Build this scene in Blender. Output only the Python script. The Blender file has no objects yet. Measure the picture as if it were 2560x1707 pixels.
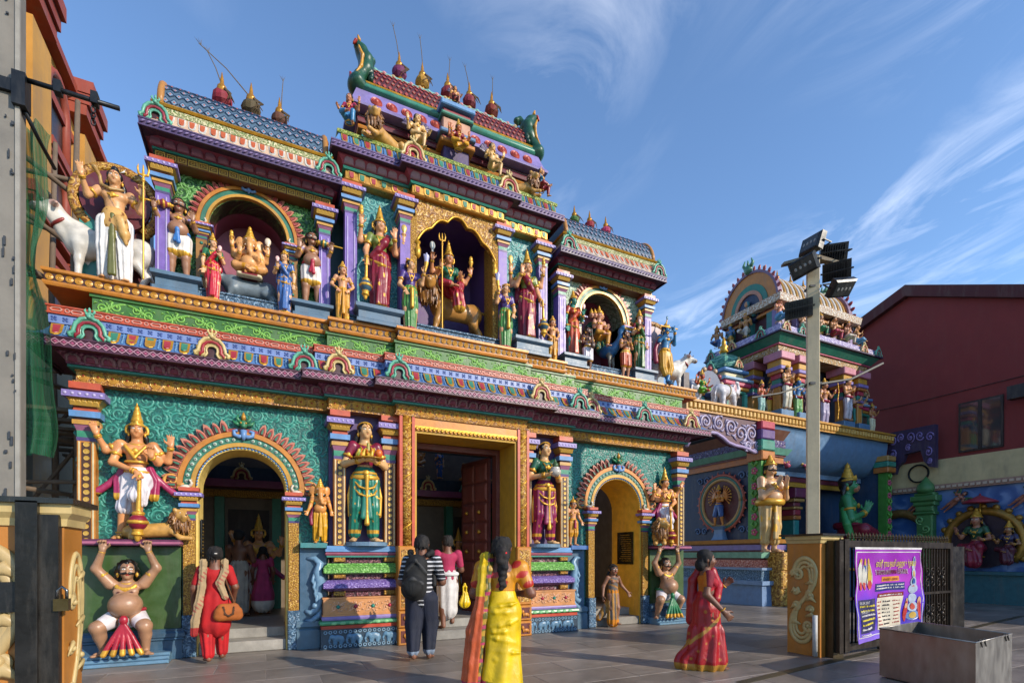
import bpy, math, random
import numpy as np
from mathutils import Vector, Matrix
R = math.radians
rnd = random.Random(7)
scene = bpy.context.scene
COL = scene.collection
# ------------------------------------------------------------------ camera
CH = 1.5                                   # eye height in metres
FPX, PCX, HOR = 1275., 1280., 1387.6       # focal length, centre and horizon in pixels of the 2560 px photograph
YAW = math.atan2(2650, FPX)                # angle between the view axis and the facade (world X)
CC, SS = math.cos(YAW), math.sin(YAW)
cam = bpy.data.cameras.new('camera')
cam.sensor_width = 36; cam.lens = 36*FPX/2560
cam.shift_y = (HOR-853.5)/2560
cam.clip_end = 3000; cam.clip_start = .05
camo = bpy.data.objects.new('camera', cam); COL.objects.link(camo)
camo.location = (0, 0, CH)
camo.rotation_euler = (R(90), 0, YAW-R(90))
scene.camera = camo
# ------------------------------------------------------------------ sky and sun
SUN_EL, SUN_AZ = R(24), R(34)              # sun stands behind the camera's right shoulder
sdir = Vector((math.sin(SUN_AZ)*math.cos(SUN_EL), -math.cos(SUN_AZ)*math.cos(SUN_EL), math.sin(SUN_EL)))
w = bpy.data.worlds.new('World'); scene.world = w; w.use_nodes = True
nt = w.node_tree; N = nt.nodes; L = nt.links; N.clear()
def wn(t, **k):
 n = N.new(t)
 for a, b in k.items(): setattr(n, a, b)
 return n
sky = wn('ShaderNodeTexSky', sky_type='NISHITA', sun_disc=False)
sky.sun_elevation = SUN_EL; sky.sun_rotation = math.atan2(sdir.x, sdir.y)
sky.altitude = 50; sky.air_density = 1.0; sky.dust_density = .0; sky.ozone_density = 4.2
tc = wn('ShaderNodeTexCoord')
sep = wn('ShaderNodeSeparateXYZ'); L.new(tc.outputs['Generated'], sep.inputs[0])
mx = wn('ShaderNodeMath', operation='MAXIMUM'); mx.inputs[1].default_value = .06; L.new(sep.outputs[2], mx.inputs[0])
dv = wn('ShaderNodeVectorMath', operation='DIVIDE'); L.new(tc.outputs['Generated'], dv.inputs[0])
cmb = wn('ShaderNodeCombineXYZ'); [L.new(mx.outputs[0], cmb.inputs[i]) for i in range(3)]; L.new(cmb.outputs[0], dv.inputs[1])
mp = wn('ShaderNodeMapping'); L.new(dv.outputs[0], mp.inputs[0])
mp.inputs['Rotation'].default_value = (0, 0, R(0)); mp.inputs['Scale'].default_value = (1.7, .75, 1); mp.inputs['Location'].default_value = (33.1, 13.3, 0)
n1 = wn('ShaderNodeTexNoise'); n1.inputs['Scale'].default_value = 1.9; n1.inputs['Detail'].default_value = 9; n1.inputs['Roughness'].default_value = .62; n1.inputs['Distortion'].default_value = 1.1
n2 = wn('ShaderNodeTexNoise'); n2.inputs['Scale'].default_value = .55; n2.inputs['Detail'].default_value = 3
L.new(mp.outputs[0], n1.inputs['Vector']); L.new(mp.outputs[0], n2.inputs['Vector'])
r1 = wn('ShaderNodeMapRange'); r1.inputs[1].default_value = .47; r1.inputs[2].default_value = .78; L.new(n1.outputs[0], r1.inputs[0])
r2 = wn('ShaderNodeMapRange'); r2.inputs[1].default_value = .50; r2.inputs[2].default_value = .74; L.new(n2.outputs[0], r2.inputs[0])
ml = wn('ShaderNodeMath', operation='MULTIPLY'); L.new(r1.outputs[0], ml.inputs[0]); L.new(r2.outputs[0], ml.inputs[1])
ml2 = wn('ShaderNodeMath', operation='MULTIPLY'); ml2.inputs[1].default_value = .52; L.new(ml.outputs[0], ml2.inputs[0])
mixc = wn('ShaderNodeMixRGB'); L.new(ml2.outputs[0], mixc.inputs[0]); L.new(sky.outputs[0], mixc.inputs[1]); mixc.inputs[2].default_value = (8.5, 8.6, 8.9, 1)
bg = wn('ShaderNodeBackground'); bg.inputs['Strength'].default_value = .15
L.new(mixc.outputs[0], bg.inputs['Color'])
ow = wn('ShaderNodeOutputWorld'); L.new(bg.outputs[0], ow.inputs[0])
sl = bpy.data.lights.new('sun', 'SUN'); sl.energy = 2.8; sl.angle = R(.6); sl.color = (1, .89, .74)
slo = bpy.data.objects.new('sun', sl); COL.objects.link(slo)
slo.rotation_euler = sdir.to_track_quat('Z', 'Y').to_euler(); slo.location = (10, -10, 20)
vs = scene.view_settings
vs.view_transform = 'Standard'; vs.look = 'None'; vs.gamma = 1; vs.use_curve_mapping = False; vs.exposure = .86
scene.render.engine = 'CYCLES'
# photo pixel (in the 2352 px wide view of it) -> point on a plane of the place
KV = 2560/2352
def atY(xv, yv, Y):
 t = (xv*KV-PCX)/FPX; X = Y*(CC+t*SS)/(SS-t*CC); d = CC*X+SS*Y
 return X, CH+(HOR-yv*KV)/FPX*d
def atX(xv, yv, X):
 t = (xv*KV-PCX)/FPX; Y = X*(SS-t*CC)/(CC+t*SS); d = CC*X+SS*Y
 return Y, CH+(HOR-yv*KV)/FPX*d
def atG(xv, yv, Z=0.):
 d = FPX*(CH-Z)/(yv*KV-HOR); l = (xv*KV-PCX)/FPX*d
 return CC*d+SS*l, SS*d-CC*l

# ------------------------------------------------------------------ materials
def lin(h, k=1.):
 if not isinstance(h, str): return tuple(h)
 h = h.lstrip('#'); o = []
 for i in (0, 2, 4):
  c = int(h[i:i+2], 16)/255.
  o.append(k*(c/12.92 if c <= .04045 else ((c+.055)/1.055)**2.4))
 return tuple(o)
MATS = {}
def newmat(key):
 m = bpy.data.materials.new(key); m.use_nodes = True
 t = m.node_tree; b = t.nodes['Principled BSDF']
 return m, t, b
def nd(t, ty, **k):
 n = t.nodes.new(ty)
 for a, v in k.items():
  if a.startswith('i_'):
   n.inputs[int(a[2:]) if a[2:].isdigit() else a[2:]].default_value = v
  else: setattr(n, a, v)
 return n
def mth(t, op, a, b=None, clamp=False):
 n = t.nodes.new('ShaderNodeMath'); n.operation = op; n.use_clamp = clamp
 for i, x in enumerate((a, b)):
  if x is None: continue
  if isinstance(x, (int, float)): n.inputs[i].default_value = x
  else: t.links.new(x, n.inputs[i])
 return n.outputs[0]
def mixrgb(t, f, a, b, bt='MIX'):
 n = t.nodes.new('ShaderNodeMixRGB'); n.blend_type = bt
 for i, x in enumerate((f, a, b)):
  if isinstance(x, (int, float)): n.inputs[i].default_value = x
  elif isinstance(x, tuple): n.inputs[i].default_value = x if len(x) == 4 else x+(1,)
  else: t.links.new(x, n.inputs[i])
 return n.outputs[0]
def PM(hexc, rough=.42, metal=0., var=.22, scale=6., bump=.12, k=.72, spec=.45, grime=.3):
 """enamel or plaster paint with uneven tone, dust and slight unevenness"""
 key = 'paint_%s_%s_%s_%s_%s' % (hexc, rough, metal, scale, k)
 if key in MATS: return MATS[key]
 m, t, b = newmat(key); c = lin(hexc, k)
 co = nd(t, 'ShaderNodeTexCoord')
 n = nd(t, 'ShaderNodeTexNoise'); n.inputs['Scale'].default_value = scale; n.inputs['Detail'].default_value = 6; n.inputs['Roughness'].default_value = .65
 t.links.new(co.outputs['Object'], n.inputs['Vector'])
 f = nd(t, 'ShaderNodeMapRange'); f.inputs[1].default_value = .3; f.inputs[2].default_value = .7; t.links.new(n.outputs[0], f.inputs[0])
 dk = tuple(x*(1-var) for x in c); lt = tuple(min(1, x*(1+var*.5)+.01) for x in c)
 col = mixrgb(t, f.outputs[0], dk, lt)
 n3 = nd(t, 'ShaderNodeTexNoise'); n3.inputs['Scale'].default_value = 1.7; n3.inputs['Detail'].default_value = 8; n3.inputs['Roughness'].default_value = .75
 mpn = nd(t, 'ShaderNodeMapping'); mpn.inputs['Scale'].default_value = (2.4, 2.4, .4); t.links.new(co.outputs['Object'], mpn.inputs[0]); t.links.new(mpn.outputs[0], n3.inputs['Vector'])
 g = nd(t, 'ShaderNodeMapRange'); g.inputs[1].default_value = .5; g.inputs[2].default_value = .75; g.inputs[4].default_value = grime*1.3; t.links.new(n3.outputs[0], g.inputs[0])
 col = mixrgb(t, g.outputs[0], col, (.16, .135, .11))
 t.links.new(col, b.inputs['Base Color'])
 b.inputs['Metallic'].default_value = metal
 rr = mth(t, 'MULTIPLY_ADD', f.outputs[0], .18); t.nodes[-1].inputs[2].default_value = rough-.06
 t.links.new(rr, b.inputs['Roughness']); b.inputs['Specular IOR Level'].default_value = spec
 if bump:
  n2 = nd(t, 'ShaderNodeTexNoise'); n2.inputs['Scale'].default_value = 28; n2.inputs['Detail'].default_value = 3
  t.links.new(co.outputs['Object'], n2.inputs['Vector'])
  bp = nd(t, 'ShaderNodeBump'); bp.inputs['Strength'].default_value = bump; bp.inputs['Distance'].default_value = .01
  t.links.new(n2.outputs[0], bp.inputs['Height']); t.links.new(bp.outputs[0], b.inputs['Normal'])
 MATS[key] = m; return m
def GOLD(hexc='#d9a02c', rough=.3): return PM(hexc, rough, .45, var=.3, scale=9, k=.9)
def swirl(hexb, hexd, hexl=None, scale=3.2, arms=2, wind=13., bump=.6, rough=.42, axis='xz', k=.74, lo=.28, hi=.6):
 """carved scroll relief: a spiral in each cell, grooves dark, crests light"""
 key = 'swirl_%s_%s_%s_%s_%s' % (hexb, hexd, scale, arms, axis)
 if key in MATS: return MATS[key]
 m, t, b = newmat(key)
 co = nd(t, 'ShaderNodeTexCoord'); s = nd(t, 'ShaderNodeSeparateXYZ'); t.links.new(co.outputs['Object'], s.inputs[0])
 cb = nd(t, 'ShaderNodeCombineXYZ')
 if axis == 'xz': t.links.new(mth(t, 'ADD', s.outputs[0], s.outputs[1]), cb.inputs[0]); t.links.new(s.outputs[2], cb.inputs[1])
 else: t.links.new(s.outputs[0], cb.inputs[0]); t.links.new(s.outputs[1], cb.inputs[1])
 nz = nd(t, 'ShaderNodeTexNoise'); nz.inputs['Scale'].default_value = 5; t.links.new(cb.outputs[0], nz.inputs['Vector'])
 ad = nd(t, 'ShaderNodeVectorMath', operation='MULTIPLY_ADD'); t.links.new(nz.outputs['Color'], ad.inputs[0]); ad.inputs[1].default_value = (.16, .16, 0); t.links.new(cb.outputs[0], ad.inputs[2])
 sc = nd(t, 'ShaderNodeVectorMath', operation='SCALE'); sc.inputs['Scale'].default_value = scale; t.links.new(ad.outputs[0], sc.inputs[0])
 v = nd(t, 'ShaderNodeTexVoronoi', voronoi_dimensions='2D'); v.inputs['Scale'].default_value = 1; v.inputs['Randomness'].default_value = .75; t.links.new(sc.outputs[0], v.inputs['Vector'])
 sb = nd(t, 'ShaderNodeVectorMath', operation='SUBTRACT'); t.links.new(sc.outputs[0], sb.inputs[0]); t.links.new(v.outputs['Position'], sb.inputs[1])
 s2 = nd(t, 'ShaderNodeSeparateXYZ'); t.links.new(sb.outputs[0], s2.inputs[0])
 ang = mth(t, 'ARCTAN2', s2.outputs[1], s2.outputs[0])
 sr = nd(t, 'ShaderNodeSeparateColor'); t.links.new(v.outputs['Color'], sr.inputs[0])
 sg = mth(t, 'MULTIPLY_ADD', mth(t, 'GREATER_THAN', sr.outputs[0], .5), 2.); t.nodes[-1].inputs[2].default_value = -1
 ph = mth(t, 'ADD', mth(t, 'MULTIPLY', ang, float(arms)), mth(t, 'MULTIPLY', mth(t, 'POWER', v.outputs['Distance'], .7), mth(t, 'MULTIPLY', sg, wind)))
 sn = mth(t, 'MULTIPLY_ADD', mth(t, 'SINE', ph), .5); t.nodes[-1].inputs[2].default_value = .5
 # a second, finer layer of curls between the large ones
 sc2 = nd(t, 'ShaderNodeVectorMath', operation='SCALE'); sc2.inputs['Scale'].default_value = 2.3; t.links.new(sc.outputs[0], sc2.inputs[0])
 v2 = nd(t, 'ShaderNodeTexVoronoi', voronoi_dimensions='2D'); v2.inputs['Scale'].default_value = 1; t.links.new(sc2.outputs[0], v2.inputs['Vector'])
 sb2 = nd(t, 'ShaderNodeVectorMath', operation='SUBTRACT'); t.links.new(sc2.outputs[0], sb2.inputs[0]); t.links.new(v2.outputs['Position'], sb2.inputs[1])
 s3 = nd(t, 'ShaderNodeSeparateXYZ'); t.links.new(sb2.outputs[0], s3.inputs[0])
 ph2 = mth(t, 'ADD', mth(t, 'ARCTAN2', s3.outputs[1], s3.outputs[0]), mth(t, 'MULTIPLY', v2.outputs['Distance'], -11.))
 sn2 = mth(t, 'MULTIPLY_ADD', mth(t, 'SINE', ph2), .5); t.nodes[-1].inputs[2].default_value = .5
 nf = nd(t, 'ShaderNodeTexNoise'); nf.inputs['Scale'].default_value = 1.3; nf.inputs['Detail'].default_value = 4; t.links.new(sc.outputs[0], nf.inputs['Vector'])
 mk_ = nd(t, 'ShaderNodeMapRange'); mk_.inputs[1].default_value = .42; mk_.inputs[2].default_value = .58; t.links.new(nf.outputs[0], mk_.inputs[0])
 fall = mth(t, 'SUBTRACT', 1.15, mth(t, 'MULTIPLY', v.outputs['Distance'], .7))
 h1 = mth(t, 'MULTIPLY', sn, fall)
 mxf = nd(t, 'ShaderNodeMix'); t.links.new(mth(t, 'MULTIPLY', mk_.outputs[0], .75), mxf.inputs[0]); t.links.new(h1, mxf.inputs[2]); t.links.new(mth(t, 'MULTIPLY', sn2, .9), mxf.inputs[3])
 hgt = mxf.outputs[0]
 cr = nd(t, 'ShaderNodeValToRGB'); t.links.new(hgt, cr.inputs[0])
 e = cr.color_ramp.elements; e[0].position = lo-.1; e[0].color = lin(hexd, k)+(1,)
 e[1].position = hi; e[1].color = lin(hexb, k)+(1,)
 if hexl: z = e.new(min(.97, hi+.3)); z.color = lin(hexl, k)+(1,)
 t.links.new(cr.outputs[0], b.inputs['Base Color'])
 b.inputs['Roughness'].default_value = rough
 bp = nd(t, 'ShaderNodeBump'); bp.inputs['Strength'].default_value = bump; bp.inputs['Distance'].default_value = .02
 t.links.new(hgt, bp.inputs['Height']); t.links.new(bp.outputs[0], b.inputs['Normal'])
 MATS[key] = m; return m
def attrmat(key='figure_paint', rough=.36, metal=0.):
 if key in MATS: return MATS[key]
 m, t, b = newmat(key)
 a = nd(t, 'ShaderNodeAttribute', attribute_name='Col')
 co = nd(t, 'ShaderNodeTexCoord'); n = nd(t, 'ShaderNodeTexNoise'); n.inputs['Scale'].default_value = 9; n.inputs['Detail'].default_value = 5
 t.links.new(co.outputs['Object'], n.inputs['Vector'])
 f = nd(t, 'ShaderNodeMapRange'); f.inputs[1].default_value = .3; f.inputs[2].default_value = .7; f.inputs[3].default_value = .7; f.inputs[4].default_value = 1.1; t.links.new(n.outputs[0], f.inputs[0])
 ml = nd(t, 'ShaderNodeVectorMath', operation='SCALE'); t.links.new(a.outputs['Color'], ml.inputs[0]); t.links.new(f.outputs[0], ml.inputs['Scale'])
 t.links.new(ml.outputs[0], b.inputs['Base Color'])
 rr = mth(t, 'MULTIPLY_ADD', n.outputs[0], .2); t.nodes[-1].inputs[2].default_value = rough-.08; t.links.new(rr, b.inputs['Roughness'])
 t.links.new(mth(t, 'MULTIPLY', a.outputs['Alpha'], 1.), b.inputs['Metallic'])
 fold = 'cloth' in key or 'silk' in key
 n2 = nd(t, 'ShaderNodeTexNoise'); n2.inputs['Scale'].default_value = 9 if fold else 34; n2.inputs['Detail'].default_value = 5; n2.inputs['Distortion'].default_value = 1.6 if fold else .3
 mpn = nd(t, 'ShaderNodeMapping'); mpn.inputs['Scale'].default_value = (1, 1, .45 if fold else 1); t.links.new(co.outputs['Object'], mpn.inputs[0]); t.links.new(mpn.outputs[0], n2.inputs['Vector'])
 bp = nd(t, 'ShaderNodeBump'); bp.inputs['Strength'].default_value = .55 if fold else .22; bp.inputs['Distance'].default_value = .03 if fold else .01
 t.links.new(n2.outputs[0], bp.inputs['Height']); t.links.new(bp.outputs[0], b.inputs['Normal'])
 MATS[key] = m; return m
# ------------------------------------------------------------------ mesh helpers
class MB:
 def __init__(s): s.V = []; s.F = []
 def add(s, V, F):
  o = len(s.V); s.V += [tuple(v) for v in V]; s.F += [tuple(i+o for i in f) for f in F]; return s
 def box(s, x0, x1, y0, y1, z0, z1):
  return s.add([(x, y, z) for x in (x0, x1) for y in (y0, y1) for z in (z0, z1)],
   [(0, 1, 3, 2), (4, 6, 7, 5), (0, 4, 5, 1), (2, 3, 7, 6), (0, 2, 6, 4), (1, 5, 7, 3)])
 def bev(s, x0, x1, y0, y1, z0, z1, c):
  """box whose front (-y) edges are chamfered by c"""
  V = [(x0, y1, z0), (x1, y1, z0), (x1, y1, z1), (x0, y1, z1), (x0, y0+c, z0), (x1, y0+c, z0), (x1, y0+c, z1), (x0, y0+c, z1),
             (x0+c, y0, z0+c), (x1-c, y0, z0+c), (x1-c, y0, z1-c), (x0+c, y0, z1-c)]
  F = [(0, 1, 2, 3)]+[(a, a+4, (a+1) % 4+4, (a+1) % 4) for a in range(4)]+[(a+4, a+8, (a+1) % 4+8, (a+1) % 4+4) for a in range(4)]+[(8, 11, 10, 9)]
  return s.add(V, [f[::-1] for f in F])
 def prism(s, pts, y0, y1, ax='y', c=0.):
  """outline (x,z) extruded along y; c bevels the front rim"""
  n = len(pts); cx = sum(p[0] for p in pts)/n; cz = sum(p[1] for p in pts)/n
  rings = [(y1, 0), (y0+c, 0)]+([(y0, c)] if c else [])
  V = []
  for y, k in rings:
   for (x, z) in pts:
    if k:
     d = math.hypot(x-cx, z-cz) or 1; q = max(0, 1-k/d); x, z = cx+(x-cx)*q, cz+(z-cz)*q
    V.append((x, y, z) if ax == 'y' else ((y, x, z) if ax == 'x' else (x, z, y)))
  F = [tuple(range(n))]
  m = len(rings)
  for r in range(m-1):
   F += [(r*n+i, (r+1)*n+i, (r+1)*n+(i+1) % n, r*n+(i+1) % n) for i in range(n)]
  F.append(tuple(range((m-1)*n, m*n))[::-1])
  return s.add(V, F)
 def lathe(s, prof, n=12, c=(0, 0, 0), sx=1, sy=1):
  V = [(c[0]+r*math.cos(2*math.pi*i/n)*sx, c[1]+r*math.sin(2*math.pi*i/n)*sy, c[2]+z) for r, z in prof for i in range(n)]
  m = len(prof)
  F = [(j*n+i, j*n+(i+1) % n, (j+1)*n+(i+1) % n, (j+1)*n+i) for j in range(m-1) for i in range(n)]
  F += [tuple(range(n))[::-1], tuple(range((m-1)*n, m*n))]
  return s.add(V, F)
 def tube(s, P, r, n=6, flat=1., cap=True, up=None):
  P = [Vector(p) for p in P]; m = len(P); rr = r if isinstance(r, (list, tuple)) else [r]*m
  V = []
  u0 = Vector(up) if up else None
  for i in range(m):
   d = (P[min(i+1, m-1)]-P[max(i-1, 0)]).normalized()
   if u0 is None:
    u0 = Vector((0, 1, 0)) if abs(d.y) < .9 else Vector((1, 0, 0))
   u = (u0-d*u0.dot(d)); u = u.normalized() if u.length > 1e-6 else d.orthogonal().normalized(); u0 = u if not up else u0
   w = d.cross(u)
   for k in range(n):
    a = 2*math.pi*k/n
    V.append(P[i]+(u*math.cos(a)*flat+w*math.sin(a))*rr[i])
  F = [(j*n+i, j*n+(i+1) % n, (j+1)*n+(i+1) % n, (j+1)*n+i) for j in range(m-1) for i in range(n)]
  if cap: F += [tuple(range(n))[::-1], tuple(range((m-1)*n, m*n))]
  return s.add(V, F)
 def ball(s, c, r, n=10, m=6):
  r = r if isinstance(r, (list, tuple)) else (r, r, r)
  prof = [(math.sin(math.pi*j/m), -math.cos(math.pi*j/m)) for j in range(m+1)]
  prof[0] = (.01, -1); prof[-1] = (.01, 1)
  V = [(c[0]+a*math.cos(2*math.pi*i/n)*r[0], c[1]+a*math.sin(2*math.pi*i/n)*r[1], c[2]+z*r[2]) for a, z in prof for i in range(n)]
  F = [(j*n+i, j*n+(i+1) % n, (j+1)*n+(i+1) % n, (j+1)*n+i) for j in range(m) for i in range(n)]
  F += [tuple(range(n))[::-1], tuple(range(m*n, (m+1)*n))]
  return s.add(V, F)
 def mould(s, path, prof, cap=True):
  """sweep profile [(out,z)] along plan polyline [(x,y)] with mitred corners; out is to the right of travel"""
  n = len(path); nrm = []
  for i in range(n-1):
   dx, dy = path[i+1][0]-path[i][0], path[i+1][1]-path[i][1]; l = math.hypot(dx, dy); nrm.append((dy/l, -dx/l))
  V = []
  for i in range(n):
   a = nrm[max(i-1, 0)]; b = nrm[min(i, n-2)]
   k = 1+a[0]*b[0]+a[1]*b[1]; mx_, my_ = (a[0]+b[0])/k, (a[1]+b[1])/k
   V += [(path[i][0]+mx_*o, path[i][1]+my_*o, z) for o, z in prof]
  m = len(prof)
  F = [(i*m+j, (i+1)*m+j, (i+1)*m+j+1, i*m+j+1) for i in range(n-1) for j in range(m-1)]
  if cap: F += [tuple(range(m)), tuple(range((n-1)*m, n*m))[::-1]]
  return s.add(V, F)
 def mesh(s, mat, smooth=False, name='mesh', auto=None):
  me = bpy.data.meshes.new(name); me.from_pydata(s.V, [], s.F); me.materials.append(mat) if mat else None
  if smooth or auto:
   me.polygons.foreach_set('use_smooth', [True]*len(me.polygons))
   if auto: me.set_sharp_from_angle(angle=R(auto))
  me.update(); return me
 def obj(s, name, mat, parent=None, smooth=False, loc=None, auto=None):
  return link(name, s.mesh(mat, smooth, name, auto), parent, loc)
JIT = set('rosette lotus_petal petal_tablet tablet_core roundel diamond vine_scroll flame_leaf shaft_disc fret_square white_petal orange_petal roof_diamond roof_scale gold_tablet link_hexagon link_ring blue_flower base_ring elephant_relief arch_bead dentil'.split())
jr = random.Random(77)
def link(name, me, parent=None, loc=None, rot=None, sc=None):
 o = bpy.data.objects.new(name, me); COL.objects.link(o)
 if name in JIT:                    # hand-made work: no two pieces quite alike
  rot = rot or (0, 0, 0); rot = (rot[0]+jr.uniform(-.03, .03), rot[1]+jr.uniform(-.05, .05), rot[2]+jr.uniform(-.03, .03)); k = jr.uniform(.93, 1.04)
  sc = tuple(v*k for v in sc) if isinstance(sc, (tuple, list)) else (sc or 1)*k
  if loc is not None: loc = (loc[0]+jr.uniform(-.004, .004), loc[1], loc[2]+jr.uniform(-.003, .003))
 if parent: o.parent = parent
 if loc is not None: o.location = loc
 if rot is not None: o.rotation_euler = rot
 if sc is not None: o.scale = sc if isinstance(sc, (tuple, list)) else (sc,)*3
 return o
def tag(o, label=None, cat=None, group=None, kind=None):
 for k, v in (('label', label), ('category', cat), ('group', group), ('kind', kind)):
  if v: o[k] = v
 return o
def thing(name, label, cat, loc=(0, 0, 0), rz=0., group=None):
 o = bpy.data.objects.new(name, None); COL.objects.link(o); o.location = loc; o.rotation_euler = (0, 0, rz)
 o.empty_display_size = .1
 return tag(o, label, cat, group)
def copy_tree(o, parent=None):
 c = o.copy(); COL.objects.link(c); c.parent = parent
 for ch in list(o.children): copy_tree(ch, c)
 return c
def arc(cx, cz, r, a0, a1, n, rx=None):
 return [(cx+(rx or r)*math.cos(R(a0+(a1-a0)*i/n)), cz+r*math.sin(R(a0+(a1-a0)*i/n))) for i in range(n+1)]
def spiral(cx, cz, r0, r1, a0, turns, n=14, y=0.):
 return [(cx+(r0+(r1-r0)*i/n)*math.cos(a0+2*math.pi*turns*i/n), y, cz+(r0+(r1-r0)*i/n)*math.sin(a0+2*math.pi*turns*i/n)) for i in range(n+1)]

# ------------------------------------------------------------------ figure engine: blended rounded cones and ellipsoids -> one continuous surface
def surfnet(D, o, h):
 ins = D < 0
 nx, ny, nz = D.shape
 c = np.zeros((nx-1, ny-1, nz-1), np.uint8)
 for i in (0, 1):
  for j in (0, 1):
   for k in (0, 1):
    c += ins[i:nx-1+i, j:ny-1+j, k:nz-1+k]
 act = np.argwhere((c > 0) & (c < 8))
 if len(act) == 0: return None
 idx = -np.ones(c.shape, np.int64); idx[tuple(act.T)] = np.arange(len(act))
 corner = {}
 for i in (0, 1):
  for j in (0, 1):
   for k in (0, 1):
    corner[(i, j, k)] = D[act[:, 0]+i, act[:, 1]+j, act[:, 2]+k]
 P = np.zeros((len(act), 3)); W = np.zeros(len(act))
 for ax in range(3):
  for p in (0, 1):
   for q in (0, 1):
    a = [p, q]; a.insert(ax, 0); b = [p, q]; b.insert(ax, 1)
    A = corner[tuple(a)]; B = corner[tuple(b)]
    m = (A < 0) != (B < 0)
    t = np.where(m, A/np.where(m, A-B, 1), 0)
    v = np.array(a, float)[None, :].repeat(len(act), 0); v[:, ax] = t
    P += v*m[:, None]; W += m
 P = (P/W[:, None]+act)*h+np.array(o)
 F = []
 for ax in range(3):
  sl0 = [slice(None)]*3; sl1 = [slice(None)]*3
  sl0[ax] = slice(0, -1); sl1[ax] = slice(1, None)
  A = ins[tuple(sl0)]; B = ins[tuple(sl1)]
  e = np.argwhere(A != B)
  u, v = [(1, 2), (2, 0), (0, 1)][ax]
  ok = (e[:, u] > 0) & (e[:, v] > 0) & (e[:, u] < D.shape[u]-1) & (e[:, v] < D.shape[v]-1)
  e = e[ok]; fl = A[tuple(e.T)]
  q = []
  for du, dv in ((1, 1), (0, 1), (0, 0), (1, 0)):
   x = e.copy(); x[:, u] -= du; x[:, v] -= dv; q.append(idx[tuple(x.T)])
  q = np.stack(q, 1); q[~fl] = q[~fl][:, ::-1]
  F.append(q)
 return P, np.concatenate(F)
def rotm(ax, a):
 return np.array(Matrix.Rotation(a, 3, ax))
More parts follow.
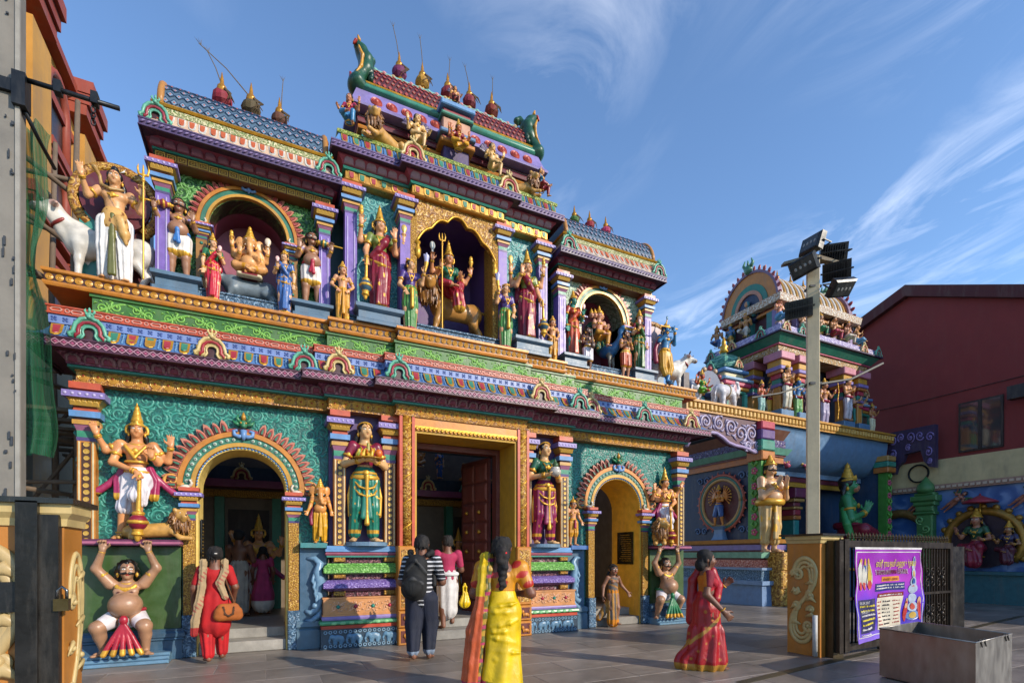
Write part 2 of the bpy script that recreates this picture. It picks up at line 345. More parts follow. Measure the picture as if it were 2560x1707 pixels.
class Fig:
 """one figure: groups of blended primitives, each group one mesh (part) of the figure"""
 def __init__(s, vox=.013): s.vox = vox; s.G = {}; s.sub = []; s.k = {}; s.fn = {}; s.mat = {}
 def g(s, n, k=None, fn=None, mat=None):
  s.G.setdefault(n, [])
  if k is not None: s.k[n] = k
  if fn is not None: s.fn[n] = fn
  if mat is not None: s.mat[n] = mat
 def rc(s, g, a, b, ra, rb=None, c=None, sy=1., pl=None, k=None):
  s.G.setdefault(g, []).append(('c', np.array(a, float), np.array(b, float), float(ra), float(ra if rb is None else rb), c, sy, pl, k))
 def el(s, g, c, r, c_=None, M=None, k=None, c2=None):
  r = (r, r, r) if isinstance(r, (int, float)) else r
  s.G.setdefault(g, []).append(('e', np.array(c, float), np.array(r, float), M, c_, k))
 def tor(s, g, c, Rr, r, n=(0, 0, 1), c_=None, sy=1., k=0.):
  s.G.setdefault(g, []).append(('t', np.array(c, float), float(Rr), float(r), np.array(Vector(n).normalized()), c_, sy, k))
 def ch(s, g, P, rs, c=None, **kw):
  rs = rs if isinstance(rs, (list, tuple)) else [rs]*len(P)
  for i in range(len(P)-1): s.rc(g, P[i], P[i+1], rs[i], rs[i+1], c, **kw)
 @staticmethod
 def bb(p):
  if p[0] == 'c':
   lo = np.minimum(p[1]-p[3], p[2]-p[4]); hi = np.maximum(p[1]+p[3], p[2]+p[4])
   if p[7]: lo = lo-p[7][0]; hi = hi+p[7][0]
   return lo, hi
  if p[0] == 'e': m = p[2].max() if p[3] is not None else p[2]; return p[1]-m, p[1]+m
  q = p[2]+p[3]; return p[1]-q, p[1]+q
 @staticmethod
 def ev(p, X, Y, Z):
  if p[0] == 'c':
   a, b, ra, rb, sy = p[1], p[2], p[3], p[4], p[6]
   d = b-a; px, py, pz = X-a[0], (Y-a[1])*1., Z-a[2]
   L2 = max(1e-9, d@d); t = np.clip((px*d[0]+py*d[1]+pz*d[2])/L2, 0, 1)
   qx, qy, qz = px-t*d[0], (py-t*d[1])*sy, pz-t*d[2]
   rr = ra+(rb-ra)*t
   if p[7]:
    amp, n, ph = p[7][:3]
    rr = rr+amp*np.cos(np.arctan2(qy, qx)*n+ph+t*(p[7][3] if len(p[7]) > 3 else 0))
   return (np.sqrt(qx*qx+qy*qy+qz*qz)-rr)/max(1, sy**.5)
  if p[0] == 'e':
   c, r, M = p[1], p[2], p[3]
   x, y, z = X-c[0], Y-c[1], Z-c[2]
   if M is not None:
    x, y, z = M[0, 0]*x+M[1, 0]*y+M[2, 0]*z, M[0, 1]*x+M[1, 1]*y+M[2, 1]*z, M[0, 2]*x+M[1, 2]*y+M[2, 2]*z
   k0 = np.sqrt((x/r[0])**2+(y/r[1])**2+(z/r[2])**2)+1e-9
   k1 = np.sqrt((x/r[0]**2)**2+(y/r[1]**2)**2+(z/r[2]**2)**2)+1e-9
   return k0*(k0-1)/k1
  c, R_, r, n, sy = p[1], p[2], p[3], p[4], p[6]
  x, y, z = X-c[0], (Y-c[1])*sy, Z-c[2]
  h = x*n[0]+y*n[1]+z*n[2]
  l2 = np.maximum(0, x*x+y*y+z*z-h*h)
  return np.sqrt((np.sqrt(l2)-R_)**2+h*h)-r
 def polys(s, g, vox):
  pr = s.G[g]; k = s.k.get(g, .02)
  bbs = [s.bb(p) for p in pr]
  m = k+3*vox
  lo = np.min([b[0] for b in bbs], 0)-m; hi = np.max([b[1] for b in bbs], 0)+m
  n = np.ceil((hi-lo)/vox).astype(int)+1
  ax = [lo[i]+np.arange(n[i])*vox for i in range(3)]
  D = np.full(n, 1., np.float32)
  for p, b in zip(pr, bbs):
   i0 = np.maximum(0, ((b[0]-m-lo)/vox).astype(int)); i1 = np.minimum(n, ((b[1]+m-lo)/vox).astype(int)+2)
   sl = tuple(slice(a, c) for a, c in zip(i0, i1))
   X = ax[0][sl[0]][:, None, None]; Y = ax[1][sl[1]][None, :, None]; Z = ax[2][sl[2]][None, None, :]
   d = s.ev(p, X, Y, Z).astype(np.float32)
   kk = p[-1] if p[-1] is not None else k
   o = D[sl]
   if kk > 0:
    h = np.clip(.5+.5*(o-d)/kk, 0, 1); D[sl] = o*(1-h)+d*h-kk*h*(1-h)
   else: D[sl] = np.minimum(o, d)
  return surfnet(D, lo, vox)
 def colours(s, g, P):
  pr = s.G[g]
  C = np.zeros((len(P), 4)); best = np.full(len(P), 9.)
  X, Y, Z = P.T
  for p in pr:
   c = p[5] if p[0] != 'e' else p[4]
   d = s.ev(p, X, Y, Z); m = d < best
   best[m] = d[m]; C[m] = (c if c is not None else s.base[g])
  if g in s.fn: C = s.fn[g](P, C)
  return C
 def build(s, name, label, cat, loc, rz=0., scale=1., group=None, base=None, vox=None, mats=None, tilt=None, parent=None, sx=1.):
  """base: {group: colour}"""
  s.base = {k: (tuple(v)+(0.,) if len(v) == 3 else tuple(v)) for k, v in base.items()}
  if parent is None:
   root = thing(name, label, cat, loc, rz, group)
  else:
   root = parent
  root.scale = (scale*sx, scale, scale)
  if tilt: root.rotation_euler = (tilt[0], tilt[1], rz)
  for g in s.G:
   r = s.polys(g, (vox or s.vox)*({'gold': .85}.get(g, 1.)))
   if r is None: continue
   P, F = r
   C = s.colours(g, P)
   me = bpy.data.meshes.new(g)
   me.vertices.add(len(P)); me.vertices.foreach_set('co', P.ravel())
   me.loops.add(F.size); me.polygons.add(len(F))
   me.loops.foreach_set('vertex_index', F.ravel().astype(np.int32))
   me.polygons.foreach_set('loop_start', np.arange(0, F.size, 4, dtype=np.int32))
   me.update(calc_edges=True)
   me.polygons.foreach_set('use_smooth', np.ones(len(F), bool))
   at = me.color_attributes.new('Col', 'FLOAT_COLOR', 'POINT'); at.data.foreach_set('color', C.ravel().astype(np.float32))
   me.materials.append(s.mat.get(g) or attrmat())
   po = link(PARTN.get(g, g), me, root)
   if g == 'gold': po['kind'] = 'stuff'
  for nm, me, c, rot, sc in s.sub: link(nm, me, root, c, rot, sc)
  return root
PARTN = {'skin': 'body', 'gold': 'gold_jewellery', 'lower': 'lower_garment', 'upper': 'blouse', 'scarf': 'scarf'}
def C4(h, k=.86, a=0.): return lin(h, k)+(a,)
GO = C4('#e0a83a', .9, .35); DGO = C4('#b98a30', .8, .35)
SKO = C4('#e39a5c'); SKP = C4('#e8b48a'); SKB = C4('#b98462'); HAIR = C4('#1c1512')
def facemesh():
 d = {}
 def col(mb, cs, name):
  me = mb.mesh(attrmat(), True, name)
  at = me.color_attributes.new('Col', 'FLOAT_COLOR', 'POINT')
  at.data.foreach_set('color', np.array([cs(v) for v in mb.V], np.float32).ravel()); return me
 e = MB().ball((0, 0, 0), (.0125, .005, .0068), 12, 8)
 def ec(v):
  r = math.hypot(v[0], v[2])
  if r < .0048: return C4('#140c0a')
  return C4('#f4efe6') if (v[0]/.0118)**2+(v[2]/.0058)**2 < 1 else C4('#201410')
 d['eye'] = col(e, ec, 'eye')
 b = MB().tube([(-.019, .004, -.003), (-.008, 0, .004), (.006, 0, .003), (.017, .005, -.004)], [.0012, .0028, .0028, .0012], 6)
 d['eyebrow'] = col(b, lambda v: C4('#160f0c'), 'eyebrow')
 m_ = MB().ball((0, 0, .0022), (.0155, .006, .0032), 10, 6); m_.ball((0, .001, -.0035), (.012, .006, .004), 10, 6)
 d['mouth'] = col(m_, lambda v: C4('#a83a30'), 'mouth')
 t = MB().tube([(-.05, .022, .012), (-.036, .008, -.002), (-.018, -.004, .001), (0, -.007, .006), (.018, -.004, .001), (.036, .008, -.002), (.05, .022, .012)], [.002, .006, .008, .006, .008, .006, .002], 8)
 d['moustache'] = col(t, lambda v: HAIR, 'moustache')
 k = MB().ball((0, 0, 0), (.004, .002, .006), 8, 6)
 d['forehead_mark'] = col(k, lambda v: C4('#b3201c'), 'forehead_mark')
 return d
FACE = facemesh()
def hand(F, g, w, d, up, sz=1., curl=.25, side=1, c=None, spread=.16, grip=False):
 """palm and five fingers from the wrist w along d; up = palm normal; side = where the thumb sits"""
 d = Vector(d).normalized(); up = Vector(up); up = (up-d*up.dot(d)).normalized(); x = d.cross(up)*side
 w = Vector(w); p = w+d*.034*sz
 M = np.array(Matrix((x, d, up)).transposed())
 F.el(g, p, (.027*sz, .033*sz, .0125*sz), c, M=M)
 if grip: curl = 1.5
 for i, ln in enumerate((.036, .041, .038, .029)):
  o = (i-1.5)*.0135*sz
  a = w+d*.056*sz-x*o*-1; s = (i-1.5)*spread*.6
  d1 = (d*math.cos(curl*.7)+up*math.sin(curl*.7)+x*s).normalized()
  d2 = (d*math.cos(curl*1.7)+up*math.sin(curl*1.7)+x*s).normalized()
  b = a+d1*ln*.55*sz; e = b+d2*ln*.6*sz
  F.rc(g, a, b, .0075*sz, .0068*sz, c, k=.006); F.rc(g, b, e, .0068*sz, .0052*sz, c, k=.006)
 ta = w+d*.018*sz-x*.022*sz; tb = ta+(d*.6-x*.75+up*.35).normalized()*.028*sz; te = tb+(d*.85-x*.2+up*(.3+curl*.3)).normalized()*.024*sz
 F.rc(g, ta, tb, .0095*sz, .008*sz, c, k=.008); F.rc(g, tb, te, .008*sz, .006*sz, c, k=.006)
def foot(F, g, a, d, sz=1., c=None):
 d = Vector((d[0], d[1], 0)).normalized(); x = Vector((d.y, -d.x, 0)); a = Vector(a)
 F.rc(g, a-d*.012*sz+Vector((0, 0, -.022*sz)), a+d*.055*sz+Vector((0, 0, -.028*sz)), .02*sz, .017*sz, c)
 for i in range(5):
  p = a+d*(.062-.004*abs(i-1))*sz+x*(i-2)*.0105*sz+Vector((0, 0, -.034*sz))
  F.rc(g, p, p+d*(.03-.003*i)*sz, .0095*sz, (.0095-.0008*i)*sz, c, k=.008)
def human(F, fem=False, fat=0., arms=(), legs=None, yaw=0., nod=0., chest=(0, 0, 0), head=True, ears=True, hsz=1., shw=None, hands=True, feet=True, face=True, moust=False, mark=True, hip=(0, 0, 0), skin='skin', brow=True):
 """standing height 1; faces -y. arms: (side, elbow, wrist[, hand dir, palm normal, curl, thumb side]). Returns anchors"""
 H = Vector(hip); ch = Vector(chest)+H
 sw = shw or (.098 if fem else .115)
 k = F.k.setdefault(skin, .022)
 pel = Vector((0, 0, .52))+H; wai = Vector((0, 0, .61))+H*.9+ch*.1; che = Vector((0, -.005, .73))+ch; nek = Vector((0, .005, .825))+ch
 F.el(skin, pel, (.088 if fem else .08, .06, .062))
 F.rc(skin, pel, wai, .066, .054 if fem else .062, sy=1.15)
 F.rc(skin, wai, che, .054 if fem else .064, .07 if fem else .078, sy=1.2)
 F.el(skin, che+Vector((0, .005, .035)), (sw*.88, .058, .058))
 if fem:
  for q in (-1, 1): F.el(skin, che+Vector((q*.038, -.045, .0)), (.036, .034, .034))
 else:
  for q in (-1, 1): F.el(skin, che+Vector((q*.042, -.035, .02)), (.045, .03, .034))
 if fat:
  F.el(skin, Vector((0, -.03-.035*fat, .605))+ch*.5+H*.5, (.085+.035*fat, .065+.045*fat, .082+.025*fat))
 hc = Vector((0, -.008, .925))+ch
 F.rc(skin, nek-Vector((0, 0, .015)), hc-Vector((0, -.012, .03)), .044, .036)
 Rm = Matrix.Rotation(yaw, 3, 'Z') @ Matrix.Rotation(nod, 3, 'X')
 def hp(x, y, z): return hc+Rm @ (Vector((x, y, z))*hsz)
 A = {'hc': hc, 'hp': hp, 'Rm': Rm, 'che': che, 'wai': wai, 'pel': pel, 'nek': nek, 'hsz': hsz}
 if head:
  M = np.array(Rm)
  F.el(skin, hp(0, .004, .012), tuple(np.array((.05, .06, .058))*hsz), M=M)
  F.el(skin, hp(0, -.014, -.026), tuple(np.array((.038, .04, .042))*hsz), M=M)
  F.el(skin, hp(0, -.04, -.052), tuple(np.array((.016, .014, .014))*hsz), M=M)
  F.rc(skin, hp(0, -.052, .008), hp(0, -.066, -.016), .006*hsz, .0105*hsz, k=.008)
  for q in (-1, 1):
   F.el(skin, hp(q*.024, -.042, -.02), .017*hsz)
   if ears: F.el(skin, hp(q*.052, .008, -.004), (.009*hsz, .014*hsz, .022*hsz), k=.006)
  if face:
   e = Rm.to_euler()
   for q in (-1, 1):
    F.sub.append(('eye', FACE['eye'], hp(q*.0205, -.0535, .006), (e.x, e.y, e.z+q*.25), .92*hsz))
    if brow: F.sub.append(('eyebrow', FACE['eyebrow'], hp(q*.0215, -.0565, .02), (e.x, e.y+(-q*.1), e.z+q*.25), (hsz*q*.9, hsz, hsz*.7)))
   F.sub.append(('mouth', FACE['mouth'], hp(0, -.0545, -.034), tuple(e), hsz))
   if moust: F.sub.append(('moustache', FACE['moustache'], hp(0, -.06, -.024), tuple(e), hsz*1.1))
   if mark: F.sub.append(('forehead_mark', FACE['forehead_mark'], hp(0, -.057, .032), tuple(e), hsz))
 for a in arms:
  sd, el, wr = a[0], Vector(a[1]), Vector(a[2])
  sh = Vector((sd*sw, .0, .795))+ch
  f = 1+.25*fat
  F.rc(skin, sh, el, (.034 if fem else .04)*f, .027*f); F.rc(skin, el, wr, .028*f, .0185*f)
  if hands:
   hd = Vector(a[3]) if len(a) > 3 and a[3] else (wr-el)
   hn = Vector(a[4]) if len(a) > 4 and a[4] else Vector((0, -1, 0))
   hand(F, skin, wr, hd, hn, 1.+.15*fat, a[5] if len(a) > 5 else .25, a[6] if len(a) > 6 else sd)
 for lg in (legs or [(-1, (-.062, -.015, .285), (-.066, .01, .045), (-.3, -1, 0)), (1, (.062, -.015, .285), (.066, .01, .045), (.3, -1, 0))]):
  sd, kn, an, td = lg
  hj = Vector((sd*.05, 0, .50))+H; f = 1+.3*fat
  F.rc(skin, hj, kn, .06*f, .04*f); F.rc(skin, kn, an, .042*f, .024*f)
  kn = Vector(kn); an = Vector(an)
  if an.z < kn.z-.05: F.el(skin, kn*.65+an*.35+Vector((0, .014, 0)), (.034*f, .036*f, .06))
  if feet: foot(F, skin, an, td, 1.+.15*fat)
 return A
def jewels(F, A, arms=(), fem=False, collar=True, belt=True, arml=True, ank=(), earr=True, bz=.57, br=.088, thread=False, sy=1.25):
 c = A['che']; n = A['nek']; F.g('gold', .006)
 if collar:
  F.tor('gold', n+Vector((0, -.012, -.012)), .046, .009, (0, -.45, 1))
  F.tor('gold', c+Vector((0, -.02, .045)), .062, .011, (0, -.75, 1))
  F.el('gold', c+Vector((0, -.075, .012)), (.02, .012, .024))
 if fem and collar:
  for q in (-1, 1): F.ch('gold', [n+Vector((q*.045, -.01, -.01)), c+Vector((q*.04, -.082, .03)), c+Vector((q*.012, -.082, -.045)), c+Vector((0, -.08, -.055))], .0065)
  F.el('gold', c+Vector((0, -.085, -.06)), (.014, .009, .02))
 if earr:
  for q in (-1, 1): F.el('gold', A['hp'](q*.056, .004, -.036), (.011*A['hsz'], .011*A['hsz'], .019*A['hsz']))
 if belt:
  F.tor('gold', A['pel']+Vector((0, 0, bz-.52)), br, .012, sy=sy); F.el('gold', A['pel']+Vector((0, -br/sy-.008, bz-.52)), (.024, .012, .022))
 if arml:
  for a in arms:
   sd, el, wr = a[0], Vector(a[1]), Vector(a[2]); sh = A['che']+Vector((sd*(.098 if fem else .115), .005, .065))
   m = sh.lerp(el, .55); F.tor('gold', m, .034, .0105, (el-sh)); F.el('gold', m+Vector((0, -.036, .006)), (.016, .01, .02))
   q = el.lerp(wr, .9); F.tor('gold', q, .021, .008, (wr-el)); F.tor('gold', el.lerp(wr, .8), .023, .006, (wr-el))
 for p in ank: F.tor('gold', Vector(p)+Vector((0, 0, .015)), .028, .008)
 if thread: F.ch('gold', [c+Vector((-.07, -.03, .07)), c+Vector((-.02, -.08, .0)), c+Vector((.04, -.07, -.1))], .004)
def crown(F, A, h=.16, halo=True, g='gold', tiers=4):
 F.g(g, .006); hp = A['hp']; z = .034
 F.tor(g, hp(0, .004, .034), .053*A['hsz'], .011*A['hsz'], A['Rm'] @ Vector((0, .12, 1)))
 for i in range(tiers):
  q = i/(tiers-1.); r = .05*(1-.62*q)
  F.el(g, hp(0, .006, z+.012+q*h*.68), (r*A['hsz'], r*A['hsz'], (.026+.01*(1-q))*A['hsz']))
  if i: F.tor(g, hp(0, .006, z+.002+q*h*.62), r*1.02*A['hsz'], .006*A['hsz'])
 F.rc(g, hp(0, .006, z+h*.7), hp(0, .006, z+h), .014, .004)
 F.el(g, hp(0, -.05, .058), (.016, .009, .022))
 if halo:
  for q in (-1, 1):
   for i in range(5):
    a = R(-25+i*24); F.el(g, hp(q*(.052+.022*math.cos(a)), .018, -.002+.04*math.sin(a)), .013)
def hair(F, A, long=.0, bun=False, curly=False, g='hair', c=None):
 F.g(g, .014); hp = A['hp']; s = A['hsz']; M = np.array(A['Rm'])
 F.el(g, hp(0, .014, .026), (.056*s, .06*s, .05*s), c, M=M)
 F.el(g, hp(0, .03, -.005), (.053*s, .04*s, .05*s), c, M=M)
 for q in (-1, 1): F.el(g, hp(q*.045, -.004, .012), (.014*s, .028*s, .032*s), c)
 if bun: F.el(g, hp(0, .07, .0), (.034, .03, .034), c)
 if long:
  for q in (-1, 1): F.ch(g, [hp(q*.048, .025, -.02), hp(q*.06, .035, -.06), hp(q*.075, .035, -.06-long)], [.02, .021, .012], c)
 if curly:
  r = random.Random(3)
  for i in range(46):
   a = r.uniform(-math.pi, 0) if i > 18 else r.uniform(-math.pi, math.pi); e = r.uniform(.0, 1.3); b = .058
   y = -math.sin(a)*b*math.cos(e)*.95
   if y < -.03 and e < .75: continue
   F.el(g, hp(math.cos(a)*b*math.cos(e), y+.005, .008+b*math.sin(e)), .0145*s, c, k=.004)
  for q in (-1, 1):
   for j in range(6): F.el(g, hp(q*(.056+.006*(j % 2)), .012+.012*(j % 3), .0-.014*j), .016*s, c, k=.004)
def skirt(F, A, z0=.56, z1=.04, r0=.092, r1=.1, sy=1.25, pl=(.006, 11, 0), g='lower', x1=0., mid=None, y1=0.):
 p = A['pel']; a = p+Vector((0, 0, z0-.52)); b = Vector((x1+p.x*.3, y1, z1+r1*.35))
 m = a.lerp(b, .35); rm = mid or (r0*1.08)
 F.g(g, .012)
 F.rc(g, a, m, r0, rm, sy=sy, pl=pl); F.rc(g, m, b, rm, r1, sy=sy, pl=pl)
def dhoti(F, A, legs, g='lower', low=.09, pl=(.004, 9, 0), r=.068):
 """cloth wrapped round each leg, with a pleated fall between"""
 p = A['pel']; F.g(g, .02)
 F.rc(g, p+Vector((0, 0, .04)), p+Vector((0, 0, -.03)), .088, .09, sy=1.25)
 for sd, kn, an, td in legs:
  hj = Vector((sd*.05, 0, .5))+p-Vector((0, 0, .52)); kn = Vector(kn); an = Vector(an); e = kn.lerp(an, 1-low)
  F.rc(g, hj, kn, r+.006, r*.82, pl=pl); F.rc(g, kn, e, r*.82, r*.72, pl=pl)
def stripes(bands, z0=None):
 """colour by height: [(z0,z1,colour)]"""
 def fn(P, C):
  for a, b, c in bands:
   m = (P[:, 2] > a) & (P[:, 2] < b); C[m] = c
  return C
 return fn
def motifs(c, dens=38, thr=.72, border=None, seed=0.):
 def fn(P, C):
  v = np.sin(P[:, 0]*dens*1.9+seed)*np.sin(P[:, 2]*dens+seed)*np.cos(P[:, 1]*dens)
  m = v > thr; C[m] = c
  if border: m = (P[:, 2] < border[1]) & (P[:, 2] > border[0]); C[m] = c
  return C
 return fn

# ------------------------------------------------------------------ ground
BX, BY = 3.2, 8.8
def stone(key, hexc, var=.35, rough=.55):
 m, t, b = newmat(key); c = lin(hexc)
 co = nd(t, 'ShaderNodeTexCoord'); oi = nd(t, 'ShaderNodeObjectInfo')
 mpn = nd(t, 'ShaderNodeMapping'); mpn.inputs['Scale'].default_value = (1.2, 3.2, 1); t.links.new(co.outputs['Object'], mpn.inputs[0])
 ad = nd(t, 'ShaderNodeVectorMath', operation='ADD'); t.links.new(mpn.outputs[0], ad.inputs[0])
 cb = nd(t, 'ShaderNodeCombineXYZ'); [t.links.new(mth(t, 'MULTIPLY', oi.outputs['Random'], 37.), cb.inputs[i]) for i in range(3)]; t.links.new(cb.outputs[0], ad.inputs[1])
 n = nd(t, 'ShaderNodeTexNoise'); n.inputs['Scale'].default_value = 2.4; n.inputs['Detail'].default_value = 9; n.inputs['Roughness'].default_value = .7; n.inputs['Distortion'].default_value = .6; t.links.new(ad.outputs[0], n.inputs['Vector'])
 f = nd(t, 'ShaderNodeMapRange'); f.inputs[1].default_value = .3; f.inputs[2].default_value = .72; t.links.new(n.outputs[0], f.inputs[0])
 n3 = nd(t, 'ShaderNodeTexNoise'); n3.inputs['Scale'].default_value = 45; n3.inputs['Detail'].default_value = 4; t.links.new(co.outputs['Object'], n3.inputs['Vector'])
 fm = mth(t, 'ADD', mth(t, 'MULTIPLY', f.outputs[0], .75), mth(t, 'MULTIPLY', n3.outputs[0], .3))
 col = mixrgb(t, fm, tuple(x*(1-var) for x in c), tuple(min(1, x*(1+var*1.2)) for x in c))
 ge = nd(t, 'ShaderNodeNewGeometry'); n5 = nd(t, 'ShaderNodeTexNoise'); n5.inputs['Scale'].default_value = .7; n5.inputs['Detail'].default_value = 7; n5.inputs['Roughness'].default_value = .7; t.links.new(ge.outputs['Position'], n5.inputs['Vector'])
 f5 = nd(t, 'ShaderNodeMapRange'); f5.inputs[1].default_value = .35; f5.inputs[2].default_value = .65; f5.inputs[3].default_value = .62; f5.inputs[4].default_value = 1.12; t.links.new(n5.outputs[0], f5.inputs[0])
 tint = mth(t, 'MULTIPLY_ADD', oi.outputs['Random'], .42); t.nodes[-1].inputs[2].default_value = .78; tint = mth(t, 'MULTIPLY', tint, f5.outputs[0])
 sc = nd(t, 'ShaderNodeVectorMath', operation='SCALE'); t.links.new(col, sc.inputs[0]); t.links.new(tint, sc.inputs['Scale'])
 t.links.new(sc.outputs[0], b.inputs['Base Color'])
 rr = mth(t, 'MULTIPLY_ADD', n.outputs[0], .3); t.nodes[-1].inputs[2].default_value = rough-.2; t.links.new(rr, b.inputs['Roughness'])
 bp = nd(t, 'ShaderNodeBump'); bp.inputs['Strength'].default_value = .25; bp.inputs['Distance'].default_value = .006; t.links.new(fm, bp.inputs['Height']); t.links.new(bp.outputs[0], b.inputs['Normal'])
 return m
GROUT = PM('#a0968a', .8, k=.8)
gr = MB().box(-300, 300, -300, 300, -.3, -.012).obj('ground', PM('#57534d', .85, scale=.6)); tag(gr, kind='structure')
TILE = stone('floor_tile', '#81776d', .3, .45)
pave = MB().box(-8, 24, -4, 24, -.011, -.004).obj('courtyard_paving', GROUT); tag(pave, kind='structure')
tw, td_ = 1.2, .6
tm = MB(); tm.bev(0, tw-.008, 0, td_-.008, 0, .01, .002)
tme = MB().add([(0, 0, 0), (tw-.008, 0, 0), (tw-.008, td_-.008, 0), (0, td_-.008, 0), (.003, .003, .004), (tw-.011, .003, .004), (tw-.011, td_-.011, .004), (.003, td_-.011, .004)],
 [(4, 5, 6, 7), (0, 1, 5, 4), (1, 2, 6, 5), (2, 3, 7, 6), (3, 0, 4, 7)]).mesh(TILE, name='floor_tile')
nt_ = 0; far = MB()
for j in range(-3, 30):
 for i in range(-6, 20):
  x = i*tw+(.6 if j % 2 else 0); y = j*td_-.35
  d = CC*(x+.6)+SS*(y+.3); l = SS*(x+.6)-CC*(y+.3)
  if d < 1.2 or abs(l)/d > 1.25 or y > 9.6 and x < 9 or x > 20 or y > 12: continue
  if y+td_ < 1.2: continue
  if nt_ < 295 and d < 16:
   link('floor_tile', tme, pave, (x, y, -.004)); nt_ += 1
  else:
   far.add([(x+a, y+b, -.0005) for a, b in ((0, 0), (tw-.008, 0), (tw-.008, td_-.008), (0, td_-.008))], [(0, 1, 2, 3)])
if far.V: tag(far.obj('floor_tiles', TILE, pave), kind='stuff')
# ------------------------------------------------------------------ temple gateway
TR = thing('temple_gateway', 'tall many-coloured temple gateway front with carved arches, ledges and roofs', 'temple', (BX, BY, 0))
T_TEAL = swirl('#1f7268', '#155850', '#2f8578', scale=6., arms=1, wind=13, bump=.2)
T_TEALU = swirl('#3a8f90', '#2d7f80', '#4fa09c', scale=5., arms=1, wind=13, bump=.2)
M_PUR = PM('#5a3a70'); M_LAV = PM('#9a82c4'); M_MAG = PM('#9c4a72'); M_GREEN = PM('#7cb84a'); M_DGRN = PM('#3d5d22', .35, spec=.6)
M_ORG = PM('#d8892a', .38, .1); M_GOLD = GOLD(); M_RED = PM('#d4502a', .38); M_TEALP = PM('#2f8f7c'); M_BLUE = PM('#5d8fca'); M_SLATE = PM('#5f7f98'); M_PINK = PM('#e6a08c')
M_DKRED = PM('#6a1f24'); M_CREAM = PM('#ecd9a8'); M_WHITE = PM('#ece6da'); M_CRIM = PM('#b8323c'); M_YEL = PM('#d6a93c', .5); M_DKSL = PM('#2f4658')
FRZ = swirl('#c88a2e', '#7a4416', '#e0ac50', scale=13, arms=2, wind=9, bump=.45)
CARVG = swirl('#d0952e', '#8a5418', '#e8be60', scale=9, arms=2, wind=9, bump=.5)
CARVB = swirl('#587a96', '#30506a', '#88a8c0', scale=10, arms=2, wind=8, bump=.5)
CARVM = swirl('#7d4a55', '#3a1a24', '#a8707a', scale=9, arms=2, wind=9)
def tp(name, mb, mat, smooth=False, parent=None, auto=None): return mb.obj(name, mat, parent or TR, smooth, auto=auto)
def run(path_x0, path_x1, n): return [path_x0+(path_x1-path_x0)*(i+.5)/n for i in range(n)]
def steps(lft, rgt, s1=(-2.3, 2.25), s2=(-1.25, 1.2), dv=.15, v0=0., back=.9):
 return [(lft, v0+back), (lft, v0), (s1[0], v0), (s1[0], v0-dv), (s2[0], v0-dv), (s2[0], v0-2*dv), (s2[1], v0-2*dv), (s2[1], v0-dv), (s1[1], v0-dv), (s1[1], v0), (rgt, v0), (rgt, v0+back)]
def segs(path, out):
 """front-facing straight runs of a stepped plan path pushed out: (x0,x1,v)"""
 o = []
 for i in range(len(path)-1):
  (x0, y0), (x1, y1) = path[i], path[i+1]
  if abs(y1-y0) < 1e-6:
   a = x0-out if (i > 0 and path[i-1][1] > y0) else x0+out
   b = x1+out if (i+2 < len(path) and path[i+2][1] > y1) else x1-out
   o.append((a, b, y0-out))
 return o
PL = steps(-5.53, 5.38)                       # main cornice line, v=0 is Y=8.8
PU = steps(-5.3, 5.22, v0=-.05)               # green frieze line
PK = steps(-5.5, 5.3, v0=-.12)
PD = steps(-5.82, 5.6, s1=(-2.3, 2.05), s2=(-1.25, 1.12), v0=-.14)   # ledge line
def course(name, path, prof, mat, auto=35): return tp(name, MB().mould(path, prof), mat, auto=auto)
# gold frieze over the doors and its rosettes
fz = course('gold_frieze', PL, [(-.3, 3.84), (.03, 3.84), (.03, 3.865), (0, 3.875), (0, 4.0), (.015, 4.005), (.015, 4.02), (-.3, 4.02)], FRZ)
ros = MB().lathe([(.001, -.012), (.066, -.012), (.07, 0), (.06, .008), (.05, .004), (.04, .012), (.03, .006), (.02, .018), (.001, .022)], 14).mesh(PM('#e0a53e', .35, .2), name='rosette', auto=50)
ros2 = MB().lathe([(.001, 0), (.014, 0), (.001, .014)], 8).mesh(PM('#c23a34'), name='rosette_centre')
for x0, x1, v in segs(PL, 0.):
 n = max(2, round((x1-x0)/.165))
 for x in run(x0, x1, n):
  link('rosette', ros, fz, (x, v, 3.945), (R(90), 0, 0)); link('rosette_centre', ros2, fz, (x, v-.02, 3.945), (R(90), 0, 0))
# teal bead and lotus moulding
course('teal_bead', PL, [(-.3, 4.021), (.05, 4.021), (.075, 4.03), (.075, 4.06), (.05, 4.068), (-.3, 4.068)], M_TEALP)
lo = course('lotus_moulding', PL, [(-.3, 4.069), (.085, 4.069), (.09, 4.1), (.12, 4.15), (.17, 4.19), (.17, 4.2), (-.3, 4.2)], swirl('#a04a74', '#6a2440', '#b98a94', scale=14, arms=1, wind=4, bump=.2))
def scallop(w, h, d, mat):
 """upright petal leaning forward at its top"""
 mb = MB(); o = [(-.5*w, 0), (-.52*w, .5*h), (-.42*w, .82*h), (-.2*w, h), (0, .93*h), (.2*w, h), (.42*w, .82*h), (.52*w, .5*h), (.5*w, 0)]
 mb.prism(o, -d, 0, c=d*.5); return mb
lp = scallop(.165, .105, .03, None)
for i, vtx in enumerate(lp.V): lp.V[i] = (vtx[0], vtx[1]-vtx[2]*.62, vtx[2])
lpm = lp.mesh(PM('#a8808c', .45), name='lotus_petal', auto=40)
lq = scallop(.095, .07, .02, None)
for i, vtx in enumerate(lq.V): lq.V[i] = (vtx[0], vtx[1]-.022-vtx[2]*.62, vtx[2])
lqm = lq.mesh(PM('#93395c', .45), name='petal_heart', auto=40)
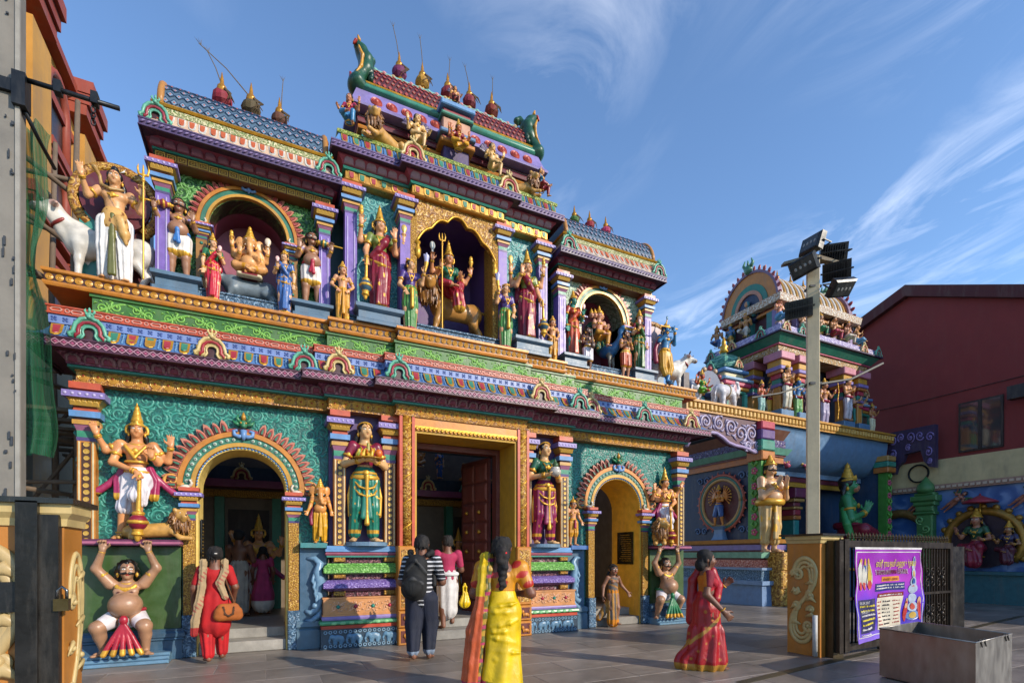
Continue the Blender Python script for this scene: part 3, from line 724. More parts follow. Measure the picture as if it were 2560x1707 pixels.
for x0, x1, v in segs(PL, .095):
 n = max(2, round((x1-x0)/.195))
 for x in run(x0, x1, n):
  link('lotus_petal', lpm, lo, (x, v, 4.09)); link('petal_heart', lqm, lo, (x, v, 4.088))
# projecting eave: soffit, diamond fascia, petal slope, blue band, pink band
course('eave_soffit', PL, [(-.3, 4.201), (.36, 4.201), (.36, 4.19), (.4, 4.19), (.4, 4.28), (-.3, 4.28)], PM('#5a2038'))
fa = course('eave_fascia', PL, [(.401, 4.165), (.43, 4.165), (.43, 4.18), (.418, 4.183), (.418, 4.277), (.43, 4.28), (.43, 4.3), (.401, 4.3)], PM('#4e1a34'))
def ring_prism(outer, inner, y0, y1):
 n = len(outer); mb = MB(); V = []
 for y in (y0, y1):
  for p in outer: V.append((p[0], y, p[1]))
  for p in inner: V.append((p[0], y, p[1]))
 F = []
 for i in range(n):
  j = (i+1) % n
  F += [(i, j, n+j, n+i), (2*n+i, 3*n+i, 3*n+j, 2*n+j), (i, 2*n+i, 2*n+j, j), (n+i, n+j, 3*n+j, 3*n+i)]
 mb.add(V, F); return mb
dia = lambda a, b=None: [(-a, 0), (0, b or a), (a, 0), (0, -(b or a))]
dm = ring_prism(dia(.052, .045), dia(.04, .033), -.012, .0); dmm = dm.mesh(PM('#d9a0b4', .4), name='diamond')
dm2 = MB().prism(dia(.026, .021), -.012, 0, c=.006).mesh(PM('#b8507c', .4), name='diamond_core')
for x0, x1, v in segs(PL, .418):
 n = max(2, round((x1-x0)/.088))
 for x in run(x0+.02, x1-.02, n):
  link('diamond', dmm, fa, (x, v, 4.23)); link('diamond_core', dm2, fa, (x, v, 4.23))
ps = course('petal_slope', PL, [(.0, 4.301), (.42, 4.301), (.37, 4.325), (.265, 4.40), (.215, 4.48), (.2, 4.53), (.0, 4.53)], M_BLUE)
def tablet(w, h, rim, core, d=.022):
 """hanging petal: rounded bottom, gold rim, coloured core; returns two meshes, top at z=0, front -y"""
 o = [(-w/2, 0), (-w*.46, -h*.7), (-w*.33, -h*.92), (0, -h), (w*.33, -h*.92), (w*.46, -h*.7), (w/2, 0)]
 i_ = [(x*.66, z*.78-.012) for x, z in o]
 a = MB().prism(o, -d*.6, 0, c=.006); b = MB().prism(i_, -d, -d*.4, c=.008)
 return a, b
def bend(mb, f):
 mb.V = [(x, y+f(z), z) for x, y, z in mb.V]; return mb
kap = lambda z: -((-z/.2)**1.5)*.155 if z < 0 else 0
sub = lambda mb: mb
def tabmesh(w, h, rim, core, f, nm):
 a, b = tablet(w, h, rim, core)
 for mb in (a, b): bend(mb, f)
 return a.mesh(rim, name=nm), b.mesh(core, name=nm+'_core')
M_TCOR = PM('#2f8f72', .35); M_RCOR = PM('#b8283c', .35)
tA = tabmesh(.13, .2, GOLD(), M_RCOR, kap, 'petal_tablet'); tB = tabmesh(.13, .2, GOLD(), M_TCOR, kap, 'petal_tablet')
bead = MB()
for j in range(6): z = -.02-.03*j; bead.ball((0, kap(z)-.006, z), .014, 7, 4)
beadm = bead.mesh(PM('#7fb2e0', .35), True, name='bead_string')
q = 0
for x0, x1, v in segs(PL, .23):
 n = max(2, round((x1-x0)/.2))
 for k_, x in enumerate(run(x0, x1, n)):
  a, b = (tA, tB)[k_ % 2]
  link('petal_tablet', a, ps, (x, v, 4.52)); link('tablet_core', b, ps, (x, v, 4.52))
  if k_ < n-1: link('bead_string', beadm, ps, (x+(x1-x0)/n/2, v, 4.52))
bb_ = course('blue_band', PL, [(.0, 4.531), (.225, 4.531), (.225, 4.645), (.0, 4.645)], PM('#7f98d2'))
fl4 = MB()
for a in range(4):
 c_, s_ = math.cos(a*math.pi/2+.785), math.sin(a*math.pi/2+.785); fl4.ball((c_*.024, 0, s_*.024), (.016, .007, .016), 6, 4)
fl4.ball((0, 0, 0), (.01, .012, .01), 6, 4); fl4m = fl4.mesh(PM('#3a5aa4', .4), True, name='blue_flower')
for x0, x1, v in segs(PL, .225):
 n = max(2, round((x1-x0)/.115))
 for x in run(x0, x1, n): link('blue_flower', fl4m, bb_, (x, v, 4.588))
pk = course('pink_band', PL, [(.0, 4.646), (.25, 4.646), (.25, 4.665), (.235, 4.67), (.235, 4.735), (.25, 4.74), (.25, 4.76), (.22, 4.765), (.0, 4.765)], PM('#c8502c'))
hexo = [(-.07, 0), (-.045, .026), (.045, .026), (.07, 0), (.045, -.026), (-.045, -.026)]
hx = ring_prism(hexo, [(x*.74, z*.6) for x, z in hexo], -.012, 0).mesh(M_PINK, name='link_hexagon')
ci = arc(0, 0, .028, 0, 330, 11); cj = arc(0, 0, .017, 0, 330, 11)
cr_ = ring_prism(ci, cj, -.012, 0).mesh(M_PINK, name='link_ring')
for x0, x1, v in segs(PL, .235):
 n = max(2, round((x1-x0)/.215)); w_ = (x1-x0)/n
 for x in run(x0, x1, n): link('link_hexagon', hx, pk, (x-.01, v, 4.702)); link('link_ring', cr_, pk, (x-.01+w_/2, v, 4.702))
# green vine frieze
gf = course('green_frieze', PU, [(-.2, 4.766), (.06, 4.766), (.06, 4.785), (.035, 4.79), (.035, 5.0), (.06, 5.005), (.06, 5.045), (-.2, 5.045)], PM('#3f7a2a'))
def vine_unit(w, h, mat, flip=1, th=.016):
 mb = MB(); a = h*.36*flip
 S = [(-w/2+w*i/14, 0, a*math.sin(-math.pi/2+math.pi*i/14)*1.) for i in range(15)]
 mb.tube(S, [th*.7+th*.5*math.sin(math.pi*i/14) for i in range(15)], 6, .8)
 for sx, sz, ph in ((.22, .12, 2.2), (-.22, -.12, -.9)):
  P = spiral(sx*w, sz*h*flip, .37*h, .05*h, ph if flip > 0 else -ph, 1.25*flip, 16); mb.tube(P, [th*1.0-th*.5*i/16 for i in range(17)], 6, .8)
  mb.ball((sx*w, -.004, sz*h*flip), .022, 7, 4)
  for k_ in range(5):
   t = ph+k_*.75; r_ = .4*h; cx, cz = sx*w+r_*math.cos(t), (sz*h+r_*math.sin(t))*flip
   if abs(cz) < h*.46: mb.tube([(cx, 0, cz), (cx+.03*math.cos(t+.8), -.006, cz+.03*math.sin(t+.8)*flip), (cx+.055*math.cos(t+1.5), 0, cz+.05*math.sin(t+1.5)*flip)], [.004, .013, .003], 5)
 mb.V = [(x, y, max(-h*.47, min(h*.47, z))) for x, y, z in mb.V]
 return mb.mesh(mat, True, name='vine_scroll')
vA = vine_unit(.42, .2, PM('#86c653', .4), 1); vB = vine_unit(.42, .2, PM('#86c653', .4), -1)
for x0, x1, v in segs(PU, .035):
 n = max(2, round((x1-x0)/.4)); w_ = (x1-x0)/n
 for k_, x in enumerate(run(x0, x1, n)): link('vine_scroll', (vA, vB)[k_ % 2], gf, (x, v, 4.895), None, (w_/.42, 1, 1))
# orange ledge with roundels
lg_ = course('ledge', PD, [(-.7, 5.046), (.0, 5.046), (.02, 5.075), (.02, 5.1), (.0, 5.105), (.0, 5.2), (.015, 5.205), (.03, 5.225), (.03, 5.262), (-.7, 5.262)], M_ORG)
gb = course('ledge_groove', PD, [(-.01, 5.107), (.004, 5.107), (.004, 5.198), (-.01, 5.198)], PM('#4a1c12'))
rd = MB().lathe([(.001, -.002), (.044, -.002), (.045, .008), (.036, .012), (.031, .006), (.022, .01), (.016, .006), (.001, .018)], 14).mesh(PM('#d89a34', .35, .1), name='roundel', auto=50)
for x0, x1, v in segs(PD, 0.):
 n = max(2, round((x1-x0)/.104))
 for x in run(x0, x1, n): link('roundel', rd, lg_, (x, v-.006, 5.152), (R(90), 0, 0))
# wall behind all that, above the doors, and the mass of the block
tp('upper_mass', MB().box(-5.2, 5.1, .35, 2.6, 3.85, 5.25), M_SLATE)
tp('ledge_deck', MB().box(-5.75, 5.5, .0, 2.0, 5.2, 5.255), M_SLATE)
# horseshoe ornaments on the eave
def kudu(edge, inner, sc=1., head=True):
 root = bpy.data.objects.new('horseshoe_ornament', None); COL.objects.link(root); root.parent = TR
 mb = MB(); O = [(-.02, .0)]
 out = [(-.2, .015), (-.215, .06), (-.17, .085), (-.165, .13), (-.145, .2), (-.09, .265), (0, .29), (.09, .265), (.145, .2), (.165, .13), (.17, .085), (.215, .06), (.2, .015)]
 inn = [(.1, .0), (.075, .03), (.06, .06), (.072, .1), (.065, .14), (.035, .165), (0, .17), (-.035, .165), (-.065, .14), (-.072, .1), (-.06, .06), (-.075, .03), (-.1, .0)]
 n = len(out); V = []; Fc = []
 for y in (-.05, .03):
  V += [(x, y, z) for x, z in out]+[(x, y, z) for x, z in inn[::-1]]
 for i in range(n-1):
  Fc += [(i, i+1, n+i+1, n+i), (2*n+i, 3*n+i, 3*n+i+1, 2*n+i+1), (i, 2*n+i, 2*n+i+1, i+1), (n+i, n+i+1, 3*n+i+1, 3*n+i)]
 Fc += [(0, n, 3*n, 2*n), (n-1, 3*n-1, 4*n-1, 2*n-1)]
 mb.add(V, Fc)
 mb.tube([(x, -.05, z) for x, z in out], [.026]*n, 6); mb.tube([(x, -.05, z) for x, z in inn], [.016]*n, 6)
 mb.obj('arch_rim', edge, root, True)
 mid = [((a[0]+b[0])/2, -.055, (a[1]+b[1])/2) for a, b in zip(out, inn[::-1])]
 MB().tube(mid, [.01, .022, .024]+[.023]*(n-6)+[.024, .022, .01], 8, .8).obj('inner_scroll', inner, root, True)
 MB().prism([(-.085, .0), (-.06, .06), (-.07, .1), (-.06, .14), (0, .17), (.06, .14), (.07, .1), (.06, .06), (.085, 0)], -.02, .02).obj('hollow', PM('#4a1a1c'), root)
 if head:
  hm = MB(); hm.ball((0, -.03, .325), (.05, .05, .045)); hm.ball((0, -.06, .30), (.035, .04, .03))
  for s_ in (-1, 1):
   hm.ball((s_*.03, -.07, .335), .016, 6, 4); hm.tube([(s_*.03, -.03, .35), (s_*.055, -.035, .39), (s_*.04, -.04, .415)], [.018, .014, .004], 6)
   hm.tube([(s_*.02, -.06, .285), (s_*.07, -.06, .27), (s_*.1, -.05, .29)], [.018, .014, .004], 6)
  hm.tube([(0, -.03, .36), (0, -.045, .41), (0, -.05, .43)], [.02, .016, .005], 6)
  hm.obj('lion_mask', edge, root, True)
 root.scale = (sc,)*3
 return root
KG = kudu(PM('#6cbfa0', .35), PM('#a82a3c', .35)); KC = kudu(PM('#ecd08a', .35), PM('#b82c34', .35))
KG['label'] = 'pale green horseshoe ornament with lion mask'; KC['label'] = 'cream horseshoe ornament with lion mask'
for k_ in (KG, KC): k_.hide_render = False
kpos = [(-5.28, 0, 0), (-3.9, 0, 1), (-2.68, 0, 0), (-2.2, .15, 1), (-1.3, .3, 0), (1.28, .3, 1), (2.2, .15, 0), (2.58, 0, 1), (3.9, 0, 0), (5.2, 0, 1)]
usedk = {0: False, 1: False}
def place(proto, used, key, loc, sc=None):
 o = proto if not used[key] else copy_tree(proto, TR)
 used[key] = True; o.location = loc
 if sc: o.scale = (sc,)*3
 return o
for x, s_, c_ in kpos: place((KG, KC)[c_], usedk, c_, (x, -.38-s_, 4.3), .98)
# ------------------------------------------------------------------ lower walls with arched doors
def wall_with_arch(name, x0, x1, z0, z1, cx, hw, zs, v0, v1, mat, n=20):
 mb = MB(); A_ = arc(cx, zs, hw, 180, 0, n)
 front = []
 for y, fl in ((v0, 0), (v1, 1)):
  V = [(x0, y, z0), (x0, y, z1), (x1, y, z1), (x1, y, z0), (cx+hw, y, z0)]+[(x, y, z) for x, z in A_[::-1]]+[(cx-hw, y, z0)]
  o = len(mb.V); mb.V += V
  a = [o+5+i for i in range(n+1)][::-1]        # left to right along the arch
  L_, R_ = o+len(V)-1, o+4
  F_ = [(o, o+1, a[0], L_), (o+3, R_, a[-1], o+2)]
  h = n//2
  F_ += [(o+1, a[i+1], a[i]) for i in range(h)]+[(o+1, o+2, a[h])]+[(o+2, a[i+1], a[i]) for i in range(h, n)]
  mb.F += F_; front.append((o, a, L_, R_))
 (o, a, l_, r_), (p, b, m_, s_) = front
 chain = [l_]+a+[r_]; ch2 = [m_]+b+[s_]
 mb.F += [(chain[i], chain[i+1], ch2[i+1], ch2[i]) for i in range(len(chain)-1)]
 mb.F += [(o, p, p+1, o+1), (o+1, p+1, p+2, o+2), (o+2, p+2, p+3, o+3)]
 return tp(name, mb, mat)
def reveal(cx, hw, zs, v0, v1, mat, n=20):
 P = [(cx-hw, 0.)]+arc(cx, zs, hw, 180, 0, n)+[(cx+hw, 0.)]
 Q = [(cx+(x-cx)*1.0, z) for x, z in P]; mb = MB(); th = .03
 out = [(cx+(x-cx)*(1+th/hw), zs+(z-zs)*(1+th/hw) if z > zs else z) for x, z in P]
 m = len(P)
 V = [(x, v, z) for v in (v0, v1) for x, z in P]+[(x, v, z) for v in (v0, v1) for x, z in out]
 F_ = [(i, i+1, m+i+1, m+i) for i in range(m-1)]+[(2*m+i, 3*m+i, 3*m+i+1, 2*m+i+1) for i in range(m-1)]+[(i, 2*m+i, 2*m+i+1, i+1) for i in range(m-1)]+[(m+i, m+i+1, 3*m+i+1, 3*m+i) for i in range(m-1)]
 mb.add(V, F_); return tp('arch_reveal', mb, mat)
AC = {-1: -3.52, 1: 3.6}; AHW = .60; AZ = 2.53; WV = .15
for sd in (-1, 1):
 x0, x1 = (-5.5, -2.28) if sd < 0 else (2.23, 5.36)
 wall_with_arch('wing_wall', x0, x1, 0, 3.86, AC[sd], AHW+.035, AZ, WV, WV+.42, T_TEAL)
 reveal(AC[sd], AHW, AZ, WV-.05, WV+.95 if sd > 0 else WV+.6, PM('#ecca6c' if sd < 0 else '#e8b43a', .6, k=.9))
def curl_mesh(hexc, s=1.):
 """one carved scroll: a tapering spiral with acanthus lobes"""
 mb = MB(); mb.tube(spiral(0, 0, .115*s, .02*s, 0, 1.35, 14), [.024*s-.0011*s*i for i in range(15)], 5, .55); mb.ball((0, 0, 0), (.022*s, .012*s, .022*s), 6, 4)
 for k_ in range(6):
  a = .3+k_*.85; r_ = .115*s*(1-.02*k_); p = lambda da, f: (r_*f*math.cos(a+da), 0, r_*f*math.sin(a+da))
  mb.tube([p(0, .95), p(.22, 1.25), p(.55, 1.3), p(.75, 1.12)], [.008*s, .024*s, .02*s, .005*s], 5, .55)
 return mb.mesh(PM(hexc, .45), True, name='carved_scroll')
def curls(par, me, x0, x1, z0, z1, v, d, skip, seed):
 r_ = random.Random(seed); nx, nz = max(1, round((x1-x0)/d)), max(1, round((z1-z0)/d))
 for j in range(nz):
  for i in range(nx):
   x = x0+(x1-x0)*(i+.5+(.25 if j % 2 else -.25))/nx+r_.uniform(-.03, .03); z = z0+(z1-z0)*(j+.5)/nz+r_.uniform(-.03, .03); q = 1 if (i+j) % 2 else -1
   if x0+.05 < x < x1-.05 and not skip(x, z): k_ = r_.uniform(.85, 1.12)*d/.25; link('carved_scroll', me, par, (x, v, z), (0, r_.uniform(0, 6.28), 0), (q*k_, k_, k_))
CT = curl_mesh('#3fa090')
for o_ in [o for o in TR.children if o.name.startswith('wing_wall')]:
 sd = -1 if o_.data.vertices[0].co.x < 0 else 1; xa, xb = (-5.5, -2.28) if sd < 0 else (2.23, 5.36)
 curls(o_, CT, xa, xb, 1.72, 3.84, WV, .235, lambda x, z: math.hypot(x-AC[sd], z-AZ) < .95 or (abs(x-AC[sd]) < .8 and z < AZ), 3+sd)
def flame(w, h, d=.03):
 o = [(-w*.45, 0), (-w*.5, h*.45), (-w*.3, h*.8), (w*.08, h), (w*.32, h*.75), (w*.5, h*.42), (w*.45, 0)]
 a = MB().prism(o, -d, 0, c=.008)
 b = MB().prism([(x*.6, z*.7+h*.04) for x, z in o], -d*1.4, -d*.5, c=.006); c_ = MB().prism([(x*.3, z*.5+h*.06) for x, z in o], -d*1.8, -d, c=.004)
 return a, b, c_
fl_ = flame(.15, .2)
FLM = [m_.mesh(mt, name=nm) for m_, mt, nm in zip(fl_, (PM('#d98a70', .4), PM('#b03028', .4), PM('#2f7d5c', .4)), ('flame_leaf', 'leaf_red', 'leaf_green'))]
beadw = MB().lathe([(.001, 0), (.03, 0), (.026, .016), (.001, .022)], 10).mesh(PM('#bfe0cc', .35), True, name='arch_bead')
beadb = MB().lathe([(.001, .021), (.01, .021), (.001, .032)], 6).mesh(PM('#a83238'), name='bead_jewel')
studm = MB().ball((0, 0, 0), (.014, .014, .022), 6, 4).mesh(PM('#5c93cc', .35), True, name='blue_stud')
def arch_deco(parent_name, cx, zs, hw, v, s=1., nfl=9, small=False):
 root = bpy.data.objects.new(parent_name, None); COL.objects.link(root); root.parent = TR; root.location = (cx, v, zs)
 def band(nm, r0, r1, y0, y1, mat, a0=-4, a1=184, tub=False):
  n = 30; o = arc(0, 0, r1, a0, a1, n); i_ = arc(0, 0, r0, a0, a1, n); mb = MB()
  V = [(x, y, z) for y in (y0, y1) for x, z in o]+[(x, y, z) for y in (y0, y1) for x, z in i_]; m = n+1
  F_ = []
  for k_ in range(n): F_ += [(k_, k_+1, 2*m+k_+1, 2*m+k_), (m+k_, 3*m+k_, 3*m+k_+1, m+k_+1), (k_, m+k_, m+k_+1, k_+1), (2*m+k_, 2*m+k_+1, 3*m+k_+1, 3*m+k_)]
  F_ += [(0, 2*m, 3*m, m), (n, m+n, 3*m+n, 2*m+n)]
  mb.add(V, F_)
  return mb.obj(nm, mat, root)
 band('arch_back', hw+.035, hw+.33*s, -.012, .04, PM('#a83a30'))
 b1 = band('outer_arch_band', hw+.2*s, hw+.27*s, -.06, .04, M_ORG)
 b2 = band('bead_band', hw+.105*s, hw+.195*s, -.04, .04, PM('#2f7d64'))
 b3 = band('inner_arch_band', hw+.04*s, hw+.1*s, -.055, .04, PM('#dba23c', .35, .15))
 if not small:
  n = 26
  for i in range(n):
   a = R(2+176*(i+.5)/n); r_ = hw+.15*s
   if abs(a-math.pi/2) < .13: continue
   link('arch_bead', beadw, b2, (r_*math.cos(a), -.04, r_*math.sin(a)), (R(90), 0, 0), s); link('bead_jewel', beadb, b2, (r_*math.cos(a), -.04, r_*math.sin(a)), (R(90), 0, 0), s)
  n = 40
  for i in range(n):
   a = R(180*(i+.5)/n); r_ = hw+.02
   link('blue_stud', studm, b3, (r_*math.cos(a), -.04, r_*math.sin(a)), (0, -a, 0))
 for q in (-1, 1):
  for i in range(nfl):
   a = R(90-q*(13+(80/nfl)*i+40/nfl)); r_ = hw+.275*s
   for k_, m_ in enumerate(FLM):
    if small and k_ == 2: continue
    link(m_.name.split('.')[0], m_, root, (r_*math.cos(a), -.01*(k_+1), r_*math.sin(a)), (0, math.pi/2-a, 0), (s*q*(9/nfl)*.95 if nfl > 9 else s*q, s, s))
 # crest: blue scroll, green lion face, pot finial
 cz = hw+.24*s
 mb = MB()
 for q in (-1, 1): mb.tube([(0, -.07, -.03*s), (q*.06*s, -.075, -.055*s), (q*.125*s, -.07, -.03*s), (q*.13*s, -.07, .03*s), (q*.09*s, -.07, .045*s), (q*.085*s, -.07, .015*s)], [.03*s, .034*s, .032*s, .028*s, .02*s, .008*s], 7)
 mb.tube([(0, -.07, .05*s), (0, -.08, -.06*s), (0, -.07, -.11*s)], [.05*s, .04*s, .012*s], 8)
 mb.obj('crest_scroll', PM('#6f9fd8', .35), root, True, (0, 0, cz))
 mb = MB(); mb.ball((0, -.07, .14*s), (.06*s, .05*s, .065*s)); mb.ball((0, -.1, .11*s), (.04*s, .045*s, .035*s))
 for q in (-1, 1): mb.tube([(q*.04*s, -.06, .17*s), (q*.09*s, -.06, .23*s), (q*.07*s, -.06, .29*s)], [.03*s, .026*s, .008*s], 7); mb.tube([(q*.05*s, -.06, .13*s), (q*.12*s, -.05, .16*s), (q*.15*s, -.05, .2*s)], [.03*s, .028*s, .006*s], 6)
 mb.obj('crest_mask', PM('#2f8a5c', .35), root, True, (0, 0, cz))
 mb = MB(); mb.tube([(0, -.06, .2*s), (0, -.065, .26*s), (0, -.06, .33*s)], [.028*s, .034*s, .006*s], 8); [mb.ball((q*.035*s, -.11, .155*s), .016*s, 6, 4) for q in (-1, 1)]
 mb.obj('crest_bud', PM('#e0a030', .35, .2), root, True, (0, 0, cz))
 # swan scrolls at the springing
 for q in (-1, 1):
  r_ = hw+.16*s
  mb = MB(); mb.ball((q*r_, -.07, -.03*s), (.075*s, .045*s, .045*s)); mb.tube([(q*(r_-.05*s), -.07, -.02*s), (q*(r_-.085*s), -.08, .04*s), (q*(r_-.06*s), -.085, .09*s), (q*(r_-.09*s), -.09, .085*s)], [.026*s, .02*s, .022*s, .006*s], 7)
  mb.obj('swan', PM('#efe2cc', .35), root, True)
  mb = MB(); mb.tube(spiral(q*(r_+.17*s), .07*s, .12*s, .02*s, R(-90), q*1.2, 16, -.04), [.03*s-.018*s*i/16 for i in range(17)], 7)
  mb.tube([(q*(r_+.1*s), -.04, .0), (q*(r_+.02*s), -.05, .03*s)], [.03*s, .012*s], 6)
  mb.obj('tail_scroll', PM('#e8a84a', .35), root, True)
 return root
for sd in (-1, 1):
 o = arch_deco('arch_ornament', AC[sd], AZ, AHW, WV-.02, 1., 12)
 o['label'] = 'flame-leaf arch over the %s' % ('wide open doorway with inner hall' if sd < 0 else 'doorway with the black plaque')
# pilasters: (centre, width, z0, z1, v) with stacked capital; shaft discs are pieces
disc = MB().lathe([(.001, 0), (.036, 0), (.034, .01), (.022, .006), (.001, .014)], 10).mesh(PM('#e0b04a', .35, .15), name='shaft_disc', auto=50)
def pilaster(cx, w, z0, z1, v, d=.16, discs=True, caps=1., name='pilaster', shaft=None, cap_h=.78):
 root = bpy.data.objects.new(name, None); COL.objects.link(root); root.parent = TR; root.location = (cx, v, 0)
 h = cap_h*caps; zc = z1-h; k = w/.2
 s_ = MB().box(-w/2, w/2, 0, d, z0, zc).obj('shaft', shaft or M_ORG, root)
 if discs:
  MB().box(-w*.26, w*.26, -.006, .01, z0+.02, zc-.02).obj('shaft_groove', PM('#4a2410'), root)
  n = max(3, int((zc-z0)/.088))
  for i in range(n): link('shaft_disc', disc, s_, (0, -.004, z0+(zc-z0)*(i+.5)/n), (R(90), 0, 0), (k*1.0,)*3)
  for q in (-1, 1): MB().box(q*w*.38-.008, q*w*.38+.008, -.012, .01, z0+.01, zc-.01).obj('shaft_fillet', M_CREAM, root)
 lay = [(.0, .05, .52, .54, '#5c4a86', 'shaft_collar'), (.05, .14, .5, .52, '#3d9a78', 'collar_block'), (.14, .22, .52, .66, '#a8688a', 'lotus_neck'), (.22, .28, .72, .72, '#d9a03c', 'gold_slab'), (.285, .31, .6, .6, '#7a3a30', 'recess'),
           (.315, .40, .84, .86, '#6a9fd8', 'blue_slab'), (.40, .46, .7, .62, '#cc5a38', 'red_cushion'), (.465, .565, .62, .98, '#cf9a34', 'lotus_bell'), (.57, .655, 1.16, 1.16, '#9a86cc', 'beaded_abacus'), (.66, .70, .52, .52, '#c8482c', 'neck'), (.70, .79, .86, .86, '#d45a38', 'top_block')]
 for a, b, r0, r1, hx_, nm in lay:
  za, zb = zc+a*caps*cap_h/.79, zc+b*caps*cap_h/.79; o0, o1 = r0*w, r1*w
  MB().mould([(-o0, d), (-o0, 0), (o0, 0), (o0, d)], [(0, za), (0, za)], cap=False) if 0 else None
  mb = MB(); e0, e1 = o0-w*.5, o1-w*.5
  V = [(-o0, d, za), (-o0, -e0, za), (o0, -e0, za), (o0, d, za), (-o1, d, zb), (-o1, -e1, zb), (o1, -e1, zb), (o1, d, zb)]
  mb.add(V, [(0, 3, 2, 1), (4, 5, 6, 7), (0, 1, 5, 4), (1, 2, 6, 5), (2, 3, 7, 6), (3, 0, 4, 7)])
  ob = mb.obj(nm, PM(hx_, .4), root)
  if nm == 'beaded_abacus' and w > .1:
   nb = 6; bm_ = BEADS.setdefault('ab', MB().ball((0, 0, 0), (.024, .012, .024), 8, 5).mesh(PM('#c9bcec', .35), True, name='abacus_bead'))
   for i in range(nb): link('abacus_bead', bm_, ob, (-o0+2*o0*(i+.5)/nb, -e0-.002, (za+zb)/2), None, k*.9)
  if nm == 'lotus_bell':
   pm_ = BEADS.setdefault('lb', scallop(.07, .08, .016, None).mesh(PM('#e0b04a', .35), name='bell_petal', auto=40))
   for i in range(5): link('bell_petal', pm_, ob, (-o0*1.25+2.5*o0*(i+.5)/5, -(e0+e1)/2+.0, za+.004), (R(32), 0, 0), k)
 return root
BEADS = {}
for x in (-5.42, 5.3): pilaster(x, .2, 1.66, 3.84, -.0, .16)
for x in (-2.13, -1.32, 1.3, 2.13): pilaster(x, .18, 1.66, 3.84, -.13, .3)
GPAT = swirl('#cf9632', '#8a5a1c', '#e4b850', scale=24, arms=2, wind=4, bump=.5)
for sd in (-1, 1):
 for q in (-1, 1):
  x = AC[sd]+q*(AHW+.11)
  pilaster(x, .15, .62, 2.5, .04, .12, False, .62, 'door_pilaster', GPAT)
  MB().bev(x-.09, x+.09, .0, .2, 0.003, .62, .012).obj('carved_base_block', CARVB, TR)
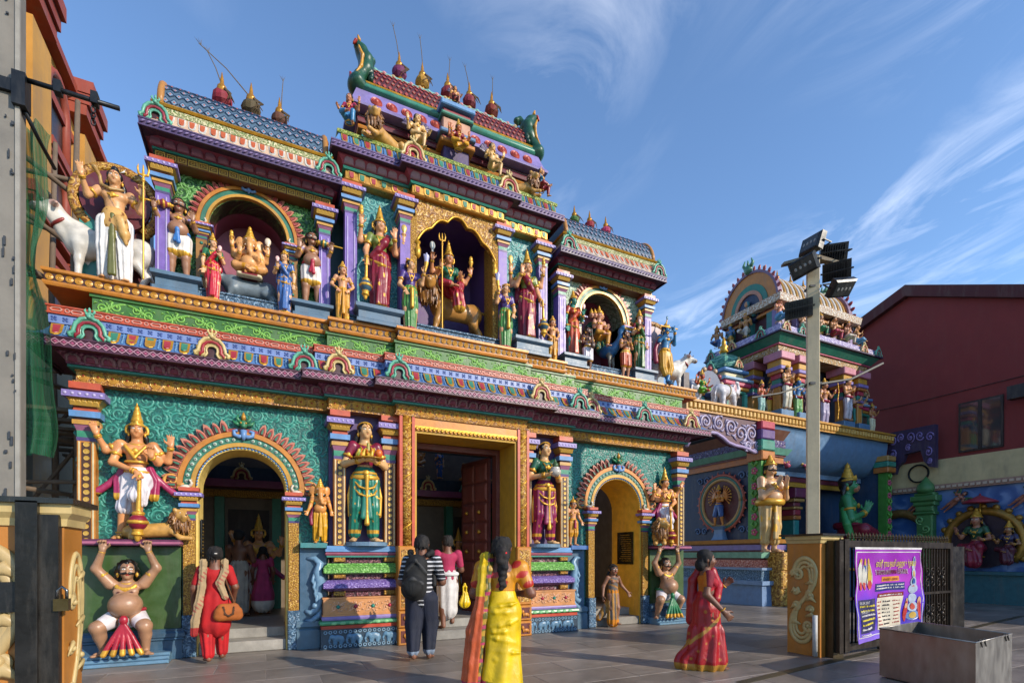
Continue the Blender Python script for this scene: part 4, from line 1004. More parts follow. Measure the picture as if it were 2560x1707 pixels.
  # rows of studs down the shaft
# lady bays: purple niche wall and moulded base
for sd in (-1, 1):
 x0, x1 = (-2.3, -1.2) if sd < 0 else (1.2, 2.25)
 tp('niche_wall', MB().box(x0+.02, x1-.02, .06, .5, 1.6, 3.86), PM('#5b3f78', .5))
 pth = [(x0, .5), (x0, 0), (x1, 0), (x1, .5)]
 # returns on both sides of the bay; v0 is the bay plane
 def lay(nm, prof, mat, off=0., auto=35): return tp(nm, MB().mould([(x, y-.1) for x, y in pth], prof), mat, auto=auto)
 lay('top_blue_course', [(-.4, 1.55), (.02, 1.55), (.05, 1.56), (.05, 1.6), (.03, 1.605), (.03, 1.655), (-.4, 1.655)], PM('#6aa0d4'))
 lay('pink_course', [(-.4, 1.5), (.04, 1.5), (.055, 1.525), (.04, 1.549), (-.4, 1.549)], PM('#a85a70')); lay('teal_course', [(-.4, 1.47), (.03, 1.47), (.03, 1.499), (-.4, 1.499)], M_TEALP)
 lay('recess_course', [(-.4, .6), (-.06, .6), (-.06, 1.469), (-.4, 1.469)], CARVM)
 lay('green_course', [(-.4, 1.19), (.02, 1.19), (.08, 1.215), (.08, 1.305), (.06, 1.31), (.06, 1.33), (.02, 1.35), (.02, 1.37), (-.4, 1.37)], swirl('#7fc455', '#4d8a34', '#a4dc7c', scale=14, arms=2, wind=7, bump=.5))
 lay('purple_course', [(-.4, .916), (.0, .916), (.085, .97), (.085, 1.05), (.0, 1.1), (-.4, 1.1)], swirl('#9a80c8', '#6a4c9c', '#b8a4e0', scale=20, arms=2, wind=5, bump=.5))
 lay('carved_orange_course', [(-.4, .52), (.08, .52), (.085, .525), (.085, .82), (.08, .824), (-.4, .824)], swirl('#e08a3a', '#8a3a1c', '#f0b48c', scale=8, arms=2, wind=9, bump=.7))
 oc = lay('orange_rim', [(.086, .52), (.1, .52), (.1, .545), (.0865, .548), (.0865, .796), (.1, .8), (.1, .824), (.086, .824)], PM('#e09a5c'))
 jw = MB().lathe([(.001, 0), (.035, 0), (.026, .02), (.001, .03)], 9).mesh(PM('#2f9a84', .3), True, name='jewel'); jw2 = MB().lathe([(.001, 0), (.035, 0), (.026, .02), (.001, .03)], 9).mesh(PM('#c8324c', .3), True, name='jewel')
 vm = vine_unit(.26, .2, PM('#f0b488', .4), 1, .013)
 for i in range(4): link('jewel', (jw, jw2)[i % 2], oc, (x0+(x1-x0)*(i+.5)/4, -.19, .67), (R(90), 0, 0)); link('vine_scroll', vm, oc, (x0+(x1-x0)*(i+.5)/4, -.186, .67))
 for (x, zz) in [(xx, z_) for xx in (-2.13*(-sd), -1.32*(-sd)) for z_ in (1.13, 1.395, .84)]:
  MB().bev(x-.09, x+.09, -.12, 0, zz, zz+.075, .01).obj('gold_spacer', GPAT, TR)
 lay('thin_purple_course', [(-.4, .455), (.1, .455), (.11, .47), (.11, .5), (.1, .518), (-.4, .518)], M_LAV)
 gl = lay('green_roll', [(-.4, .375), (.1, .375), (.14, .39), (.15, .41), (.14, .44), (.1, .453), (-.4, .453)], PM('#58ae70', .35))
 rl = MB().ball((0, 0, 0), (.055, .022, .03), 8, 5).mesh(PM('#8ad490', .35), True, name='roll_petal')
 n = 8
 for i in range(n): link('roll_petal', rl, gl, (x0+(x1-x0)*(i+.5)/n, -.238, .412))
 lay('red_course', [(-.4, .32), (.12, .32), (.12, .374), (-.4, .374)], PM('#d24a2c'))
 eb = lay('elephant_base', [(-.4, .003), (.14, .003), (.14, .02), (.125, .025), (.125, .3), (.14, .305), (.14, .319), (-.4, .319)], M_DKSL)
 ring = ring_prism(arc(0, 0, .028, 0, 330, 11), arc(0, 0, .017, 0, 330, 11), -.012, 0).mesh(PM('#8fb4cc', .4), name='base_ring')
 n = 17
 for i in range(n):
  for zz in (.275, .05): link('base_ring', ring, eb, (x0-.1+(x1-x0+.2)*(i+.5)/n, -.226, zz))
 e_ = Fig(.006); e_.k['e'] = .02
 e_.el('e', (0, 0, .1), (.085, .03, .052)); e_.el('e', (-.085, 0, .125), (.036, .03, .038)); e_.ch('e', [(-.11, 0, .115), (-.128, 0, .06), (-.12, 0, .02), (-.1, 0, .012)], [.018, .014, .01, .007]); e_.el('e', (-.065, -.028, .118), (.024, .008, .03), k=.004)
 for xx in (-.05, -.02, .045, .07): e_.rc('e', (xx, 0, .08), (xx, 0, .012), .022, .017)
 e_.ch('e', [(.08, 0, .12), (.098, 0, .07), (.1, 0, .04)], [.008, .006, .004])
 P_, F_ = e_.polys('e', .007)
 me = bpy.data.meshes.new('elephant_relief'); me.from_pydata(P_.tolist(), [], F_.tolist()); me.materials.append(PM('#6d97b4', .35)); me.polygons.foreach_set('use_smooth', [True]*len(F_))
 for i in range(4): link('elephant_relief', me, eb, (x0-.02+(x1-x0+.04)*(i+.5)/4, -.228, .075), None, (1.05*(-sd), 1, 1.05))
 # round shelf under the lady
 mb = MB(); P_ = arc(0, 0, .33, 180, 360, 16, rx=.36)
 mb.prism(P_, 1.656, 1.72, ax='z'); o = tp('lady_shelf', mb, PM('#6f8fa8', .4)); o.location = (-1.7 if sd < 0 else 1.69, -.02, 0)
 # blue panel with carved sea-beast between bay and arch door
 bx = -2.52 if sd < 0 else 2.5
 MB().box(bx-.2, bx+.2, .03, .25, 0.003, 1.62).obj('blue_panel', PM('#3f6480', .4), TR)
 mb = MB(); q = 1 if sd < 0 else -1
 mb.tube([(q*-.12, 0, .66), (q*-.04, -.03, .62), (q*.05, -.04, .68), (q*.1, -.04, .82), (q*.06, -.05, .98), (q*.1, -.05, 1.12), (q*.06, -.05, 1.28), (q*.1, -.04, 1.42), (q*.02, -.03, 1.5), (q*-.1, 0, 1.5)], [.03, .05, .06, .055, .06, .085, .075, .06, .045, .02], 8)
 mb.tube([(q*-.12, 0, .5), (q*-.02, -.03, .5), (q*.08, -.04, .58), (q*.13, -.03, .74)], [.02, .045, .05, .015], 8); mb.ball((q*.02, -.06, .74), .05, 8, 6)
 for k_ in range(4): mb.tube([(q*(.02+.02*k_), -.06, 1.3-.1*k_), (q*(-.02+.02*k_), -.09, 1.14-.1*k_), (q*(.04), -.07, 1.0-.1*k_)], [.02, .026, .008], 6)
 o = mb.obj('carved_sea_beast', PM('#7fa6c2', .35), TR, True, (bx, .03, -.05))
 MB().mould([(bx-.2, .25), (bx-.2, .03), (bx+.2, .03), (bx+.2, .25)], [(-.1, .003), (.05, .003), (.05, .3), (.03, .32), (.06, .36), (.05, .44), (.02, .46), (-.1, .46)]).obj('panel_base', PM('#4f7288', .4), TR)
 MB().box(bx-.2, bx+.2, -.12, .2, 1.621, 1.7).obj('small_shelf', PM('#3d8a8a' if sd < 0 else '#3f74b8', .4), TR)
# outer panels: green field, blue plinth with steps, maroon shelf
for sd in (-1, 1):
 x0, x1 = (-5.52, -4.33) if sd < 0 else (4.42, 5.4)
 tp('green_panel', MB().box(x0, x1, .02, .2, .44, 1.62), M_DGRN)
 tp('plinth', MB().mould([(x0, .3), (x0, .0), (x1, .0), (x1, .3)], [(-.2, .003), (.02, .003), (.02, .27), (.05, .29), (.04, .31), (.06, .33), (.06, .38), (.03, .41), (.035, .44), (-.2, .44)]), PM('#3f6480', .4), auto=35)
 for z0, z1, o in ((.003, .05, .34), (.05, .095, .28), (.095, .14, .22)):
  tp('plinth_step', MB().bev(x0+.0-(.04 if sd > 0 else 0), x1-.1+(.05 if sd > 0 else 0), -o, .0, z0, z1, .012), PM('#6f98b4', .4))
 tp('shelf', MB().bev(x0+.04, x1+.02 if sd < 0 else x1-.02, -.24, .16, 1.635, 1.72, .012), PM('#6a2a50', .35)); tp('shelf_line', MB().box(x0+.03, x1+.03 if sd < 0 else x1-.01, -.243, .1, 1.66, 1.69), PM('#c06a8a', .35))
# main doorway: red and gold jambs, lintel, reveal, door leaf
for sd in (-1, 1):
 a = -1.2 if sd < 0 else 1.0; b = a+.24
 a, b = (-1.2, -.94) if sd < 0 else (1.0, 1.24)
 tp('red_jamb', MB().box(a, a+.05, -.32, .1, 1.66, 3.84), M_RED); tp('red_jamb', MB().box(b-.05, b, -.32, .1, 1.66, 3.84), M_RED)
 o = tp('carved_jamb', MB().lathe([(.09, 1.66), (.09, 3.84)], 14, ((a+b)/2, -.25, 0)), CARVG, True)
 hl = MB(); th = [(0.094*math.cos(t*.5), -.25+.094*math.sin(t*.5), 1.68+t*.0335) for t in range(64)]
 tp('jamb_spiral', MB().tube([((a+b)/2+p[0], p[1], p[2]) for p in th], .014, 5), M_GOLD, True)
 tp('jamb_base', MB().bev(a-.03, b+.03, -.36, .2, .58, 1.66, .02), M_ORG); tp('jamb_base_panel', MB().box(a+.02, b-.02, -.366, -.34, .64, 1.6), CARVG)
 for z0 in (.003, .295):
  tp('lion_tile', MB().bev(a-.03, b+.03, -.37, .2, z0, z0+.28, .015), M_ORG); tp('lion_field', MB().box(a+.01, b-.01, -.376, -.35, z0+.04, z0+.24), PM('#6a1a14'))
  mb = MB(); mb.ball((.02, 0, .06), (.07, .02, .035), 8, 5); mb.ball((-.05, -.005, .11), (.035, .022, .04), 8, 5); mb.tube([(-.04, 0, .09), (-.03, 0, .01)], [.02, .012], 6); mb.tube([(.07, 0, .07), (.07, 0, .01)], [.02, .014], 6); mb.tube([(.08, 0, .07), (.1, 0, .12), (.08, 0, .15)], [.008, .007, .01], 5)
  tp('lion_relief', mb, M_ORG, True).location = ((a+b)/2, -.38, z0+.05)
tp('door_lintel', MB().box(-.94, 1.0, -.3, .2, 3.62, 3.84), M_ORG)
fr = tp('lintel_fringe', MB().box(-.94, 1.0, -.31, -.29, 3.66, 3.7), M_GOLD)
fm = MB().ball((0, 0, 0), (.03, .012, .03), 7, 4).mesh(M_GOLD, True, name='fringe_petal')
for x in run(-.94, 1.0, 26): link('fringe_petal', fm, fr, (x, -.31, 3.65))
for x0, x1 in ((-.95, -.9), (.96, 1.01)): tp('door_reveal', MB().box(x0, x1, -.28, .75, 0.003, 3.62), PM('#d6a52c', .6))
tp('door_reveal_top', MB().box(-.9, .96, -.28, .75, 3.58, 3.64), PM('#d6a52c', .6))
tp('door_frame', MB().box(-.899, -.82, .4, .6, 0.003, 3.57).box(.88, .959, .4, .6, .003, 3.57).box(-.82, .88, .4, .6, 3.47, 3.57), PM('#7a3a30', .45))
leaf = bpy.data.objects.new('door_leaf', None); COL.objects.link(leaf); leaf.parent = TR; leaf.location = (.86, .62, 0); leaf.rotation_euler = (0, 0, R(14))
MB().box(-.06, 0, 0, .95, .12, 3.45).obj('leaf_board', PM('#6e322a', .45), leaf)
kn = MB().lathe([(.02, 0), (.02, .02), (.045, .03), (.03, .06), (.001, .07)], 8).mesh(GOLD(), True, name='bell')
for j in range(8):
 for i in range(2):
  z0 = .2+j*.4; y0 = .05+i*.44
  MB().add([(-.06, y0, z0), (-.06, y0+.4, z0), (-.06, y0+.4, z0+.36), (-.06, y0, z0+.36), (-.085, y0+.04, z0+.04), (-.085, y0+.36, z0+.04), (-.085, y0+.36, z0+.32), (-.085, y0+.04, z0+.32)],
   [(4, 5, 6, 7), (0, 1, 5, 4), (1, 2, 6, 5), (2, 3, 7, 6), (3, 0, 4, 7)]).obj('leaf_panel', PM('#8a4438', .4), leaf)
  if j in (3, 4, 5): link('bell', kn, leaf, (-.08, y0+.2, z0+.18), (0, R(-90), 0))
# steps inside the doors
GRAN = stone('granite_step', '#8a857c', .3)
for cx, hw in ((AC[-1], .6), (.03, .93), (AC[1], .6)):
 v = WV if abs(cx) > 1 else -.1
 tp('door_step', MB().bev(cx-hw, cx+hw, v-.04, v+.5, .003, .17, .01), GRAN); tp('door_step', MB().bev(cx-hw+.002, cx+hw-.002, v+.3, v+2., .17, .33, .01), GRAN)
# black plaque with gilt writing inside the right arch, another in the left arch
for sd, x, v0, v1, z0, z1 in ((1, AC[1]+.585, .3, .85, 1.3, 2.03), (-1, AC[-1]-.585, .25, .6, 1.25, 2.05)):
 q = -1 if sd > 0 else 1
 pl = MB().box(min(x, x+q*.02), max(x, x+q*.02), v0, v1, z0, z1).obj('plaque', PM('#14110e', .2), TR)
 rr = random.Random(5)
 for j in range(13):
  zz = z1-.07-j*(z1-z0-.1)/13; y = v0+.06+(.05 if j in (0, 1) else 0); mb = MB()
  while y < v1-.1-rr.random()*.1:
   l_ = rr.uniform(.012, .03); xx = x+q*.02
   mb.box(min(xx, xx+q*.003), max(xx, xx+q*.003), y, y+l_, zz-.007*rr.uniform(.6, 1.3), zz+.009*rr.uniform(.6, 1.2)); y += l_+rr.choice((.004, .004, .016))
  if mb.V: mb.obj('writing_line', PM('#c89a3c', .3, .5), pl)

# ------------------------------------------------------------------ upper storey of the gateway
def mm(mb, nm, mat, parent=None, auto=None, smooth=False): return mb.obj(nm, mat, parent or TR, smooth, auto=auto)
def sub_empty(nm, loc, label=None):
 o = bpy.data.objects.new(nm, None); COL.objects.link(o); o.parent = TR; o.location = loc
 if label: o['label'] = label
 return o
fret = ring_prism([(-.06, -.045), (-.06, .045), (.06, .045), (.06, -.045)], [(-.045, -.03), (-.045, .03), (.045, .03), (.045, -.03)], -.012, 0)
f2 = ring_prism([(-.03, -.018), (-.03, .018), (.03, .018), (.03, -.018)], [(-.018, -.008), (-.018, .008), (.018, .008), (.018, -.008)], -.012, 0); fret.add(f2.V, f2.F)
fretm = fret.mesh(PM('#e0b04c', .35, .15), name='fret_square')
rope = MB(); [rope.tube([(-.03, -.01, -.02+.01*0), (.0, -.018, 0), (.03, -.01, .02)], [.006, .016, .006], 6) for _ in (0,)]
ropem = rope.mesh(PM('#8a74a8', .4), True, name='rope_twist')
lpU = scallop(.14, .09, .026, None); lpU.V = [(x, y-z*.5, z) for x, y, z in lpU.V]; lpUm = lpU.mesh(PM('#a86a80', .45), name='lotus_petal', auto=40)
sl_ = lambda z: z*.55
oA, oB = tablet(.105, .2, None, None)
for mb in (oA, oB): bend(mb, sl_)
WT = oA.mesh(M_WHITE, name='white_petal'), oB.mesh(PM('#d8622c', .4), name='orange_petal')
tile_d = ring_prism(dia(.05, .055), dia(.04, .044), -.01, 0); tdm = tile_d.mesh(PM('#3a5478', .45), name='roof_diamond')
td2 = MB().prism(dia(.036, .04), -.006, 0); td2m = td2.mesh(PM('#8aa6bc', .45), name='diamond_field')
td3 = MB().lathe([(.001, 0), (.014, 0), (.001, .01)], 6); td3.V = [(x, -z-.004, y) for x, y, z in td3.V]; td3m = td3.mesh(PM('#d8604c', .35), name='diamond_flower')
def pot(parent, loc, s=1., cloth='#8a1d2c', lean=0., straw=.5, nm='finial_pot'):
 r = bpy.data.objects.new(nm, None); COL.objects.link(r); r.parent = parent; r.location = loc; r.scale = (s,)*3
 MB().lathe([(.05, 0), (.07, .02), (.035, .04), (.03, .06), (.085, .1), (.1, .15), (.085, .2), (.045, .23), (.04, .25), (.062, .27), (.055, .31), (.026, .35), (.02, .41), (.004, .5)], 14).obj('brass_pot', GOLD('#c98a24', .22), r, True)
 if cloth:
  mb = MB(); mb.lathe([(.06, .07), (.105, .11), (.112, .16), (.1, .21), (.06, .235)], 12)
  r2 = random.Random(int(loc[0]*50)); mb.V = [(x*(1+r2.uniform(-.06, .1)), y*(1+r2.uniform(-.06, .1)), z+r2.uniform(-.012, .012)) for x, y, z in mb.V]
  mb.obj('cloth_wrap', PM(cloth, .8), r)
  mb = MB(); [mb.tube([(.03, -.06, .26), (.06+r2.uniform(0, .08), -.09, .2), (.07+r2.uniform(-.1, .1), -.1+r2.uniform(-.03, .03), .1)], [.016, .012, .004], 5) for _ in range(4)]
  mb.obj('dry_garland', PM('#5a4420', .9), r)
 if straw:
  mb = MB(); mb.tube([(.02, 0, .28), (.02+lean*.5, 0, .28+straw*.6), (.02+lean, 0, .28+straw)], [.008, .006, .005], 5)
  for k_ in range(5): mb.tube([(.02+lean*.96, 0, .28+straw*.96), (.02+lean+(k_-2)*.02-.01, (k_ % 2)*.02, .28+straw+.06)], [.003, .001], 4)
  mb.obj('straw', PM('#7d6a4c', .9), r)
 return r
M_FRET = PM('#7a4a1c', .45); M_LOT = PM('#94304c', .42); M_EAVE = PM('#3f2840', .45)
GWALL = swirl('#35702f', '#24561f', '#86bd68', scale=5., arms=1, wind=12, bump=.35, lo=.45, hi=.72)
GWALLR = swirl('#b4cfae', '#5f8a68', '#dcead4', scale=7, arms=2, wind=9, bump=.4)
def pavilion(cx, sd):
 p1 = [(cx-.97, .9), (cx-.97, -.0), (cx+.97, -.0), (cx+.97, .9)]
 p0 = [(cx-1.17, .9), (cx-1.17, -.0), (cx+1.17, -.0), (cx+1.17, .9)]
 mm(MB().mould(p0, [(-.3, 5.263), (.02, 5.263), (.02, 5.3), (0, 5.305), (0, 5.42), (.02, 5.425), (.02, 5.45), (-.3, 5.45)]), 'pavilion_base', CARVB)
 for q in (-1, 1):
  x = cx+q*1.1
  pilaster(x, .17, 5.45, 7.18, -.02, .2, False, .62, 'pavilion_column', PM('#8a6cc0', .4))
  for k_ in (-.05, .05): mm(MB().box(x+k_-.008, x+k_+.008, -.032, 0, 5.5, 6.65), 'column_fillet', PM('#c8b8e8', .4))
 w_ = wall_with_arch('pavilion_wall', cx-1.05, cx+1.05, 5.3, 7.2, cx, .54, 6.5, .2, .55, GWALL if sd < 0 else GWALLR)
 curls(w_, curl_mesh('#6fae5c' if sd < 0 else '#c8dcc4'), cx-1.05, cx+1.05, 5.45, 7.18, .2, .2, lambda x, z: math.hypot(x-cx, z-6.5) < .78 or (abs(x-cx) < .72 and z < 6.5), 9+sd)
 mm(MB().box(cx-.75, cx+.75, .95, 1.0, 5.3, 7.15), 'niche_back', PM('#b46a80', .45)); 
 P = [(cx-.54, 5.3)]+arc(cx, 6.5, .54, 180, 0, 20)+[(cx+.54, 5.3)]; m = len(P); mb = MB()
 mb.add([(x, v, z) for v in (.199, .96) for x, z in P], [(i, i+1, m+i+1, m+i) for i in range(m-1)]); mm(mb, 'niche_vault', PM('#a04c60', .45), smooth=True)
 mm(MB().box(cx-.54, cx+.54, .1, .96, 5.3, 5.45), 'niche_floor', M_SLATE)
 # radiating disc behind the seated figure
 arch_deco('niche_arch', cx, 6.5, .52, .18, .68, 12, True)['label'] = 'flame-leaf arch round the %s niche' % ('elephant-headed figure' if sd < 0 else 'peacock rider')
 for q in (-1, 1):
  x = cx+q*(.54+.09); pilaster(x, .14, 5.45, 6.47, .1, .1, False, .3, 'niche_pilaster', PM('#a8752c', .4))
  for k_ in range(6): link('jewel', jw if k_ % 2 else jw2, TR, (x, .1, 5.55+k_*.125), (R(90), 0, 0), .7)
 for z0, z1, o, mt, nm in ((7.18, 7.29, .02, M_FRET, 'fret_band'), (7.291, 7.32, .05, M_TEALP, 'teal_bead')):
  ob = mm(MB().mould(p0, [(-.4, z0), (o, z0), (o, z1), (-.4, z1)]), nm, mt)
  if nm == 'fret_band':
   for x in run(cx-1.19, cx+1.19, 18): link('fret_square', fretm, ob, (x, -.02, 7.235))
 lo2 = mm(MB().mould(p0, [(-.4, 7.321), (.06, 7.321), (.09, 7.37), (.16, 7.41), (-.4, 7.41)]), 'lotus_moulding', M_LOT)
 for x in run(cx-1.25, cx+1.25, 15): link('lotus_petal', lpUm, lo2, (x, -.075, 7.325))
 mm(MB().mould(p1, [(-.4, 7.411), (.16, 7.411), (.3, 7.385), (.34, 7.385), (.34, 7.45), (-.4, 7.45)]), 'eave_soffit', M_EAVE)
 ef = mm(MB().mould(p1, [(.341, 7.36), (.36, 7.36), (.36, 7.375), (.352, 7.378), (.352, 7.452), (.36, 7.455), (.36, 7.475), (.341, 7.475)]), 'eave_fascia', PM('#54406c', .45))
 for x in run(cx-1.31, cx+1.31, 36): link('rope_twist', ropem, ef, (x, -.352, 7.415))
 sp = mm(MB().mould(p1, [(-.3, 7.476), (.34, 7.476), (.22, 7.69), (.2, 7.72), (-.3, 7.72)]), 'petal_slope', PM('#e8c4a4', .45))
 for k_, x in enumerate(run(cx-1.16, cx+1.16, 18)):
  link('white_petal', WT[0], sp, (x, -.215, 7.70)); link('orange_petal', WT[1], sp, (x, -.215, 7.70))
 mm(MB().mould(p1, [(-.3, 7.721), (.21, 7.721), (.21, 7.80), (.19, 7.81), (-.3, 7.81)]), 'leaf_band', swirl('#d9d09a', '#6f8a48', '#f0e8c0', scale=16, arms=2, wind=6))
 gb2 = mm(MB().mould(p1, [(-.3, 7.811), (.22, 7.811), (.24, 7.835), (.22, 7.86), (-.3, 7.86)]), 'gold_bead', M_GOLD)
 # barrel roof with diamond tiles
 rc = lambda t: (-.17+.62*(1-math.cos(t*math.pi/2)), 7.86+.6*math.sin(t*math.pi/2))
 prof = [rc(i/8) for i in range(9)]; prof += [(.9-v, z) for v, z in prof[::-1]]
 mb = MB(); n = len(prof); mb.add([(x, v, z) for x in (cx-1.1, cx+1.1) for v, z in prof], [(i, i+1, n+i+1, n+i) for i in range(n-1)]+[tuple(range(n))[::-1], tuple(range(n, 2*n))])
 rf = mm(mb, 'barrel_roof', PM('#56748c', .45), auto=50)
 for r_ in range(6):
  t = (r_+.6)/7.2; v, z = rc(t); nx_ = 21
  for i in range(nx_-(r_ % 2)):
   x = cx-1.04+2.08*(i+.5*(r_ % 2)+.0)/(nx_-1)
   rot = (-(math.atan2((v+.17)/.62*.0+math.sin(t*math.pi/2), math.cos(t*math.pi/2))), 0, 0)
   link('roof_diamond', tdm, rf, (x, v-.004, z), rot); link('diamond_field', td2m, rf, (x, v-.003, z), rot); link('diamond_flower', td3m, rf, (x, v-.005, z), rot)
 mm(MB().box(cx-1.12, cx+1.12, .36, .54, 8.44, 8.5), 'roof_ridge', PM('#b86a78', .45))
 for q in (-1, 1):
  ge = [rc(i/8) for i in range(9)]; MB().tube([(0, v, z) for v, z in ge], [.045]*9, 8).obj('gable_rim', PM('#c98a3c', .4), TR, True, (cx+q*1.1, 0, 0))
  o2 = MB().lathe([(.001, 0), (.11, 0), (.105, .03), (.08, .025), (.065, .04), (.035, .03), (.001, .05)], 14).obj('gable_rosette', PM('#b8485c', .4), TR, auto=50, loc=(cx+q*1.06, .06, 8.24)); o2.rotation_euler = (R(62), 0, 0)
  k_ = copy_tree(KG, TR); k_.location = (cx+q*1.13, -.3, 7.47); k_.scale = (.85,)*3
for cx, sd in ((-3.45, -1), (3.24, 1)): pavilion(cx, sd)
UX = lambda xv, yv, Y: atY(xv, yv, Y)[0]-BX
for i, xv in enumerate((510, 577, 642)): pot(TR, (UX(xv, 240, 9.25), .45, 8.5), 1.25 if i < 2 else 1.1, ('#a01c34', '#5a4a24', '#6a3a24')[i], (-.18, -.6, .03)[i], (.42, .48, .5)[i])
for i, xv in enumerate((1319, 1354, 1391)): pot(TR, (UX(xv, 510, 9.25), .45, 8.5), .95, ('#4a7a34', '#a01c34', '#c83a6c')[i], 0, 0)
# dark gaps between pavilions and centre
mm(MB().box(-2.3, -1.9, .5, .9, 5.26, 8.0), 'gap_wall', PM('#14464c')); mm(MB().box(1.7, 2.2, .5, .9, 5.26, 8.0), 'gap_wall', PM('#14464c'))
# ---- central block
CXC = -.13
PC = [(-2.02, 1.2), (-2.02, -.1), (-.95, -.1), (-.95, -.25), (.72, -.25), (.72, -.1), (1.72, -.1), (1.72, 1.2)]
mm(MB().mould(PC, [(-.3, 5.263), (.03, 5.263), (.03, 5.3), (0, 5.305), (0, 5.42), (.03, 5.425), (.03, 5.45), (-.3, 5.45)]), 'centre_base', CARVB)
for x in (-1.95, 1.66): pilaster(x, .19, 5.45, 7.6, -.1, .2, False, .62, 'centre_column', PM('#8a6cc0', .4)); [mm(MB().box(x+k_-.008, x+k_+.008, -.112, -.08, 5.5, 7.05), 'column_fillet', PM('#c8b8e8', .4)) for k_ in (-.055, .055)]
for x, q in ((-1.08, 1), (.74, -1)):
 pilaster(x, .17, 5.45, 7.6, -.22, .25, False, .62, 'centre_column', PM('#8a6cc0', .4))
 mm(MB().box(x+q*.09, x+q*.2, -.21, .2, 5.4, 7.3), 'gold_pilaster', GPAT)
CTU = curl_mesh('#6cbab4')
for a, b in ((-1.9, -1.1), (.8, 1.62)): curls(mm(MB().box(a, b, .03, .6, 5.3, 7.64), 'centre_panel', T_TEALU), CTU, a, b, 5.45, 7.62, .03, .25, lambda x, z: False, int(a*10))
# niche with cusped arch
mm(MB().box(-.95, .66, 1.05, 1.1, 5.3, 7.7), 'niche_back', PM('#6c4c8c', .45)); mm(MB().box(-.95, -.9, .0, 1.05, 5.3, 7.7), 'niche_side', PM('#6c4c8c', .45)); mm(MB().box(.58, .63, .0, 1.05, 5.3, 7.7), 'niche_side', PM('#6c4c8c', .45)); mm(MB().box(-.95, .66, -.1, 1.05, 7.6, 7.68), 'niche_roof', PM('#6c4c8c', .45))
mm(MB().box(-.95, .66, -.2, 1.05, 5.263, 5.42), 'niche_floor', M_SLATE)
mm(MB().tube([(-.65, 1.02, 6.3), (-.6, 1.02, 6.6), (-.4, 1.02, 6.75), (-.3, 1.02, 6.9), (-.13, 1.02, 7.1), (.05, 1.02, 6.9), (.15, 1.02, 6.75), (.35, 1.02, 6.6), (.4, 1.02, 6.3)], .05, 7), 'niche_inner_arch', PM('#8a6a8c', .4), smooth=True)
cus = [(-.9, 6.85)]; 
def lobe(x0, z0, x1, z1, b, n=6): return [(x0+(x1-x0)*i/n+0, z0+(z1-z0)*i/n+b*math.sin(math.pi*i/n)) for i in range(1, n+1)]
H_ = lobe(-.9, 6.85, -.62, 7.18, .07)+lobe(-.62, 7.18, -.33, 7.36, .08)
H_ = H_+lobe(-.33, 7.36, -.14, 7.5, .04)
H2 = [(2*-.14-x, z) for x, z in H_[::-1][1:]]+[(.62, 6.85)]
low = cus+H_+H2
mb = MB(); up_ = [(x, 7.62) for x, z in low]; n = len(low)
mb.add([(x, v, z) for v in (-.2, -.12) for x, z in low+up_], [(i, i+1, n+i+1, n+i) for i in range(n-1)]+[(2*n+i, 3*n+i, 3*n+i+1, 2*n+i+1) for i in range(n-1)]+[(i, 2*n+i, 2*n+i+1, i+1) for i in range(n-1)])
mm(mb, 'cusped_arch', CARVG); mm(MB().tube([(x, -.21, z) for x, z in low], .022, 6), 'cusp_rim', M_GOLD, smooth=True)
for x in (-.86, .58): mm(MB().lathe([(.02, 0), (.05, .05), (.06, .15), (.03, .22), (.05, .28)], 8, (x, -.2, 6.6)), 'arch_drop', M_GOLD, smooth=True)
# entablature
tb_ = mm(MB().mould(PC, [(-.3, 7.62), (.03, 7.62), (.05, 7.64), (.02, 7.66), (.02, 7.79), (-.3, 7.79)]), 'tablet_band', GOLD('#c8923a'))
cA = tabmesh(.115, .13, GOLD('#d9a848'), M_RCOR, lambda z: 0, 'gold_tablet'); cB = tabmesh(.115, .13, GOLD('#d9a848'), M_TCOR, lambda z: 0, 'gold_tablet')
for x0, x1, v in segs(PC, .02):
 n = max(2, round((x1-x0)/.165))
 for k_, x in enumerate(run(x0, x1, n)): link('gold_tablet', (cA, cB)[k_ % 2][0], tb_, (x, v, 7.785)); link('tablet_core', (cA, cB)[k_ % 2][1], tb_, (x, v, 7.785))
mm(MB().mould(PC, [(-.3, 7.791), (.05, 7.791), (.065, 7.815), (.05, 7.84), (-.3, 7.84)]), 'teal_bead', M_TEALP)
lo3 = mm(MB().mould(PC, [(-.3, 7.841), (.06, 7.841), (.085, 7.88), (.15, 7.94), (.15, 7.96), (-.3, 7.96)]), 'lotus_moulding', PM('#b04a5c', .42))
lpC = scallop(.15, .1, .026, None); lpC.V = [(x, y-z*.55, z) for x, y, z in lpC.V]; lpCm = lpC.mesh(PM('#b08a94', .45), name='lotus_petal', auto=40)
for x0, x1, v in segs(PC, .07):
 n = max(2, round((x1-x0)/.17))
 for x in run(x0, x1, n): link('lotus_petal', lpCm, lo3, (x, v, 7.848))
mm(MB().mould(PC, [(-.3, 7.961), (.15, 7.961), (.22, 7.955), (.25, 7.955), (.25, 8.03), (-.3, 8.03)]), 'eave_soffit', M_EAVE)
ef = mm(MB().mould(PC, [(.251, 7.94), (.27, 7.94), (.27, 7.955), (.262, 7.958), (.262, 8.03), (.27, 8.033), (.27, 8.055), (.251, 8.055)]), 'eave_fascia', PM('#6a5084', .45))
for x0, x1, v in segs(PC, .262):
 n = max(2, round((x1-x0)/.075))
 for x in run(x0, x1, n): link('rope_twist', ropem, ef, (x, v, 7.995))
sp = mm(MB().mould(PC, [(-.3, 8.056), (.25, 8.056), (.2, 8.1), (.14, 8.26), (-.3, 8.26)]), 'petal_slope', M_BLUE)
ct = lambda z: z*.42
